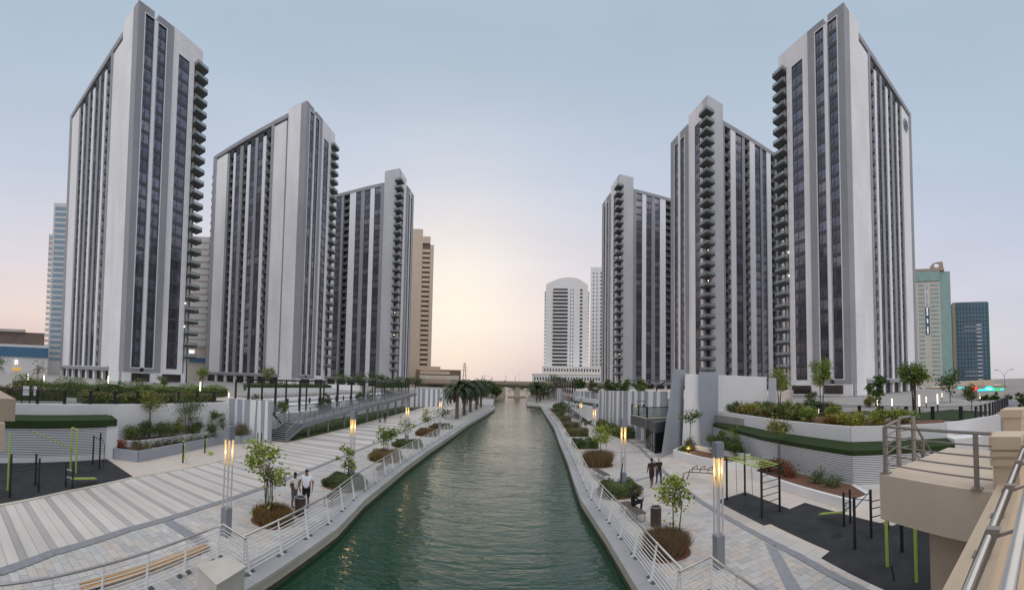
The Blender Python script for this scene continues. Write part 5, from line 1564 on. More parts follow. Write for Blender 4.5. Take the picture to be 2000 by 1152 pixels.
for (x, y, r, h, mats, lab) in [
    (21.6, 30.6, .95, 1.25, ['leaf_mid', 'leaf_dark', 'leaf_mid'], 'dark green rounded bush against the grey gateway slab'),
    (21.2, 28.8, .8, .7, ['leaf_rust', 'leaf_olive', 'leaf_yellow'], 'rust tinted clump next to the dark rounded bush'),
    (21.0, 26.8, .85, 1.1, ['leaf_yellow', 'leaf_lime', 'leaf_olive'], 'yellow leaved bush of the raised bed in front of the first fence post'),
    (20.7, 24.6, .95, .8, ['leaf_olive', 'leaf_rust', 'leaf_mid'], 'olive clump between the yellow bush and the green mass'),
    (20.6, 22.6, .95, .95, ['leaf_mid', 'leaf_olive'], 'green grassy bush midway along the raised bed'),
    (20.4, 20.6, .95, .85, ['leaf_olive', 'leaf_mid', 'leaf_lime'], 'lighter green clump following the midway bush'),
    (20.3, 18.8, .95, .9, ['leaf_mid', 'leaf_lime'], 'last dense green clump before the bare soil of the raised bed'),
    (20.2, 16.6, .7, .5, ['leaf_yellow', 'leaf_rust'], 'small thin yellow plants in the bare soil'),
    (20.4, 14.9, .8, .7, ['leaf_lime', 'leaf_yellow'], 'yellow green clump near the corner of the raised bed'),
    (21.0, 13.3, .7, .8, ['leaf_yellow', 'leaf_lime', 'leaf_mid'], 'bright clump at the corner of the raised bed'),
    (23.2, 27.6, 1.0, 1.2, ['leaf_mid', 'leaf_olive'], 'green clump close to the fence behind the yellow leaved bush'),
    (23.0, 23.4, 1.0, 1.1, ['leaf_olive', 'leaf_lime', 'leaf_mid'], 'mixed green clump close to the fence behind the grassy bush'),
    (22.7, 18.6, 1.0, 1.0, ['leaf_mid', 'leaf_lime'], 'bright clump close to the fence behind the last dense green one'),
    (22.3, 11.9, 1.0, 1.0, ['leaf_lime', 'leaf_mid', 'leaf_bright'], 'largest bright green clump behind the stair railing')]:
    bush(lab, (x + .35, y, 3.5), r * 1.15, r * 1.2, h * 1.12, mats, 160 + k, 1700, .13, group=gy); k += 1
# two planters and the gold uplight
pe1 = planter('white walled corner planter at the foot of the gateway slabs', [(16.6, 31.3), (14.1, 29.0), (14.55, 25.5), (15.3, 22.7), (17.6, 21.4)], .66, 'white_paint', .6)
MB().obox((16.0, 28.4), (17.3, 22.2), .2, .6, 1.0).build('inner_kerb', 'white_trim', pe1)
pe2 = planter('narrow white kerbed bed with bark mulch along the east louvred wall', [(17.5, 20.6), (15.6, 19.6), (15.2, 15.0), (15.0, 10.8), (16.2, 10.6), (17.3, 12.5)], .5, 'white_paint', .44)
gp_ = 'plants in the east gym planters'
for i, (lab, x, y, z, r, h, mats, n) in enumerate([
    ('thick dark green shrub mass in the corner planter', 17.1, 26.5, .6, 1.25, 1.7, ['leaf_dark', 'leaf_olive', 'leaf_mid'], 2400),
    ('second dark shrub of the corner planter towards the louvred wall', 17.2, 24.0, .6, 1.1, 1.45, ['leaf_dark', 'leaf_mid'], 2000),
    ('grey blue spiky plant at the foot of the thin planter tree', 15.7, 29.0, .6, .6, .9, ['leaf_grey', 'leaf_mid'], 500),
    ('low green cover at the point of the corner planter', 14.9, 28.4, .6, .5, .3, ['leaf_mid', 'leaf_olive'], 500),
    ('red leaved plant at the head of the mulch bed', 16.3, 19.0, .44, .55, .75, ['leaf_red', 'leaf_brown', 'leaf_mid'], 600),
    ('tall green and red plant beside the ladder bars', 16.6, 18.0, .44, .55, .95, ['leaf_mid', 'leaf_olive', 'leaf_red'], 600),
    ('crimson shrub beneath the louvred wall', 16.5, 16.9, .44, .4, .6, ['leaf_red', 'leaf_red', 'leaf_mid'], 450),
    ('green sprig in the middle of the mulch bed', 16.5, 14.6, .44, .45, .75, ['leaf_mid', 'leaf_grey'], 350),
    ('small grey green sprig near the end of the mulch bed', 16.4, 13.3, .44, .4, .55, ['leaf_grey', 'leaf_mid'], 260),
    ('green bush before the turf strip beside the gateway slab', 18.6, 26.3, .6, .9, 2.5, ['leaf_bright', 'leaf_mid', 'leaf_olive'], 900)]):
    bush(lab, (x, y, z), r, r, h, mats, 180 + i, n, .11, group=gp_)
tree('planter_tree', 'thin stemmed tree with a flat crown before the gateway slabs', 'tree', (15.3, 28.2, .6), 3.1, .85, .5, .045, 190, .2, ['leaf_mid', 'leaf_dark', 'leaf_olive'], 191, k=12, group='thin trees of the east planters', spread=.14)
tree('planter_tree', 'thin stemmed tree with a wide flat crown in front of the louvred wall', 'tree', (17.0, 18.6, .44), 3.0, .85, .5, .04, 480, .15, ['leaf_olive', 'leaf_mid', 'leaf_yellow'], 192, k=13, group='thin trees of the east planters', spread=.13, stake=1)
up = thing('uplight', 'small golden ground light glowing among the planter leaves', 'garden light', (14.95, 27.9, .6))
MB().tube([(14.95, 27.9, .6), (14.95, 27.9, .74)], .07, 8).build('body', 'black_metal', up); MB().ball((14.95, 27.9, .82), .09, 0).build('lens', 'lamp_lit', up)
ld = bpy.data.lights.new('uplight_lamp', 'POINT'); ld.energy = 14; ld.color = (1, .6, .2); ld.shadow_soft_size = .08
lo = bpy.data.objects.new('uplight_lamp', ld); COL.objects.link(lo); lo.location = (14.95, 27.85, .98)

# deck: fences, trees, lit posts
fence('black fence behind the yellow green raised bed', [(26.4, 34), (26.0, 20), (26.0, 12), (26.2, 7.4)], 3.3, 1.15, 2.3, .3)
fence('black fence panels along the ramp edge at the right end of the deck', [(26.2, 7.5), (30, 7.2), (40, 7.6)], 3.32, 1.12, 1.1, .32)
b = MB(); b.prism([(26.3, 14.6), (26.4, 8.2), (33, 8.2), (36, 13), (30, 16)], 3.3, 3.36); structure(b.build('lawn', 'turf'))
b = MB(); b.prism([(26, 20.5), (31, 18.5), (33, 22), (28, 24)], 3.3, 3.35); structure(b.build('lawn', 'lawn'))
ge = 'trees on the east deck'
tree('deck_tree', 'pale airy tree in front of the balconies of the tallest east tower', 'tree', (30, 32.5, 3.3), 3.5, 1.5, 1.6, .09, 1200, .17, ['leaf_olive', 'leaf_lime', 'leaf_bright'], 201, k=28, stems=2, group=ge, spread=.12)
tree('deck_tree', 'tall bright green feathery tree before the window strips of the tallest east tower', 'tree', (29.2, 25.0, 3.3), 4.2, 1.15, 1.6, .08, 1700, .15, ['leaf_bright', 'leaf_lime', 'leaf_bright', 'leaf_mid'], 202, k=28, stems=2, group=ge, spread=.12)
tree('deck_tree', 'dark round leaved small tree before the side door of the tallest east tower', 'tree', (30.5, 18.7, 3.3), 2.8, .85, .95, .06, 420, .28, ['leaf_mid', 'leaf_dark'], 203, k=12, group=ge, spread=.12, low=.12)
tree('deck_tree', 'wide forked green tree at the outer corner of the tallest east tower', 'tree', (33.5, 16.2, 3.3), 3.9, 1.65, 1.0, .1, 1900, .2, ['leaf_mid', 'leaf_bright', 'leaf_mid'], 204, k=26, stems=3, group=ge, spread=.10)
tree('deck_tree', 'small loose tree beyond the lit posts near the shopping centre', 'tree', (48, 17.5, 3.3), 3.0, 1.6, 1.4, .07, 420, .3, ['leaf_mid', 'leaf_dark'], 205, k=12, group=ge)
tree('deck_tree', 'small round headed tree on the lawn behind the fence', 'tree', (33.0, 9.9, 3.3), 1.9, .75, .6, .05, 620, .16, ['leaf_mid', 'leaf_olive'], 206, k=14, group=ge, spread=.17)
for i, (lab, x, y, z, r, h) in enumerate([('low round bush by the fence near the feathery tree', 27.4, 23.8, 3.3, .9, 1.5), ('bronze green bush behind the fence', 27.2, 22.0, 3.3, .9, 1.4),
                                          ('dark cypress like shrub before the shop windows', 29.5, 27.0, 3.3, .8, 2.4), ('low hedge ball beside the pale airy tree', 28.0, 31.0, 3.3, .8, 1.0),
                                          ('yellowish shrub by the side door of the tallest east tower', 38, 24.6, 3.3, .9, 1.5)]):
    bush(lab, (x, y, z), r, r, h, [['leaf_mid', 'leaf_dark'], ['leaf_olive', 'leaf_brown'], ['leaf_dark', 'leaf_mid'], ['leaf_dark', 'leaf_mid'], ['leaf_yellow', 'leaf_olive']][i], 210 + i, 1000, .14, group='bushes on the east deck')
for lab, px, d, s in [('lit post before the balcony wall left of the pale airy tree', 1508, 40, .62), ('lit post beside the side door of the tallest east tower', 1713, 36, .78), ('lit post between the two trees at the tower corner', 1741, 36, .78),
                      ('tallest lit post right of the wide forked tree', 1794.5, 33, 1.0), ('smaller lit post next to the tallest one', 1808, 42, .7), ('lit post before the shopping centre wall', 1830, 36, .95),
                      ('farther lit post beside the small loose tree', 1839, 55, .65), ('lit post by the palms of the shopping centre', 1913, 48, .62), ('low lit post behind the fence near the feathery tree', 1598, 34, .4)]:
    p = pol(px, d); dup(lb0, (p[0], p[1], 3.3), 0, lab, scale=s)
for lab, x, y, r, h, mats in [('dark bush on the terrace behind the long folded wall', 15.6, 54, 1.6, 2.2, ['leaf_dark', 'leaf_mid']), ('second bush on the terrace behind the folded wall', 17.2, 52, 1.5, 2.4, ['leaf_mid', 'leaf_dark']),
                            ('taller bush before the third east tower windows', 20, 53, 1.2, 2.8, ['leaf_mid', 'leaf_olive']), ('olive shrub mass left of the third east tower', 15.5, 64, 2.0, 2.4, ['leaf_olive', 'leaf_grey']),
                            ('wide green bush by the terrace edge before the third east tower', 17.5, 60, 2.2, 2.6, ['leaf_mid', 'leaf_dark'])]:
    bush(lab, (x, y, 4.9), r, r, h, mats, int(x * 10 + y), 1000, .24, group='bushes on the east terrace')
pg2 = thing('pergola', 'row of black pergola posts on the far east terrace', 'pergola', (14, 92, 4.9))
for k in range(12):
    y = 80 + k * 3.4; MB().box(14.1, 14.4, y, y + .25, 4.2, 7.0).build('post', 'black_metal', pg2)
MB().box(14.15, 14.35, 80, 118, 7.0, 7.2).build('beam', 'black_metal', pg2)
cf = thing('shade_canopy', 'dark flat canopy on a branching post before the third east tower', 'canopy', (22, 54, 4.9))
MB().box(18.5, 27, 53, 57, 7.0, 7.2).build('roof', 'dark_steel', cf)
for s in (-1.6, 1.6): MB().tube([(23.5, 55, 4.9), (23.5, 55, 5.9), (23.5 + s, 55, 7.0)], .1, 6).build('branch', 'black_metal', cf)
lt = thing('lantern', 'square white lit lantern beside the dark canopy', 'lantern', (26.0, 51.8, 4.9))
MB().box(25.7, 26.1, 51.6, 52.0, 5.2, 5.8).build('lamp', 'lamp_white', lt); MB().box(25.6, 26.2, 51.5, 52.1, 5.82, 5.9).build('cap', 'black_metal', lt); MB().box(25.6, 26.2, 51.5, 52.1, 4.9, 5.18).build('base', 'black_metal', lt)

# ---- outdoor gym, east
gye = 'exercise stations on the east rubber floor'
mb = thing('monkey_bars', 'black posts carrying lime green monkey bars with a wall of rungs', 'monkey bars', (12.2, 15.2, 0), 0, gye)
C = [gp(1419.7, 976.6), gp(1455, 967.7), gp(1488, 1012), gp(1523, 999.4)]
for c in C: MB().tube([(c[0], c[1], 0), (c[0], c[1], 2.42)], .06, 8).build('post', 'black_metal', mb)
for k in range(6):
    z = .35 + k * .33; MB().tube([(*C[2], z), (*C[3], z)], .02, 6).build('rung', 'black_metal', mb)
for a, c in ((C[0], C[2]), (C[1], C[3])): MB().tube([(*a, 2.36), (*c, 2.36)], .032, 6).build('side_bar', 'lime_paint', mb)
for k in range(9):
    t = (k + .5) / 9; p = Vector(C[0]).lerp(Vector(C[2]), t); q = Vector(C[1]).lerp(Vector(C[3]), t)
    MB().tube([(*p, 2.36), (*q, 2.36)], .02, 6).build('overhead_bar', 'lime_paint', mb)
MB().tube([(*C[0], 2.1), (*C[1], 2.1)], .02, 6).build('cross_bar', 'black_metal', mb)
for t in (.3, .75):
    p = Vector(C[0]).lerp(Vector(C[2]), t); MB().tube([(*p, 2.36), (p.x + .05, p.y, .1)], .014, 5).build('climbing_rope', 'dark_steel', mb)
wb = thing('exercise_bars', 'black post pair with short rungs and a lime sit up board', 'exercise bars', (*gp(1648.6, 1029), 0), 0, gye)
a, c = gp(1648.6, 1029), gp(1661, 1022)
for q in (a, c): MB().tube([(*q, 0), (*q, 1.55)], .055, 8).build('post', 'black_metal', wb)
for z in (.75, 1.0, 1.4): MB().tube([(*a, z), (*c, z)], .02, 6).build('rung', 'black_metal', wb)
e = gp(1602, 1012)
MB().obox(e, (a[0] + .05, a[1] + .05), .24, .18, .23, 0, .62, .67).build('board', 'lime_paint', wb)
for z in (.66, .9): MB().tube([(*a, z), (a[0] + .25, a[1] + .02, z)], .045, 6).build('foot_roll', 'ring_grey', wb)
bb = thing('battle_frame', 'tall black posts with crossing bars and lower rungs near the stone landing', 'climbing frame', (*gp(1670, 1073), 0), 0, gye)
a, c = gp(1670, 1073), gp(1702, 1051); d_ = (c[0] + 2.3, c[1] - 1.2)
for q in (a, c, d_): MB().tube([(*q, 0), (*q, 2.0)], .06, 8).build('post', 'black_metal', bb)
MB().tube([(*a, 1.95), (*c, 1.55)], .02, 6).build('cross_bar', 'black_metal', bb); MB().tube([(*a, 1.55), (*c, 1.95)], .02, 6).build('cross_bar', 'black_metal', bb)
for z in (.5, .85, 1.2, 1.5): MB().tube([(*c, z), (*d_, z)], .022, 6).build('rung', 'black_metal', bb)
lf = thing('lime_frame', 'two lime green posts standing under the stone landing', 'climbing frame', (*gp(1733, 1107), 0), 0, gye)
a, c = gp(1733, 1107), gp(1790, 1137)
for q in (a, c): MB().tube([(*q, 0), (*q, 2.9)], .06, 8).build('post', 'lime_paint', lf)
MB().tube([(*a, 2.85), (*c, 2.85)], .04, 6).build('top_bar', 'lime_paint', lf)
q = gp(1740, 1137); MB().tube([(a[0] + .12, a[1], 2.8), (a[0] + .16, a[1], 1.2), (q[0] + .05, q[1], .5), (q[0] + .12, q[1] - .06, .02)], .028, 6).build('climbing_rope', 'black_metal', lf)
q = gp(1762, 1078); bp_ = thing('exercise_post', 'lone black post behind the lime green pair', 'post', (*q, 0), 0, gye)
MB().tube([(*q, 0), (*q, 2.2)], .07, 8).build('post', 'black_metal', bp_); MB().tube([(q[0], q[1], 2.1), (q[0] + 1.2, q[1] - .5, 2.1)], .03, 6).build('arm', 'black_metal', bp_)
q = gp(1635, 1047); hole = thing('floor_patch', 'small blackened patch of worn rubber on the gym floor', 'patch', (*q, .02), 0)
MB().prism([(q[0] + .28 * math.cos(k) * (1 + .3 * math.sin(3 * k)), q[1] + .2 * math.sin(k)) for k in np.linspace(0, 6.1, 12)], .017, .03).build('patch', 'black_metal', hole)
br = thing('bicycle_rack', 'dark bent tube rack for bicycles in front of the white corner planter', 'bicycle rack', (*gp(1372, 945), 0))
bx, by = gp(1372, 942)
ra, rb2 = (bx - 1.0, by + .5), (bx + .45, by - .75)
for o_ in ((0, 0), (.75, .55)):
    p, q = Vector(ra) + Vector(o_), Vector(rb2) + Vector(o_)
    MB().tube([(p.x - .3, p.y + .1, 0), (p.x - .1, p.y + .05, .62), (p.x + .15, p.y - .05, .7), (q.x - .2, q.y + .1, .7), (q.x, q.y, .6), (q.x + .22, q.y - .12, 0)], .03, 6).build('side_tube', 'black_metal', br)
for t in (.22, .5, .78):
    p = Vector(ra).lerp(Vector(rb2), t); q = p + Vector((.75, .55))
    MB().tube([(p.x, p.y, .7), (p.x + .08, p.y + .06, .95), (q.x - .08, q.y - .06, .95), (q.x, q.y, .7)], .025, 6).build('hoop', 'black_metal', br)

# ---- footbridge parapet, stone landing and stair on the right
bg = thing('footbridge_parapet', 'beige parapet of the footbridge with grey steel rails beside the viewer', 'parapet', (4, 1, 4.6))
S_ = lambda x, y, z: (x, y + .065 * (x - 3), z)
b = MB(); b.box(1.2, 30, .80, 1.14, 3.2, 4.62, 0, S_); b.build('wall', 'sand_stone', bg)
b = MB(); b.box(1.2, 30, -3, .798, 3.6, 4.05, 0, S_); b.build('bridge_deck', 'sand_stone', bg)
b = MB(); b.box(1.2, 30, .80, 1.20, 4.625, 4.68, 0, S_); b.build('coping', 'sand_stone', bg)
for k in range(14):
    x = 1.50 + k * 1.05
    b = MB(); T = lambda u, v, w: S_(x + u, .98 - w * .44 + v, 4.68 + w)
    b.box(-.034, .034, -.055, .055, 0, .74, 0, T); b.build('post', 'bronze_steel', bg)
    b = MB(); b.box(x - .07, x + .07, .89, 1.07, 4.682, 4.70, 0, S_); b.build('base_plate', 'bronze_steel', bg)
    b = MB(); b.tube([S_(x, .69, 5.34), S_(x, .49, 5.41)], .013, 6); b.build('bracket', 'bronze_steel', bg)
for z, y, r in ((4.86, .91, .022), (5.03, .84, .022), (5.20, .77, .022), (5.36, .69, .026)):
    b = MB(); b.tube([S_(1.2, y, z), S_(18, y, z)], r, 8); b.build('rail', 'rail_steel', bg, smooth=True)
b = MB(); b.tube([S_(1.2, .46, 5.42), S_(18, .46, 5.42)], .048, 12); b.build('handrail', 'rail_steel', bg, smooth=True)
pdl = thing('stone_pier', 'banded beige pier where the parapet meets the landing', 'pier', (6.2, 1.3, 4.0))
for (m_, z0, z1) in ((.0, 3.4, 5.28), (.04, 5.0, 5.1), (.04, 5.16, 5.24), (.05, 5.285, 5.50)):
    MB().box(6.05 - m_, 6.6 + m_, 1.0 - m_, 1.46 + m_, z0, z1).build('course', 'sand_stone', pdl)
pd2 = thing('stone_pier', 'second beige pier standing behind the banded one', 'pier', (8.2, 1.6, 4))
MB().box(8.0, 8.6, 1.25, 1.66, 3.4, 5.60).build('shaft', 'sand_stone', pd2); MB().box(7.95, 8.65, 1.20, 1.71, 5.605, 5.78).build('cap', 'sand_stone', pd2)
ld_ = thing('stone_landing', 'beige stair landing jutting from the footbridge above the gym', 'landing', (6.5, 2.5, 3.6))
MB().prism([(5.92, 1.40), (6.42, 3.95), (9.6, 3.6), (9.2, 1.62)], 3.66, 4.58).build('slab', 'landing_render', ld_)
MB().box(5.9 + .62, 7.2, 1.9, 2.9, 0, 3.655).build('column', 'sand_dark', ld_)
lr = thing('landing_railing', 'brown grey steel railing around the stair landing', 'railing', (6.4, 3.9, 4.6))
rp = [(6.02, 1.7), (6.5, 3.86), (7.6, 4.25)]
for p in ((6.02, 1.75), (6.22, 2.62) , (6.5, 3.84)):
    if p[1] == 2.62: continue
    MB().box(p[0] - .04, p[0] + .04, p[1] - .04, p[1] + .04, 4.58, 5.55).build('post', 'bronze_steel', lr)
    MB().box(p[0] - .08, p[0] + .08, p[1] - .1, p[1] + .1, 4.58, 4.61).build('base_plate', 'bronze_steel', lr)
MB().box(7.35, 7.5, 4.0, 4.05, 4.0, 5.62).build('post', 'bronze_steel', lr); MB().box(7.95, 8.1, 3.9, 3.95, 4.0, 5.62).build('post', 'bronze_steel', lr)
for z, r in ((4.78, .016), (4.97, .016), (5.16, .016), (5.35, .016), (5.56, .032)):
    MB().tube([(5.95, 1.45, z), (6.5, 3.84, z), (7.7, 4.1, z + .03)], r, 6).build('rail', 'bronze_steel', lr)
sr = thing('stair_railing', 'sloping steel handrail of the stair going down from the landing', 'railing', (8.2, 4.0, 4.0))
for z, r in ((5.62, .035), (5.3, .016), (5.1, .016), (4.9, .016)):
    MB().tube([(7.6, 4.1, z), (8.0, 4.0, z), (11.2, 4.35, z - 2.3)], r, 6).build('rail', 'bronze_steel', sr)
for q in (.3, .65, 1.0):
    x = 8 + 3.2 * q; MB().box(x - .04, x + .04, 4.0 + .35 * q - .04, 4.0 + .35 * q + .04, 4.3 - 2.3 * q, 5.6 - 2.3 * q).build('post', 'bronze_steel', sr)
for k in range(13):
    MB().box(9.6 + k * .28, 9.88 + k * .28, 2.2, 3.7, 4.2 - k * .17 - .3, 4.42 - k * .17).build('step', 'cream', sr)
# ================================================================== FAR BUILDINGS AND BRIDGE
def far_block(px0, px1, dist, ytop, ybot=None, depth=22, base=0.0):
    """footprint seen between two bearings at a distance: returns a transform with u to the right, v away, z real heights"""
    a, b = Vector(pol(px0, dist)), Vector(pol(px1, dist)); d = (b - a); w = d.length; d.normalize(); n = Vector((-d.y, d.x))
    if n.dot(a) < 0: n = -n
    T = lambda u, v, z: (a.x + d.x * u + n.x * v, a.y + d.y * u + n.y * v, z)
    return T, w, zat((px0 + px1) / 2, ytop, dist), a
def windows(root, T, u0, u1, nu, z0, z1, nz, wf, hf, mat, name='window', proud=-.04, maxn=300):
    du, dz = (u1 - u0) / nu, (z1 - z0) / nz; n = 0
    for j in range(nz):
        for i in range(nu):
            uc, zc_ = u0 + (i + .5) * du, z0 + (j + .5) * dz
            b = MB(); b.box(uc - du * wf / 2, uc + du * wf / 2, proud, .2, zc_ - dz * hf / 2, zc_ + dz * hf / 2, 0, T); b.build(name, mat, root); n += 1

# white tower with an arched roof
T, w, zt, a = far_block(1064, 1147, 285, 556)
ar = thing('arched_tower', 'white apartment tower with a gently arched roof and rows of balconies', 'apartment tower', (a.x, a.y, 0))
b = MB(); pts = [(0, 12), (w, 12)]
n = 14; top = [(w * k / n, zt + 6.0 * (1 - ((k / n - .58) / .58) ** 2) if k / n < .58 else zt + 6.0 * (1 - ((k / n - .58) / .42) ** 2 * 1.05)) for k in range(n + 1)]
base_i = len(b.v)
prof = [(0, 9.0)] + [(u, z) for u, z in top] + [(w, 9.0)]
b.v += [T(u, 0, z) for u, z in prof] + [T(u, 20, z) for u, z in prof]; m_ = len(prof)
b.f.append(tuple(range(m_))); b.m.append(0); b.f.append(tuple(range(2 * m_ - 1, m_ - 1, -1))); b.m.append(0)
for i in range(m_): b.f.append((i, (i + 1) % m_, m_ + (i + 1) % m_, m_ + i)); b.m.append(0)
b.build('wall', 'pale_far', ar)
nz = 24; z0, z1 = 14.0, zt - 3
for j in range(nz):
    z = z0 + (z1 - z0) * j / nz; h = (z1 - z0) / nz
    b = MB(); b.box(w * .17, w * .52, -.1, .3, z + .9, z + h - .25, 0, T); b.build('balcony_opening', 'spandrel', ar)
    b = MB(); b.box(w * .16, w * .53, -1.2, .2, z - .1, z + .75, 0, T); b.build('balcony', 'pale_far', ar)
    for u in (-1.3, w + .1):
        b = MB(); b.box(u, u + 1.2, 2, 9, z, z + 1.0, 0, T); b.build('side_balcony', 'pale_far', ar)
windows(ar, T, w * .56, w * .68, 2, z0, z1, nz, .35, .5, 'spandrel')
windows(ar, T, w * .80, w * .88, 1, z0, z1, nz, .8, .55, 'spandrel')
# podium
T, w, zt, a = far_block(1040, 1172, 262, 716)
pd = thing('podium_building', 'long white podium with rows of small paired windows below the arched tower', 'building', (a.x, a.y, 0))
b = MB(); b.box(w * .14, w * 1.2, 0, 30, 0, zt, 0, T); b.build('wall', 'pale_far', pd)
b = MB(); b.box(0, w * 1.2, -3, 0, 0, zt - 6.2, 0, T); b.build('lower_wall', 'pale_far', pd)
b = MB(); b.box(0, w * 1.2, -3.2, .1, zt - 6.2, zt - 5.5, 0, T); b.build('ledge', 'cream', pd)
windows(pd, T, w * .16, w * 1.0, 20, zt - 4, zt - 1.2, 1, .5, .7, 'spandrel')
windows(pd, lambda u, v, z: T(u, v - 3, z), w * .02, w * 1.0, 24, zt - 10.6, zt - 7.4, 1, .5, .7, 'spandrel')
# pale tower half hidden by the third east tower
T, w, zt, a = far_block(1152, 1198, 330, 522)
pt = thing('pale_tower', 'pale tower partly hidden behind the third east tower', 'apartment tower', (a.x, a.y, 0))
b = MB(); b.box(0, w, 0, 20, 0, zt, 0, T); b.build('wall', 'pale_far', pt)
for j in range(28):
    z = 12 + (zt - 16) * j / 28
    b = MB(); b.box(w * .42, w * .95, -.15, .2, z + 1.2, z + 2.9, 0, T); b.build('balcony_opening', 'spandrel', pt)
windows(pt, T, w * .05, w * .35, 2, 12, zt - 4, 28, .3, .45, 'spandrel')
# sand coloured tower and its stepped podium
T, w, zt, a = far_block(801, 840, 215, 452)
sd = thing('sand_tower', 'sand coloured tower with a column of stacked balconies beside the third west tower', 'apartment tower', (a.x, a.y, 0))
b = MB(); b.box(-4, w * .45, 0, 24, 0, zt + 1.5, 0, T); b.build('corner_wall', 'beige_far', sd)
b = MB(); b.box(w * .45, w * .84, 1.2, 24, 0, zt - 6, 0, T); b.build('recess_wall', 'brown_far', sd)
b = MB(); b.box(w * .84, w * 1.02, 0, 24, 0, zt - 8, 0, T); b.build('edge_wall', 'beige_far', sd)
for j in range(27):
    z = 8 + (zt - 18) * j / 27
    b = MB(); b.box(w * .46, w * .83, -.3, 1.1, z + .25, z + 1.9, 0, T); b.build('balcony', 'beige_far', sd)
b = MB(); b.box(w * .45, w * .84, 0, 1.0, zt - 7, zt - 3, 0, T); b.build('lintel', 'beige_far', sd)
T, w, zt, a = far_block(815, 896, 190, 716)
sp_ = thing('stepped_podium', 'sand coloured podium stepping down towards the palms', 'building', (a.x, a.y, 0))
for i, (f0, f1, y0, y1, mat) in enumerate([(.0, .55, 716, 724, 'beige_far'), (.0, .78, 725, 731, 'beige_far'), (.05, 1.0, 733, 741, 'cream'), (.3, 1.1, 742, 752, 'brown_far')]):
    za, zb = zat(855, y1, 190), zat(855, y0, 190)
    b = MB(); b.box(w * f0, w * f1, i * -.6, 20, za, zb, 0, T); b.build(['upper_tier', 'middle_tier', 'lower_tier', 'shaded_storey'][i], mat, sp_)
b = MB(); b.box(-1, w * .06, -.8, 18, 0, zat(820, 722, 190), 0, T); b.build('stair_core', 'brown_far', sp_)
b = MB(); b.box(w * .02, w * 1.05, 1, 18, 0, zat(855, 716, 190) - 1.5, 0, T); b.build('inner_wall', 'brown_far', sp_)
# pale ribbed building between the first two west towers
T, w, zt, a = far_block(362, 412, 150, 462)
rb_ = thing('ribbed_building', 'pale high building with thin horizontal lines between the first two west towers', 'building', (a.x, a.y, 0))
b = MB(); b.box(0, w, 0, 20, zat(385, 678, 150), zt, 0, T); b.build('wall', 'pale_far', rb_)
b = MB(); b.box(0, w, .8, 20, 0, zat(385, 678, 150), 0, T); b.build('lower_wall', 'cream', rb_)
for j in range(17):
    z = zat(385, 676, 150) + j * (zt - zat(385, 676, 150)) / 17
    b = MB(); b.box(0, w, -.12, .0, z, z + .35, 0, T); b.build('ledge', 'sand_dark', rb_)
b = MB(); b.box(w * .1, w, -.2, .7, zat(385, 707, 150), zat(385, 699, 150), 0, T); b.build('blue_band', 'blue_band', rb_)
b = MB(); b.box(w * .1, w * .3, .5, .75, zat(385, 690, 150), zat(385, 684, 150), 0, T); b.build('lit_window', 'white_sign', rb_)
# tower behind the first west tower
T, w, zt, a = far_block(91, 122, 150, 396)
bt = thing('blue_banded_tower', 'white tower with blue window bands showing behind the first west tower', 'apartment tower', (a.x, a.y, 0))
b = MB(); b.box(0, w + 4, 0, 20, 0, zt, 0, T); b.build('wall', 'pale_far', bt)
for j in range(28):
    z = 8 + j * (zt - 10) / 28
    b = MB(); b.box(w * .1, w + 4, -.1, .1, z + 1.3, z + 2.7, 0, T); b.build('window_band', 'pale_blue_band', bt)
    if j < 24:
        b = MB(); b.box(-1.6, .0, 1, 5, z, z + .9, 0, T); b.build('balcony', 'pale_far', bt)
# shopping centre on the left edge
T, w, zt, a = far_block(-60, 92, 125, 672)
ml = thing('shopping_centre', 'long white shopping centre with a blue glass band at the left edge', 'building', (a.x, a.y, 0))
zz = lambda y: zat(40, y, 125)
b = MB(); b.box(0, w, 0, 30, 0, zt, 0, T); b.build('wall', 'pale_far', ml)
b = MB(); b.box(0, w, -.5, -.02, zz(697), zz(678), 0, T); b.build('glass_band', 'blue_band', ml)
b = MB(); b.box(0, w * .95, 2, 28, zt, zz(648), 0, T); b.build('roof_storey', 'brown_far', ml)
b = MB(); b.box(0, w * .7, 1, 29, zz(648), zz(643), 0, T); b.build('roof', 'concrete', ml)
b = MB(); b.box(w * .2, w * .8, -6, -.03, 0, zz(738), 0, T); b.build('entrance_block', 'concrete', ml)
sg = thing('gold_sign', 'small arch emblem over a gold wordmark on the white shopping centre wall', 'sign', T(w * .58, -.3, zz(715)))
b = MB(); c0 = T(w * .595, -.35, zz(708)); 
pp = [T(w * .58, -.35, zz(712)), T(w * .58, -.35, zz(706)), T(w * .588, -.35, zz(703.5)), T(w * .597, -.35, zz(703.5)), T(w * .606, -.35, zz(706)), T(w * .606, -.35, zz(712))]
b.tube(pp, .16, 5); b.build('emblem', 'white_sign', sg)
for k in range(7):
    b = MB(); u = w * (.547 + .016 * k); b.box(u, u + w * .012, -.4, -.25, zz(724), zz(719 if k % 3 else 717.5), 0, T); b.build('letter', 'gold_sign', sg)
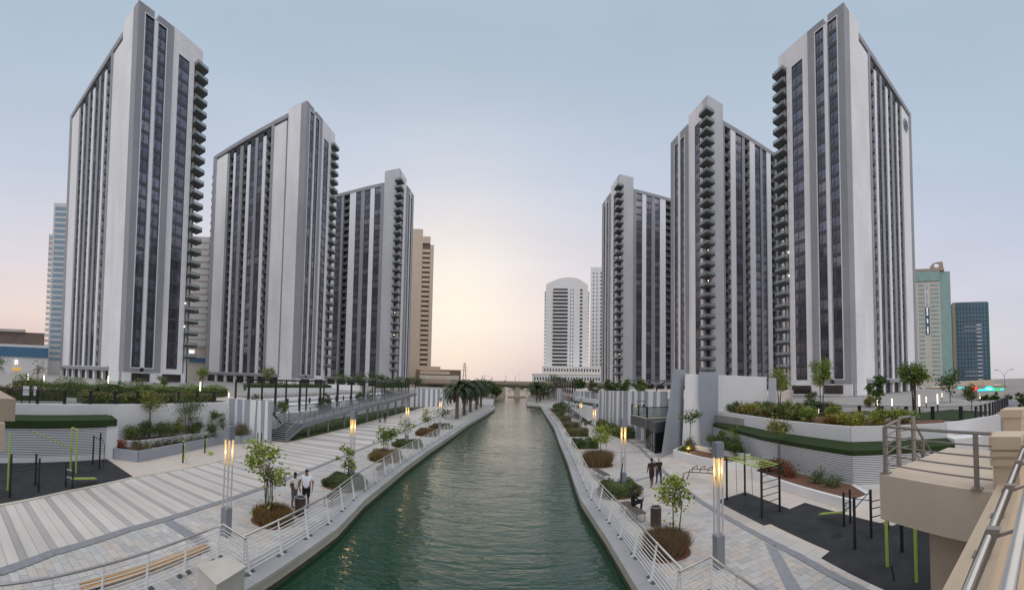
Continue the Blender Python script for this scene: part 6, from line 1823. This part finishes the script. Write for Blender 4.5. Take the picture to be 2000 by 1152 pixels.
# towers on the right edge
T, w, zt, a = far_block(1798, 1848, 215, 546)
tt = thing('teal_tower', 'cream tower topped with teal glass and an arch with a round hole', 'office tower', (a.x, a.y, 0))
zz = lambda y: zat(1825, y, 215)
b = MB(); b.box(-6, w * .86, 0, 22, 0, zz(550), 0, T); b.build('wall', 'cream', tt)
b = MB(); b.box(w * .86, w * 1.28, .6, 22, 0, zz(530), 0, T); b.build('glass_side', 'teal_far', tt)
b = MB(); b.box(-6, w * .86, -.4, 22, zz(549), zz(529), 0, T); b.build('glass_top', 'teal_far', tt)
b = MB(); b.box(-6, w * 1.05, -.6, 22, zz(529), zz(525), 0, T); b.build('cornice', 'sand_dark', tt)
ns_ = 20; ring_o = []; zc0 = (zz(512) + zz(525)) / 2 + .2; uc0 = w * .75; rr_ = 1.6
outer = [(w * .42, zz(525)), (w * .60, zz(514.5)), (w * .75, zz(512.5)), (w * 1.0, zz(511)), (w * 1.04, zz(525))]
b = MB()
def on_outer(an):
    best = None
    for i in range(len(outer)):
        (x1, y1), (x2, y2) = outer[i], outer[(i + 1) % len(outer)]
        dx, dy = math.cos(an), math.sin(an); den = dx * (y2 - y1) - dy * (x2 - x1)
        if abs(den) < 1e-9: continue
        t = ((x1 - uc0) * (y2 - y1) - (y1 - zc0) * (x2 - x1)) / den; s = ((x1 - uc0) * dy - (y1 - zc0) * dx) / den
        if t > 0 and -1e-6 <= s <= 1 + 1e-6 and (best is None or t < best): best = t
    return (uc0 + math.cos(an) * (best or 3), zc0 + math.sin(an) * (best or 3))
for k in range(24):
    a0, a1 = 6.2832 * k / 24, 6.2832 * (k + 1) / 24
    i0, i1 = (uc0 + rr_ * math.cos(a0), zc0 + rr_ * math.sin(a0)), (uc0 + rr_ * math.cos(a1), zc0 + rr_ * math.sin(a1)); o0, o1_ = on_outer(a0), on_outer(a1)
    for v in (0, 2.0): b.poly([T(i0[0], v, i0[1]), T(o0[0], v, o0[1]), T(o1_[0], v, o1_[1]), T(i1[0], v, i1[1])])
    b.poly([T(i0[0], 0, i0[1]), T(i1[0], 0, i1[1]), T(i1[0], 2, i1[1]), T(i0[0], 2, i0[1])]); b.poly([T(o0[0], 0, o0[1]), T(o1_[0], 0, o1_[1]), T(o1_[0], 2, o1_[1]), T(o0[0], 2, o0[1])])
b.build('arch', 'sand_dark', tt)
nz = 23; zb_, ztp = 6, zz(553)
windows(tt, T, w * .45, w * .84, 1, zb_, ztp, nz, .85, .52, 'teal_far')
windows(tt, T, -w * .02, w * .24, 1, zb_, ztp, nz, .85, .52, 'teal_far')
bn_ = thing('vertical_banner', 'tall banner reading NOW LEASING over a blue strip with a phone number', 'banner', T(w * .34, -.5, zz(600)))
b = MB(); b.box(w * .26, w * .42, -.35, -.15, zz(600.5), zz(554), 0, T); b.build('white_field', 'white_paint', bn_)
b = MB(); b.box(w * .26, w * .42, -.35, -.15, zz(653), zz(601), 0, T); b.build('blue_field', 'banner_blue', bn_)
def text_mesh(s, size, mat, parent, T, uc, vv, zc_, name='lettering'):
    cu = bpy.data.curves.new('lettering', 'FONT'); cu.body = s; cu.size = size; cu.align_x = 'CENTER'; cu.align_y = 'CENTER'; cu.extrude = .02
    ob = bpy.data.objects.new('lettering_source', cu); COL.objects.link(ob)
    me = bpy.data.meshes.new_from_object(ob.evaluated_get(bpy.context.evaluated_depsgraph_get()))
    bpy.data.objects.remove(ob); bpy.data.curves.remove(cu)
    pl = wloc(parent)
    for v in me.vertices:
        p = T(uc + v.co.x, vv - v.co.z, zc_ + v.co.y); v.co = (p[0] - pl.x, p[1] - pl.y, p[2] - pl.z)
    me.materials.clear(); me.materials.append(M[mat]); me.name = name
    return link(name, me, parent)
for k, ch in enumerate('NOW LEASING'):
    if ch != ' ': text_mesh(ch, 1.7, 'slate_paint', bn_, T, w * .34, -.45, zz(556.5 + 4.15 * k))
for k, ch in enumerate('800 69 384'):
    if ch != ' ': text_mesh(ch, 2.0, 'white_sign', bn_, T, w * .34, -.45, zz(604 + 5.1 * k))
T, w, zt, a = far_block(1856, 1934, 235, 590)
nv = thing('glass_tower', 'dark blue glass office tower with a column of white balcony slabs', 'office tower', (a.x, a.y, 0))
zz = lambda y: zat(1900, y, 235)
b = MB(); b.box(w * .18, w, 0, 25, 0, zt, 0, T); b.build('glass_wall', 'navy_far', nv)
b = MB(); b.box(0, w * .1, .5, 20, 0, zt - 1, 0, T); b.build('glass_side', 'teal_far', nv)
b = MB(); b.box(w * .1, w * .18, -.6, 20, 0, zt - .2, 0, T); b.build('stone_fin', 'sand_dark', nv)
b = MB(); b.box(w * .98, w * 1.02, -.1, 20, 0, zt - .5, 0, T); b.build('edge_strip', 'sign_green', nv)
for k in range(15):
    y = 634 + k * 7.6; b = MB(); b.box(w * .70, w * .82, -.8, .1, zz(y + 2.0), zz(y), 0, T); b.build('balcony_slab', 'white_trim', nv)
for y in (637, 645, 725, 733):
    b = MB(); b.box(w * .38, w * .84, -.5, .1, zz(y + 1.8), zz(y), 0, T); b.build('ledge', 'pale_grey_paint', nv)
for k in range(10):
    u = w * (.18 + .082 * (k + .5)); b = MB(); b.box(u - .12, u + .12, -.08, .0, 0, zt - .5, 0, T); b.build('mullion', 'window_frame', nv)
for k in range(18):
    z = 6 + k * (zt - 8) / 18; b = MB(); b.box(w * .18, w * .98, -.05, .0, z, z + .25, 0, T); b.build('floor_line', 'window_frame', nv)
# shopping centre with neon frieze
T, w, zt, a = far_block(1808, 1966, 130, 757)
mr = thing('shopping_centre', 'low beige shopping centre with a cyan green and red neon frieze', 'building', (a.x, a.y, 0))
zz = lambda y: zat(1900, y, 130)
b = MB(); b.box(0, w, 0, 40, 0, zz(755), 0, T); b.build('wall', 'cream', mr)
b = MB(); b.box(0, w, -.25, -.02, zz(757.5), zz(754), 0, T); b.build('cornice', 'sand_dark', mr)
b = MB(); b.box(w * .5, w * .86, 6, 36, zz(755), zz(744), 0, T); b.build('roof_block', 'sand_stone', mr)
b = MB(); b.box(w * .34, w * .5, 6, 30, zz(755), zz(744.5), 0, T); b.build('grey_block', 'concrete', mr)
u_ = lambda px: w * (px - 1808) / 158
for nm, mat, p0, p1, y0, y1 in [('neon_band', 'neon_cyan', 1848, 1960, 760.5, 763.5), ('neon_green_panel', 'neon_green', 1854, 1866, 759.5, 762), ('neon_green_panel', 'neon_green', 1940, 1953, 759.5, 763), ('neon_red_panel', 'neon_red', 1895, 1908, 754.5, 763.8)]:
    b = MB(); b.box(u_(p0), u_(p1), -.55 if 'red' in nm or 'green' in nm else -.45, -.27, zz(y1), zz(y0), 0, T); b.build(nm, mat, mr)
for c in (1876, 1931):
    b = MB(); b.tube([T(u_(c + 8.5 * math.cos(q)), -.5, zz(761.5 - 5.5 * math.sin(q))) for q in np.linspace(0, math.pi, 12)], .22, 5); b.build('neon_arch', 'neon_cyan', mr)
    b = MB(); b.tube([T(u_(c + x), -.6, zz(760.5 - 1.2 * math.sin(x * 1.4))) for x in np.linspace(-5, 5, 12)], .10, 5); b.build('neon_script', 'white_sign', mr)
for k in range(3):
    b = MB(); u = u_(1897 + 3.2 * k); b.box(u, u + .25, -.65, -.56, zz(762), zz(757 + k), 0, T); b.build('emblem_stroke', 'gold_sign', mr)
# road viaduct, ramp and street lamps to the right
rv = thing('road_viaduct', 'pale low viaduct with a dark curved underpass opening', 'bridge', (*pol(1900, 62), 3))
T, w, zt, a = far_block(1866, 1985, 62, 785)
zz = lambda y: zat(1920, y, 62)
b = MB(); b.box(0, w, 0, 1, 1, zz(783), 0, T); b.build('parapet', 'pale_grey_paint', rv)
b = MB(); b.box(w * .02, w * .30, -.06, .5, zz(796), zz(789), 0, T); b.build('opening', 'core_dark', rv)
b = MB(); b.box(w * .38, w * .95, -.06, .5, zz(795), zz(791), 0, T); b.build('panel', 'mid_grey_paint', rv)
def street_lamp(label, px, d, ytop, arm):
    x, y = pol(px, d); zt = zat(px, ytop, d); root = thing('street_lamp', label, 'street lamp', (x, y, 3), 0, 'street lamps in the distance')
    MB().tube([(x, y, 0), (x, y, zt - arm * 1.2)], [.12, .07], 6).build('pole', 'rail_steel', root)
    dx, dy = y / math.hypot(x, y), -x / math.hypot(x, y)
    for s in (-1, 1):
        pts = [(x + s * dx * arm * t ** 1.6 , y + s * dy * arm * t ** 1.6, zt - arm * 1.2 + arm * 1.2 * (1 - (1 - t) ** 1.5)) for t in np.linspace(0, 1, 7)]
        MB().tube(pts, .05, 5).build('arm', 'rail_steel', root)
        e = Vector(pts[-1]); MB().tube([e, e + Vector((s * dx, s * dy, 0)) * arm * .45], .09, 5).build('lamp_head', 'lamp_grey', root)
    return root
street_lamp('tall double armed street lamp beside the neon shopping centre', 1962, 78, 722, 1.4)
street_lamp('thin street lamp far beyond the canal bridge', 1014, 300, 728, 1.2)
MB_ = None
for lab, px, d, r, h in [('dark round tree at the far right edge by the road', 1978, 100, 3.0, 2.4), ('bushy tree at the right picture edge', 1996, 80, 2.6, 2.0), ('small palm like shrub before the neon shopping centre', 1935, 70, 2.0, 3.6), ('second leafy shrub before the neon shopping centre', 1922, 66, 1.3, 3.0)]:
    x, y = pol(px, d); bush(lab, (x, y, 0), r, r, h + .6, ['leaf_dark', 'leaf_mid'], int(px), 700, .4, group='greenery by the road')
# far canal bridge
fb_ = thing('canal_bridge', 'low concrete road bridge crossing the canal in the distance', 'bridge', (5, 172, 5))
MB().box(-70, 70, 170, 180, 5.5, 6.7).build('deck', 'beige_far', fb_); MB().box(-70, 70, 169.6, 170, 6.0, 7.35).build('parapet', 'sand_dark', fb_)
MB().box(-70, 70, 170.5, 179.5, 4.7, 5.48).build('girder', 'brown_far', fb_)
for x, wd in ((-14, 1.6), (-5.5, 2.8), (2.6, 1.6), (12, 2.0), (24, 2.0)): 
    b = MB(); b.v += [(x - wd, 171, -1), (x + wd, 171, -1), (x + wd, 178, -1), (x - wd, 178, -1), (x - wd * .6, 171, 4.7), (x + wd * .6, 171, 4.7), (x + wd * .6, 178, 4.7), (x - wd * .6, 178, 4.7)]
    b.f += [(3, 2, 1, 0), (4, 5, 6, 7), (0, 1, 5, 4), (1, 2, 6, 5), (2, 3, 7, 6), (3, 0, 4, 7)]; b.m += [0] * 6; b.build('pier', 'beige_far', fb_)
MB().prism([(-2, 169), (7, 169), (7, 180), (-2, 180)], -1, -.1).build('pier_foot', 'sand_dark', fb_)
# pylon, masts, jetty
x, y = pol(907, 520); py_ = thing('power_pylon', 'lattice power pylon standing on the horizon', 'pylon', (x, y, 0))
zt = zat(907, 710, 520)
for sx_, sy_ in ((-1, -1), (1, -1), (1, 1), (-1, 1)): MB().tube([(x + 3 * sx_, y + 3 * sy_, 0), (x + .8 * sx_, y + .8 * sy_, zt)], .28, 4).build('leg', 'grey_steel', py_)
for k in range(6): 
    z = zt * (k + .5) / 6; s = 3 - 2.2 * (k + .5) / 6
    MB().tube([(x - s, y - s, z), (x + s, y - s, z + zt / 8)], .18, 4).build('brace', 'grey_steel', py_); MB().tube([(x + s, y - s, z), (x - s, y - s, z + zt / 8)], .18, 4).build('brace', 'grey_steel', py_)
for z, s in ((zt * .72, 5), (zt * .84, 4.2), (zt * .96, 3.2)): MB().tube([(x - s, y, z), (x + s, y, z)], .22, 4).build('cross_arm', 'grey_steel', py_)
for i, (px, yt, lab) in enumerate([(988, 733, 'thin distant mast left of the bridge pier'), (1006, 734, 'thin distant mast above the middle of the bridge'), (954, 735, 'slanting distant crane jib on the horizon')]):
    x, y = pol(px, 480); o = thing('mast', lab, 'mast', (x, y, 0), 0, 'masts on the horizon'); MB().tube([(x, y, 0), (x + (6 if i == 2 else 0), y, zat(px, yt, 480))], .3, 5).build('pole', 'grey_steel', o)
rg = np.random.default_rng(77)
for i, (px, d, r, h, lab) in enumerate([(962, 150, 2.6, 5.2, 'round tree behind the last palm before the bridge'), (970, 158, 1.8, 4.0, 'lit green bush under the bridge end'), (1062, 150, 4.2, 6.2, 'large dark tree beside the jetty palm'), (1082, 175, 4.5, 9.5, 'broad dark tree before the white podium'), (1100, 190, 2.6, 8.0, 'small tree right of the broad dark one'), (1128, 150, 2.6, 8.0, 'palm shaped tree before the white podium'), (943, 165, 4, 7.2, 'dark treetop above the palms')]):
    x, y = pol(px, d); tree('bank_tree', lab, 'tree', (x, y, 0), h - r * .6, r, r * .75, .25, 700, .7, ['leaf_dark', 'leaf_mid', 'leaf_dark'], 300 + i, k=18, group='trees near the far bridge', spread=.15)
# ================================================================== PEOPLE
def person(label, loc, rz, J, bones, look, hair='hair_black', beard=False, cat='person', name='person'):
    """J: joints (x right, y forward, z up) with radii; one skinned surface, coloured by the garment over each bone"""
    root = thing(name, label, cat, loc, rz)
    names = list(J); idx = {n: i for i, n in enumerate(names)}
    me = bpy.data.meshes.new('body_source')
    me.from_pydata([J[n][:3] for n in names], [(idx[a], idx[b]) for a, b, _ in bones], [])
    ob = bpy.data.objects.new('body_source', me); COL.objects.link(ob)
    sk = ob.modifiers.new('skin', 'SKIN'); sk.use_smooth_shade = True
    if not me.skin_vertices: raise RuntimeError('no skin layer')
    for i, n in enumerate(names):
        r = J[n][3]; r = r if isinstance(r, tuple) else (r, r)
        r = (r[0] * 1.14, r[1] * 1.14) if min(r) > .03 else r
        me.skin_vertices[0].data[i].radius = r; me.skin_vertices[0].data[i].use_root = (n == 'pelvis')
    ss = ob.modifiers.new('sub', 'SUBSURF'); ss.levels = 2; ss.render_levels = 2
    bm_ = bpy.data.meshes.new_from_object(ob.evaluated_get(bpy.context.evaluated_depsgraph_get()))
    bpy.data.objects.remove(ob)
    bm_.materials.clear(); ml = []
    for _, _, m in bones:
        if m not in ml: ml.append(m)
    for m in ml: bm_.materials.append(M[m])
    segs = [(Vector(J[a][:3]), Vector(J[b][:3]), ml.index(m)) for a, b, m in bones]
    for p in bm_.polygons:
        c = p.center; best = (9, 0)
        for a, b, mi in segs:
            d = b - a; t = max(0, min(1, (c - a).dot(d) / max(d.length_squared, 1e-9))); q = (c - (a + d * t)).length
            if q < best[0]: best = (q, mi)
        p.material_index = best[1]; p.use_smooth = True
    bm_.name = 'body'
    link('body', bm_, root)
    if look is None: return root
    h = Vector(J['head'][:3]); f = Vector(look[:3]).normalized(); s = f.cross(Vector((0, 0, 1))).normalized(); u = Vector((0, 0, 1))
    b = MB()                                               # hair cap over crown and back
    for i in range(5):
        for j in range(12):
            def P(i, j):
                ph = math.radians(8 + i * 17); t = 2 * math.pi * j / 12
                back = .5 - .5 * math.cos(t)               # t=0 faces front
                ph2 = ph * (1 + .32 * back)
                return h + u * (.02 + .113 * math.cos(ph2)) + (f * math.cos(t) * .098 + s * math.sin(t) * .084) * math.sin(ph2)
            b.poly([P(i, j), P(i + 1, j), P(i + 1, j + 1), P(i, j + 1)])
    b.build('hair', hair, root, smooth=True, world=False)
    for sg in (-1, 1): MB().ball(h + f * .084 + s * .032 * sg + u * .012, .011, 0, 6, 4).build('eye', 'hair_black', root, world=False)
    if beard:
        b = MB(); b.ball(h + f * .052 - u * .075, .052, 0, 8, 5, .8); b.build('beard', 'hair_black', root, smooth=True, world=False)
    return root
def hands(J, side, wrist, d, palm_r=.03):
    """palm plus four fingers and a thumb, as further bones"""
    w = Vector(wrist); d = Vector(d).normalized(); sx = 1 if side == 'r' else -1
    lat = d.cross(Vector((sx, .2, .1))).normalized(); nrm = d.cross(lat)
    k = 'palm_' + side; J[k] = (*(w + d * .06), (.022, .036)); out = [('wrist_' + side, k)]
    for i, o in enumerate((-.03, -.01, .01, .028)):
        l = (.07, .08, .075, .058)[i]; a, b = f'f{i}a_{side}', f'f{i}b_{side}'
        J[a] = (*(w + d * (.10) + lat * o), .0095); J[b] = (*(w + d * (.10 + l) + lat * o * 1.1 + nrm * .018), .0075)
        out += [(k, a), (a, b)]
    J['th_' + side] = (*(w + d * .085 - lat * .052), .010); out.append((k, 'th_' + side))
    return out
def standing(h=1.75, fat=1.0, step=0.0, arm_l=(.02, .02), arm_r=(-.02, .02), skin='skin_a', top='cloth_white', sleeve=None, low='cloth_black', shoe='shoe', shorts=True, look=(0, 1, 0), bent=None):
    k = h / 1.78; J = {}
    def a(n, x, y, z, r): J[n] = (x * k, y * k, z * k, r if isinstance(r, tuple) else r * k)
    a('pelvis', 0, 0, .95, (.15 * fat, .115 * fat)); a('waist', 0, .01 * fat, 1.10, (.145 * fat, .11 * fat)); a('chest', 0, 0, 1.32, (.165 * fat ** .7, .11 * fat ** .7)); a('neckb', 0, -.005, 1.49, .065); a('neck', 0, .01, 1.545, .052)
    a('chin', 0, .028, 1.60, (.058, .062)); a('head', 0, .02, 1.675, (.076, .092)); a('crown', 0, .01, 1.745, (.055, .065))
    J['look'] = (*look, 0); 
    for s, sx in (('l', -1), ('r', 1)):
        sp = step * (1 if s == 'r' else -1)
        a('hip_' + s, sx * .09, 0, .90, .095 * fat ** .6); a('thigh_' + s, sx * .10, sp * .32, .70, .082 * fat ** .6); a('knee_' + s, sx * .105, sp * .55 + .02, .49, .058); a('calf_' + s, sx * .105, sp * .62 - .02, .33, .055)
        a('ankle_' + s, sx * .11, sp * .9 - .02 - max(0, -sp) * .1, .09 + max(0, -sp) * .12, .038); a('ball_' + s, sx * .125, sp * .9 + .12 - max(0, -sp) * .06, .045 + max(0, -sp) * .02, .036); a('toe_' + s, sx * .13, sp * .9 + .17 - max(0, -sp) * .05, .035, .026)
        ax, ay = arm_l if s == 'l' else arm_r; e_ = sx * max(0, fat - 1) * .17
        a('shoulder_' + s, sx * .185 + e_ * .35, 0, 1.44, .066); a('upper_' + s, sx * .235 + e_ * .8 + ax * .4, ay * .5 - .01, 1.29, .052); a('elbow_' + s, sx * .25 + e_ + ax * .8, ay - .03, 1.15, .042); a('fore_' + s, sx * .255 + e_ + ax, ay * 2 + .03, 1.03, .038); a('wrist_' + s, sx * .255 + e_ + ax * 1.1, ay * 3 + .07, .90, .026)
    if bent:
        for n, v in bent.items(): J[n] = (v[0] * k, v[1] * k, v[2] * k, J[n][3])
    lookv = J.pop('look')
    sl = sleeve or skin
    B = [('pelvis', 'waist', top), ('waist', 'chest', top), ('chest', 'neckb', top), ('neckb', 'neck', skin), ('neck', 'chin', skin), ('chin', 'head', skin), ('head', 'crown', skin)]
    for s in 'lr':
        B += [('pelvis', 'hip_' + s, low), ('hip_' + s, 'thigh_' + s, low), ('thigh_' + s, 'knee_' + s, low), ('knee_' + s, 'calf_' + s, skin if shorts else low), ('calf_' + s, 'ankle_' + s, skin if shorts else low), ('ankle_' + s, 'ball_' + s, shoe), ('ball_' + s, 'toe_' + s, shoe),
              ('chest', 'shoulder_' + s, top), ('shoulder_' + s, 'upper_' + s, top), ('upper_' + s, 'elbow_' + s, sl), ('elbow_' + s, 'fore_' + s, sl), ('fore_' + s, 'wrist_' + s, skin)]
        w = Vector(J['wrist_' + s][:3]); f = Vector(J['fore_' + s][:3])
        B += [(p, q, skin) for p, q in hands(J, s, w, (w - f))]
    return J, B, lookv
def make(label, loc, rz, hair='hair_black', beard=False, **kw):
    J, B, lk = standing(**kw)
    used = set()
    for a, b, _ in B: used |= {a, b}
    return person(label, loc, rz, {n: v for n, v in J.items() if n in used}, B, lk, hair, beard)
face = lambda dx, dy: math.atan2(-dx, dy)
gx = lambda px, py: at(px, py)[:2] + (.018,)
make('man in a pale stone shirt and grey shorts turned towards his companion', gx(574, 991), face(.95, -.25), beard=True, h=1.72, fat=1.15, skin='skin_b', top='cloth_stone', low='cloth_grey', look=(.1, 1, 0))
make('heavy bearded man in a printed white t-shirt and black shorts', gx(597, 991), face(.38, -.92), beard=True, h=1.88, fat=1.45, skin='skin_a', top='cloth_white', low='cloth_black', shoe='shoe', look=(.35, 1, 0))
make('man in a maroon top and dark shorts walking away in mid stride', gx(1273, 951), face(.05, 1), h=1.78, fat=1.1, step=.26, skin='skin_b', top='cloth_maroon', low='cloth_maroon', arm_l=(.02, .03), arm_r=(-.02, -.05))
make('person with pale hair in a black t-shirt and dark jeans walking away', gx(1287, 947), face(.12, 1), hair='hair_pale', h=1.72, fat=1.0, step=-.24, skin='skin_c', top='cloth_black', low='cloth_denim', shorts=False, arm_l=(.10, .07), arm_r=(-.10, .07))
sit = {'pelvis': (0, 0, .55), 'waist': (0, .02, .70), 'chest': (0, .10, .93), 'neckb': (0, .15, 1.08), 'neck': (0, .17, 1.13), 'chin': (0, .20, 1.18), 'head': (0, .20, 1.255), 'crown': (0, .19, 1.325),
       'hip_l': (-.09, .03, .54), 'thigh_l': (-.10, .25, .55), 'knee_l': (-.10, .48, .52), 'calf_l': (-.10, .46, .30), 'ankle_l': (-.10, .45, .09), 'ball_l': (-.11, .57, .045), 'toe_l': (-.11, .63, .035),
       'hip_r': (.09, .03, .54), 'thigh_r': (.16, .24, .62), 'knee_r': (.20, .45, .66), 'calf_r': (.08, .49, .665), 'ankle_r': (-.06, .52, .66), 'ball_r': (-.16, .57, .68), 'toe_r': (-.20, .60, .70),
       'shoulder_l': (-.18, .08, 1.04), 'upper_l': (-.23, .18, .93), 'elbow_l': (-.20, .32, .80), 'fore_l': (-.12, .34, .95), 'wrist_l': (-.05, .32, 1.08),
       'shoulder_r': (.18, .08, 1.04), 'upper_r': (.24, .14, .90), 'elbow_r': (.25, .26, .76), 'fore_r': (.16, .40, .73), 'wrist_r': (.06, .48, .74)}
make('man in black sitting on the quay bench with one foot on his knee', (6.0, 17.15, 0), face(1, -.22), h=1.86, fat=1.05, skin='skin_b', top='cloth_black', sleeve='cloth_black', low='cloth_black', shorts=False, bent=sit)
wx = gx(752, 826)
make('far walker in dark clothes with a pale cap leading a small dog', wx, face(.2, -1), hair='hair_pale', h=1.72, step=.2, skin='skin_b', top='cloth_black', low='cloth_black', shorts=False)
def dog(label, loc, rz):
    J = {'pelvis': (0, -.16, .34, (.07, .075)), 'belly': (0, 0, .33, (.075, .08)), 'chest': (0, .16, .33, (.085, .10)), 'neck': (0, .25, .42, .055), 'head': (0, .31, .49, .055), 'muzzle': (0, .40, .46, .028),
         'ear_l': (-.05, .29, .55, .014), 'ear_r': (.05, .29, .55, .014), 'tail1': (0, -.26, .40, .022), 'tail2': (0, -.33, .50, .012)}
    m = 'cloth_black'
    B = [('pelvis', 'belly', m), ('belly', 'chest', m), ('chest', 'neck', m), ('neck', 'head', m), ('head', 'muzzle', m), ('head', 'ear_l', m), ('head', 'ear_r', m), ('pelvis', 'tail1', m), ('tail1', 'tail2', m)]
    for s, sx in (('l', -1), ('r', 1)):
        st = .04 * sx
        J['fs' + s] = (sx * .06, .17, .26, .042); J['fk' + s] = (sx * .06, .17 + st, .15, .024); J['fp' + s] = (sx * .06, .19 + st * 1.5, .02, .022)
        J['ht' + s] = (sx * .06, -.15, .26, .052); J['hk' + s] = (sx * .06, -.11 - st, .19, .03); J['hh' + s] = (sx * .06, -.21 - st, .11, .02); J['hp' + s] = (sx * .06, -.18 - st, .02, .022)
        B += [('chest', 'fs' + s, m), ('fs' + s, 'fk' + s, m), ('fk' + s, 'fp' + s, m), ('pelvis', 'ht' + s, m), ('ht' + s, 'hk' + s, m), ('hk' + s, 'hh' + s, m), ('hh' + s, 'hp' + s, m)]
    r = person(label, loc, rz, J, B, None, None, False, cat='dog', name='dog')
    return r
d_ = dog('small black dog on the plaza beside the far walker', (wx[0] - .75, wx[1] - .2, .018), face(.1, -1))
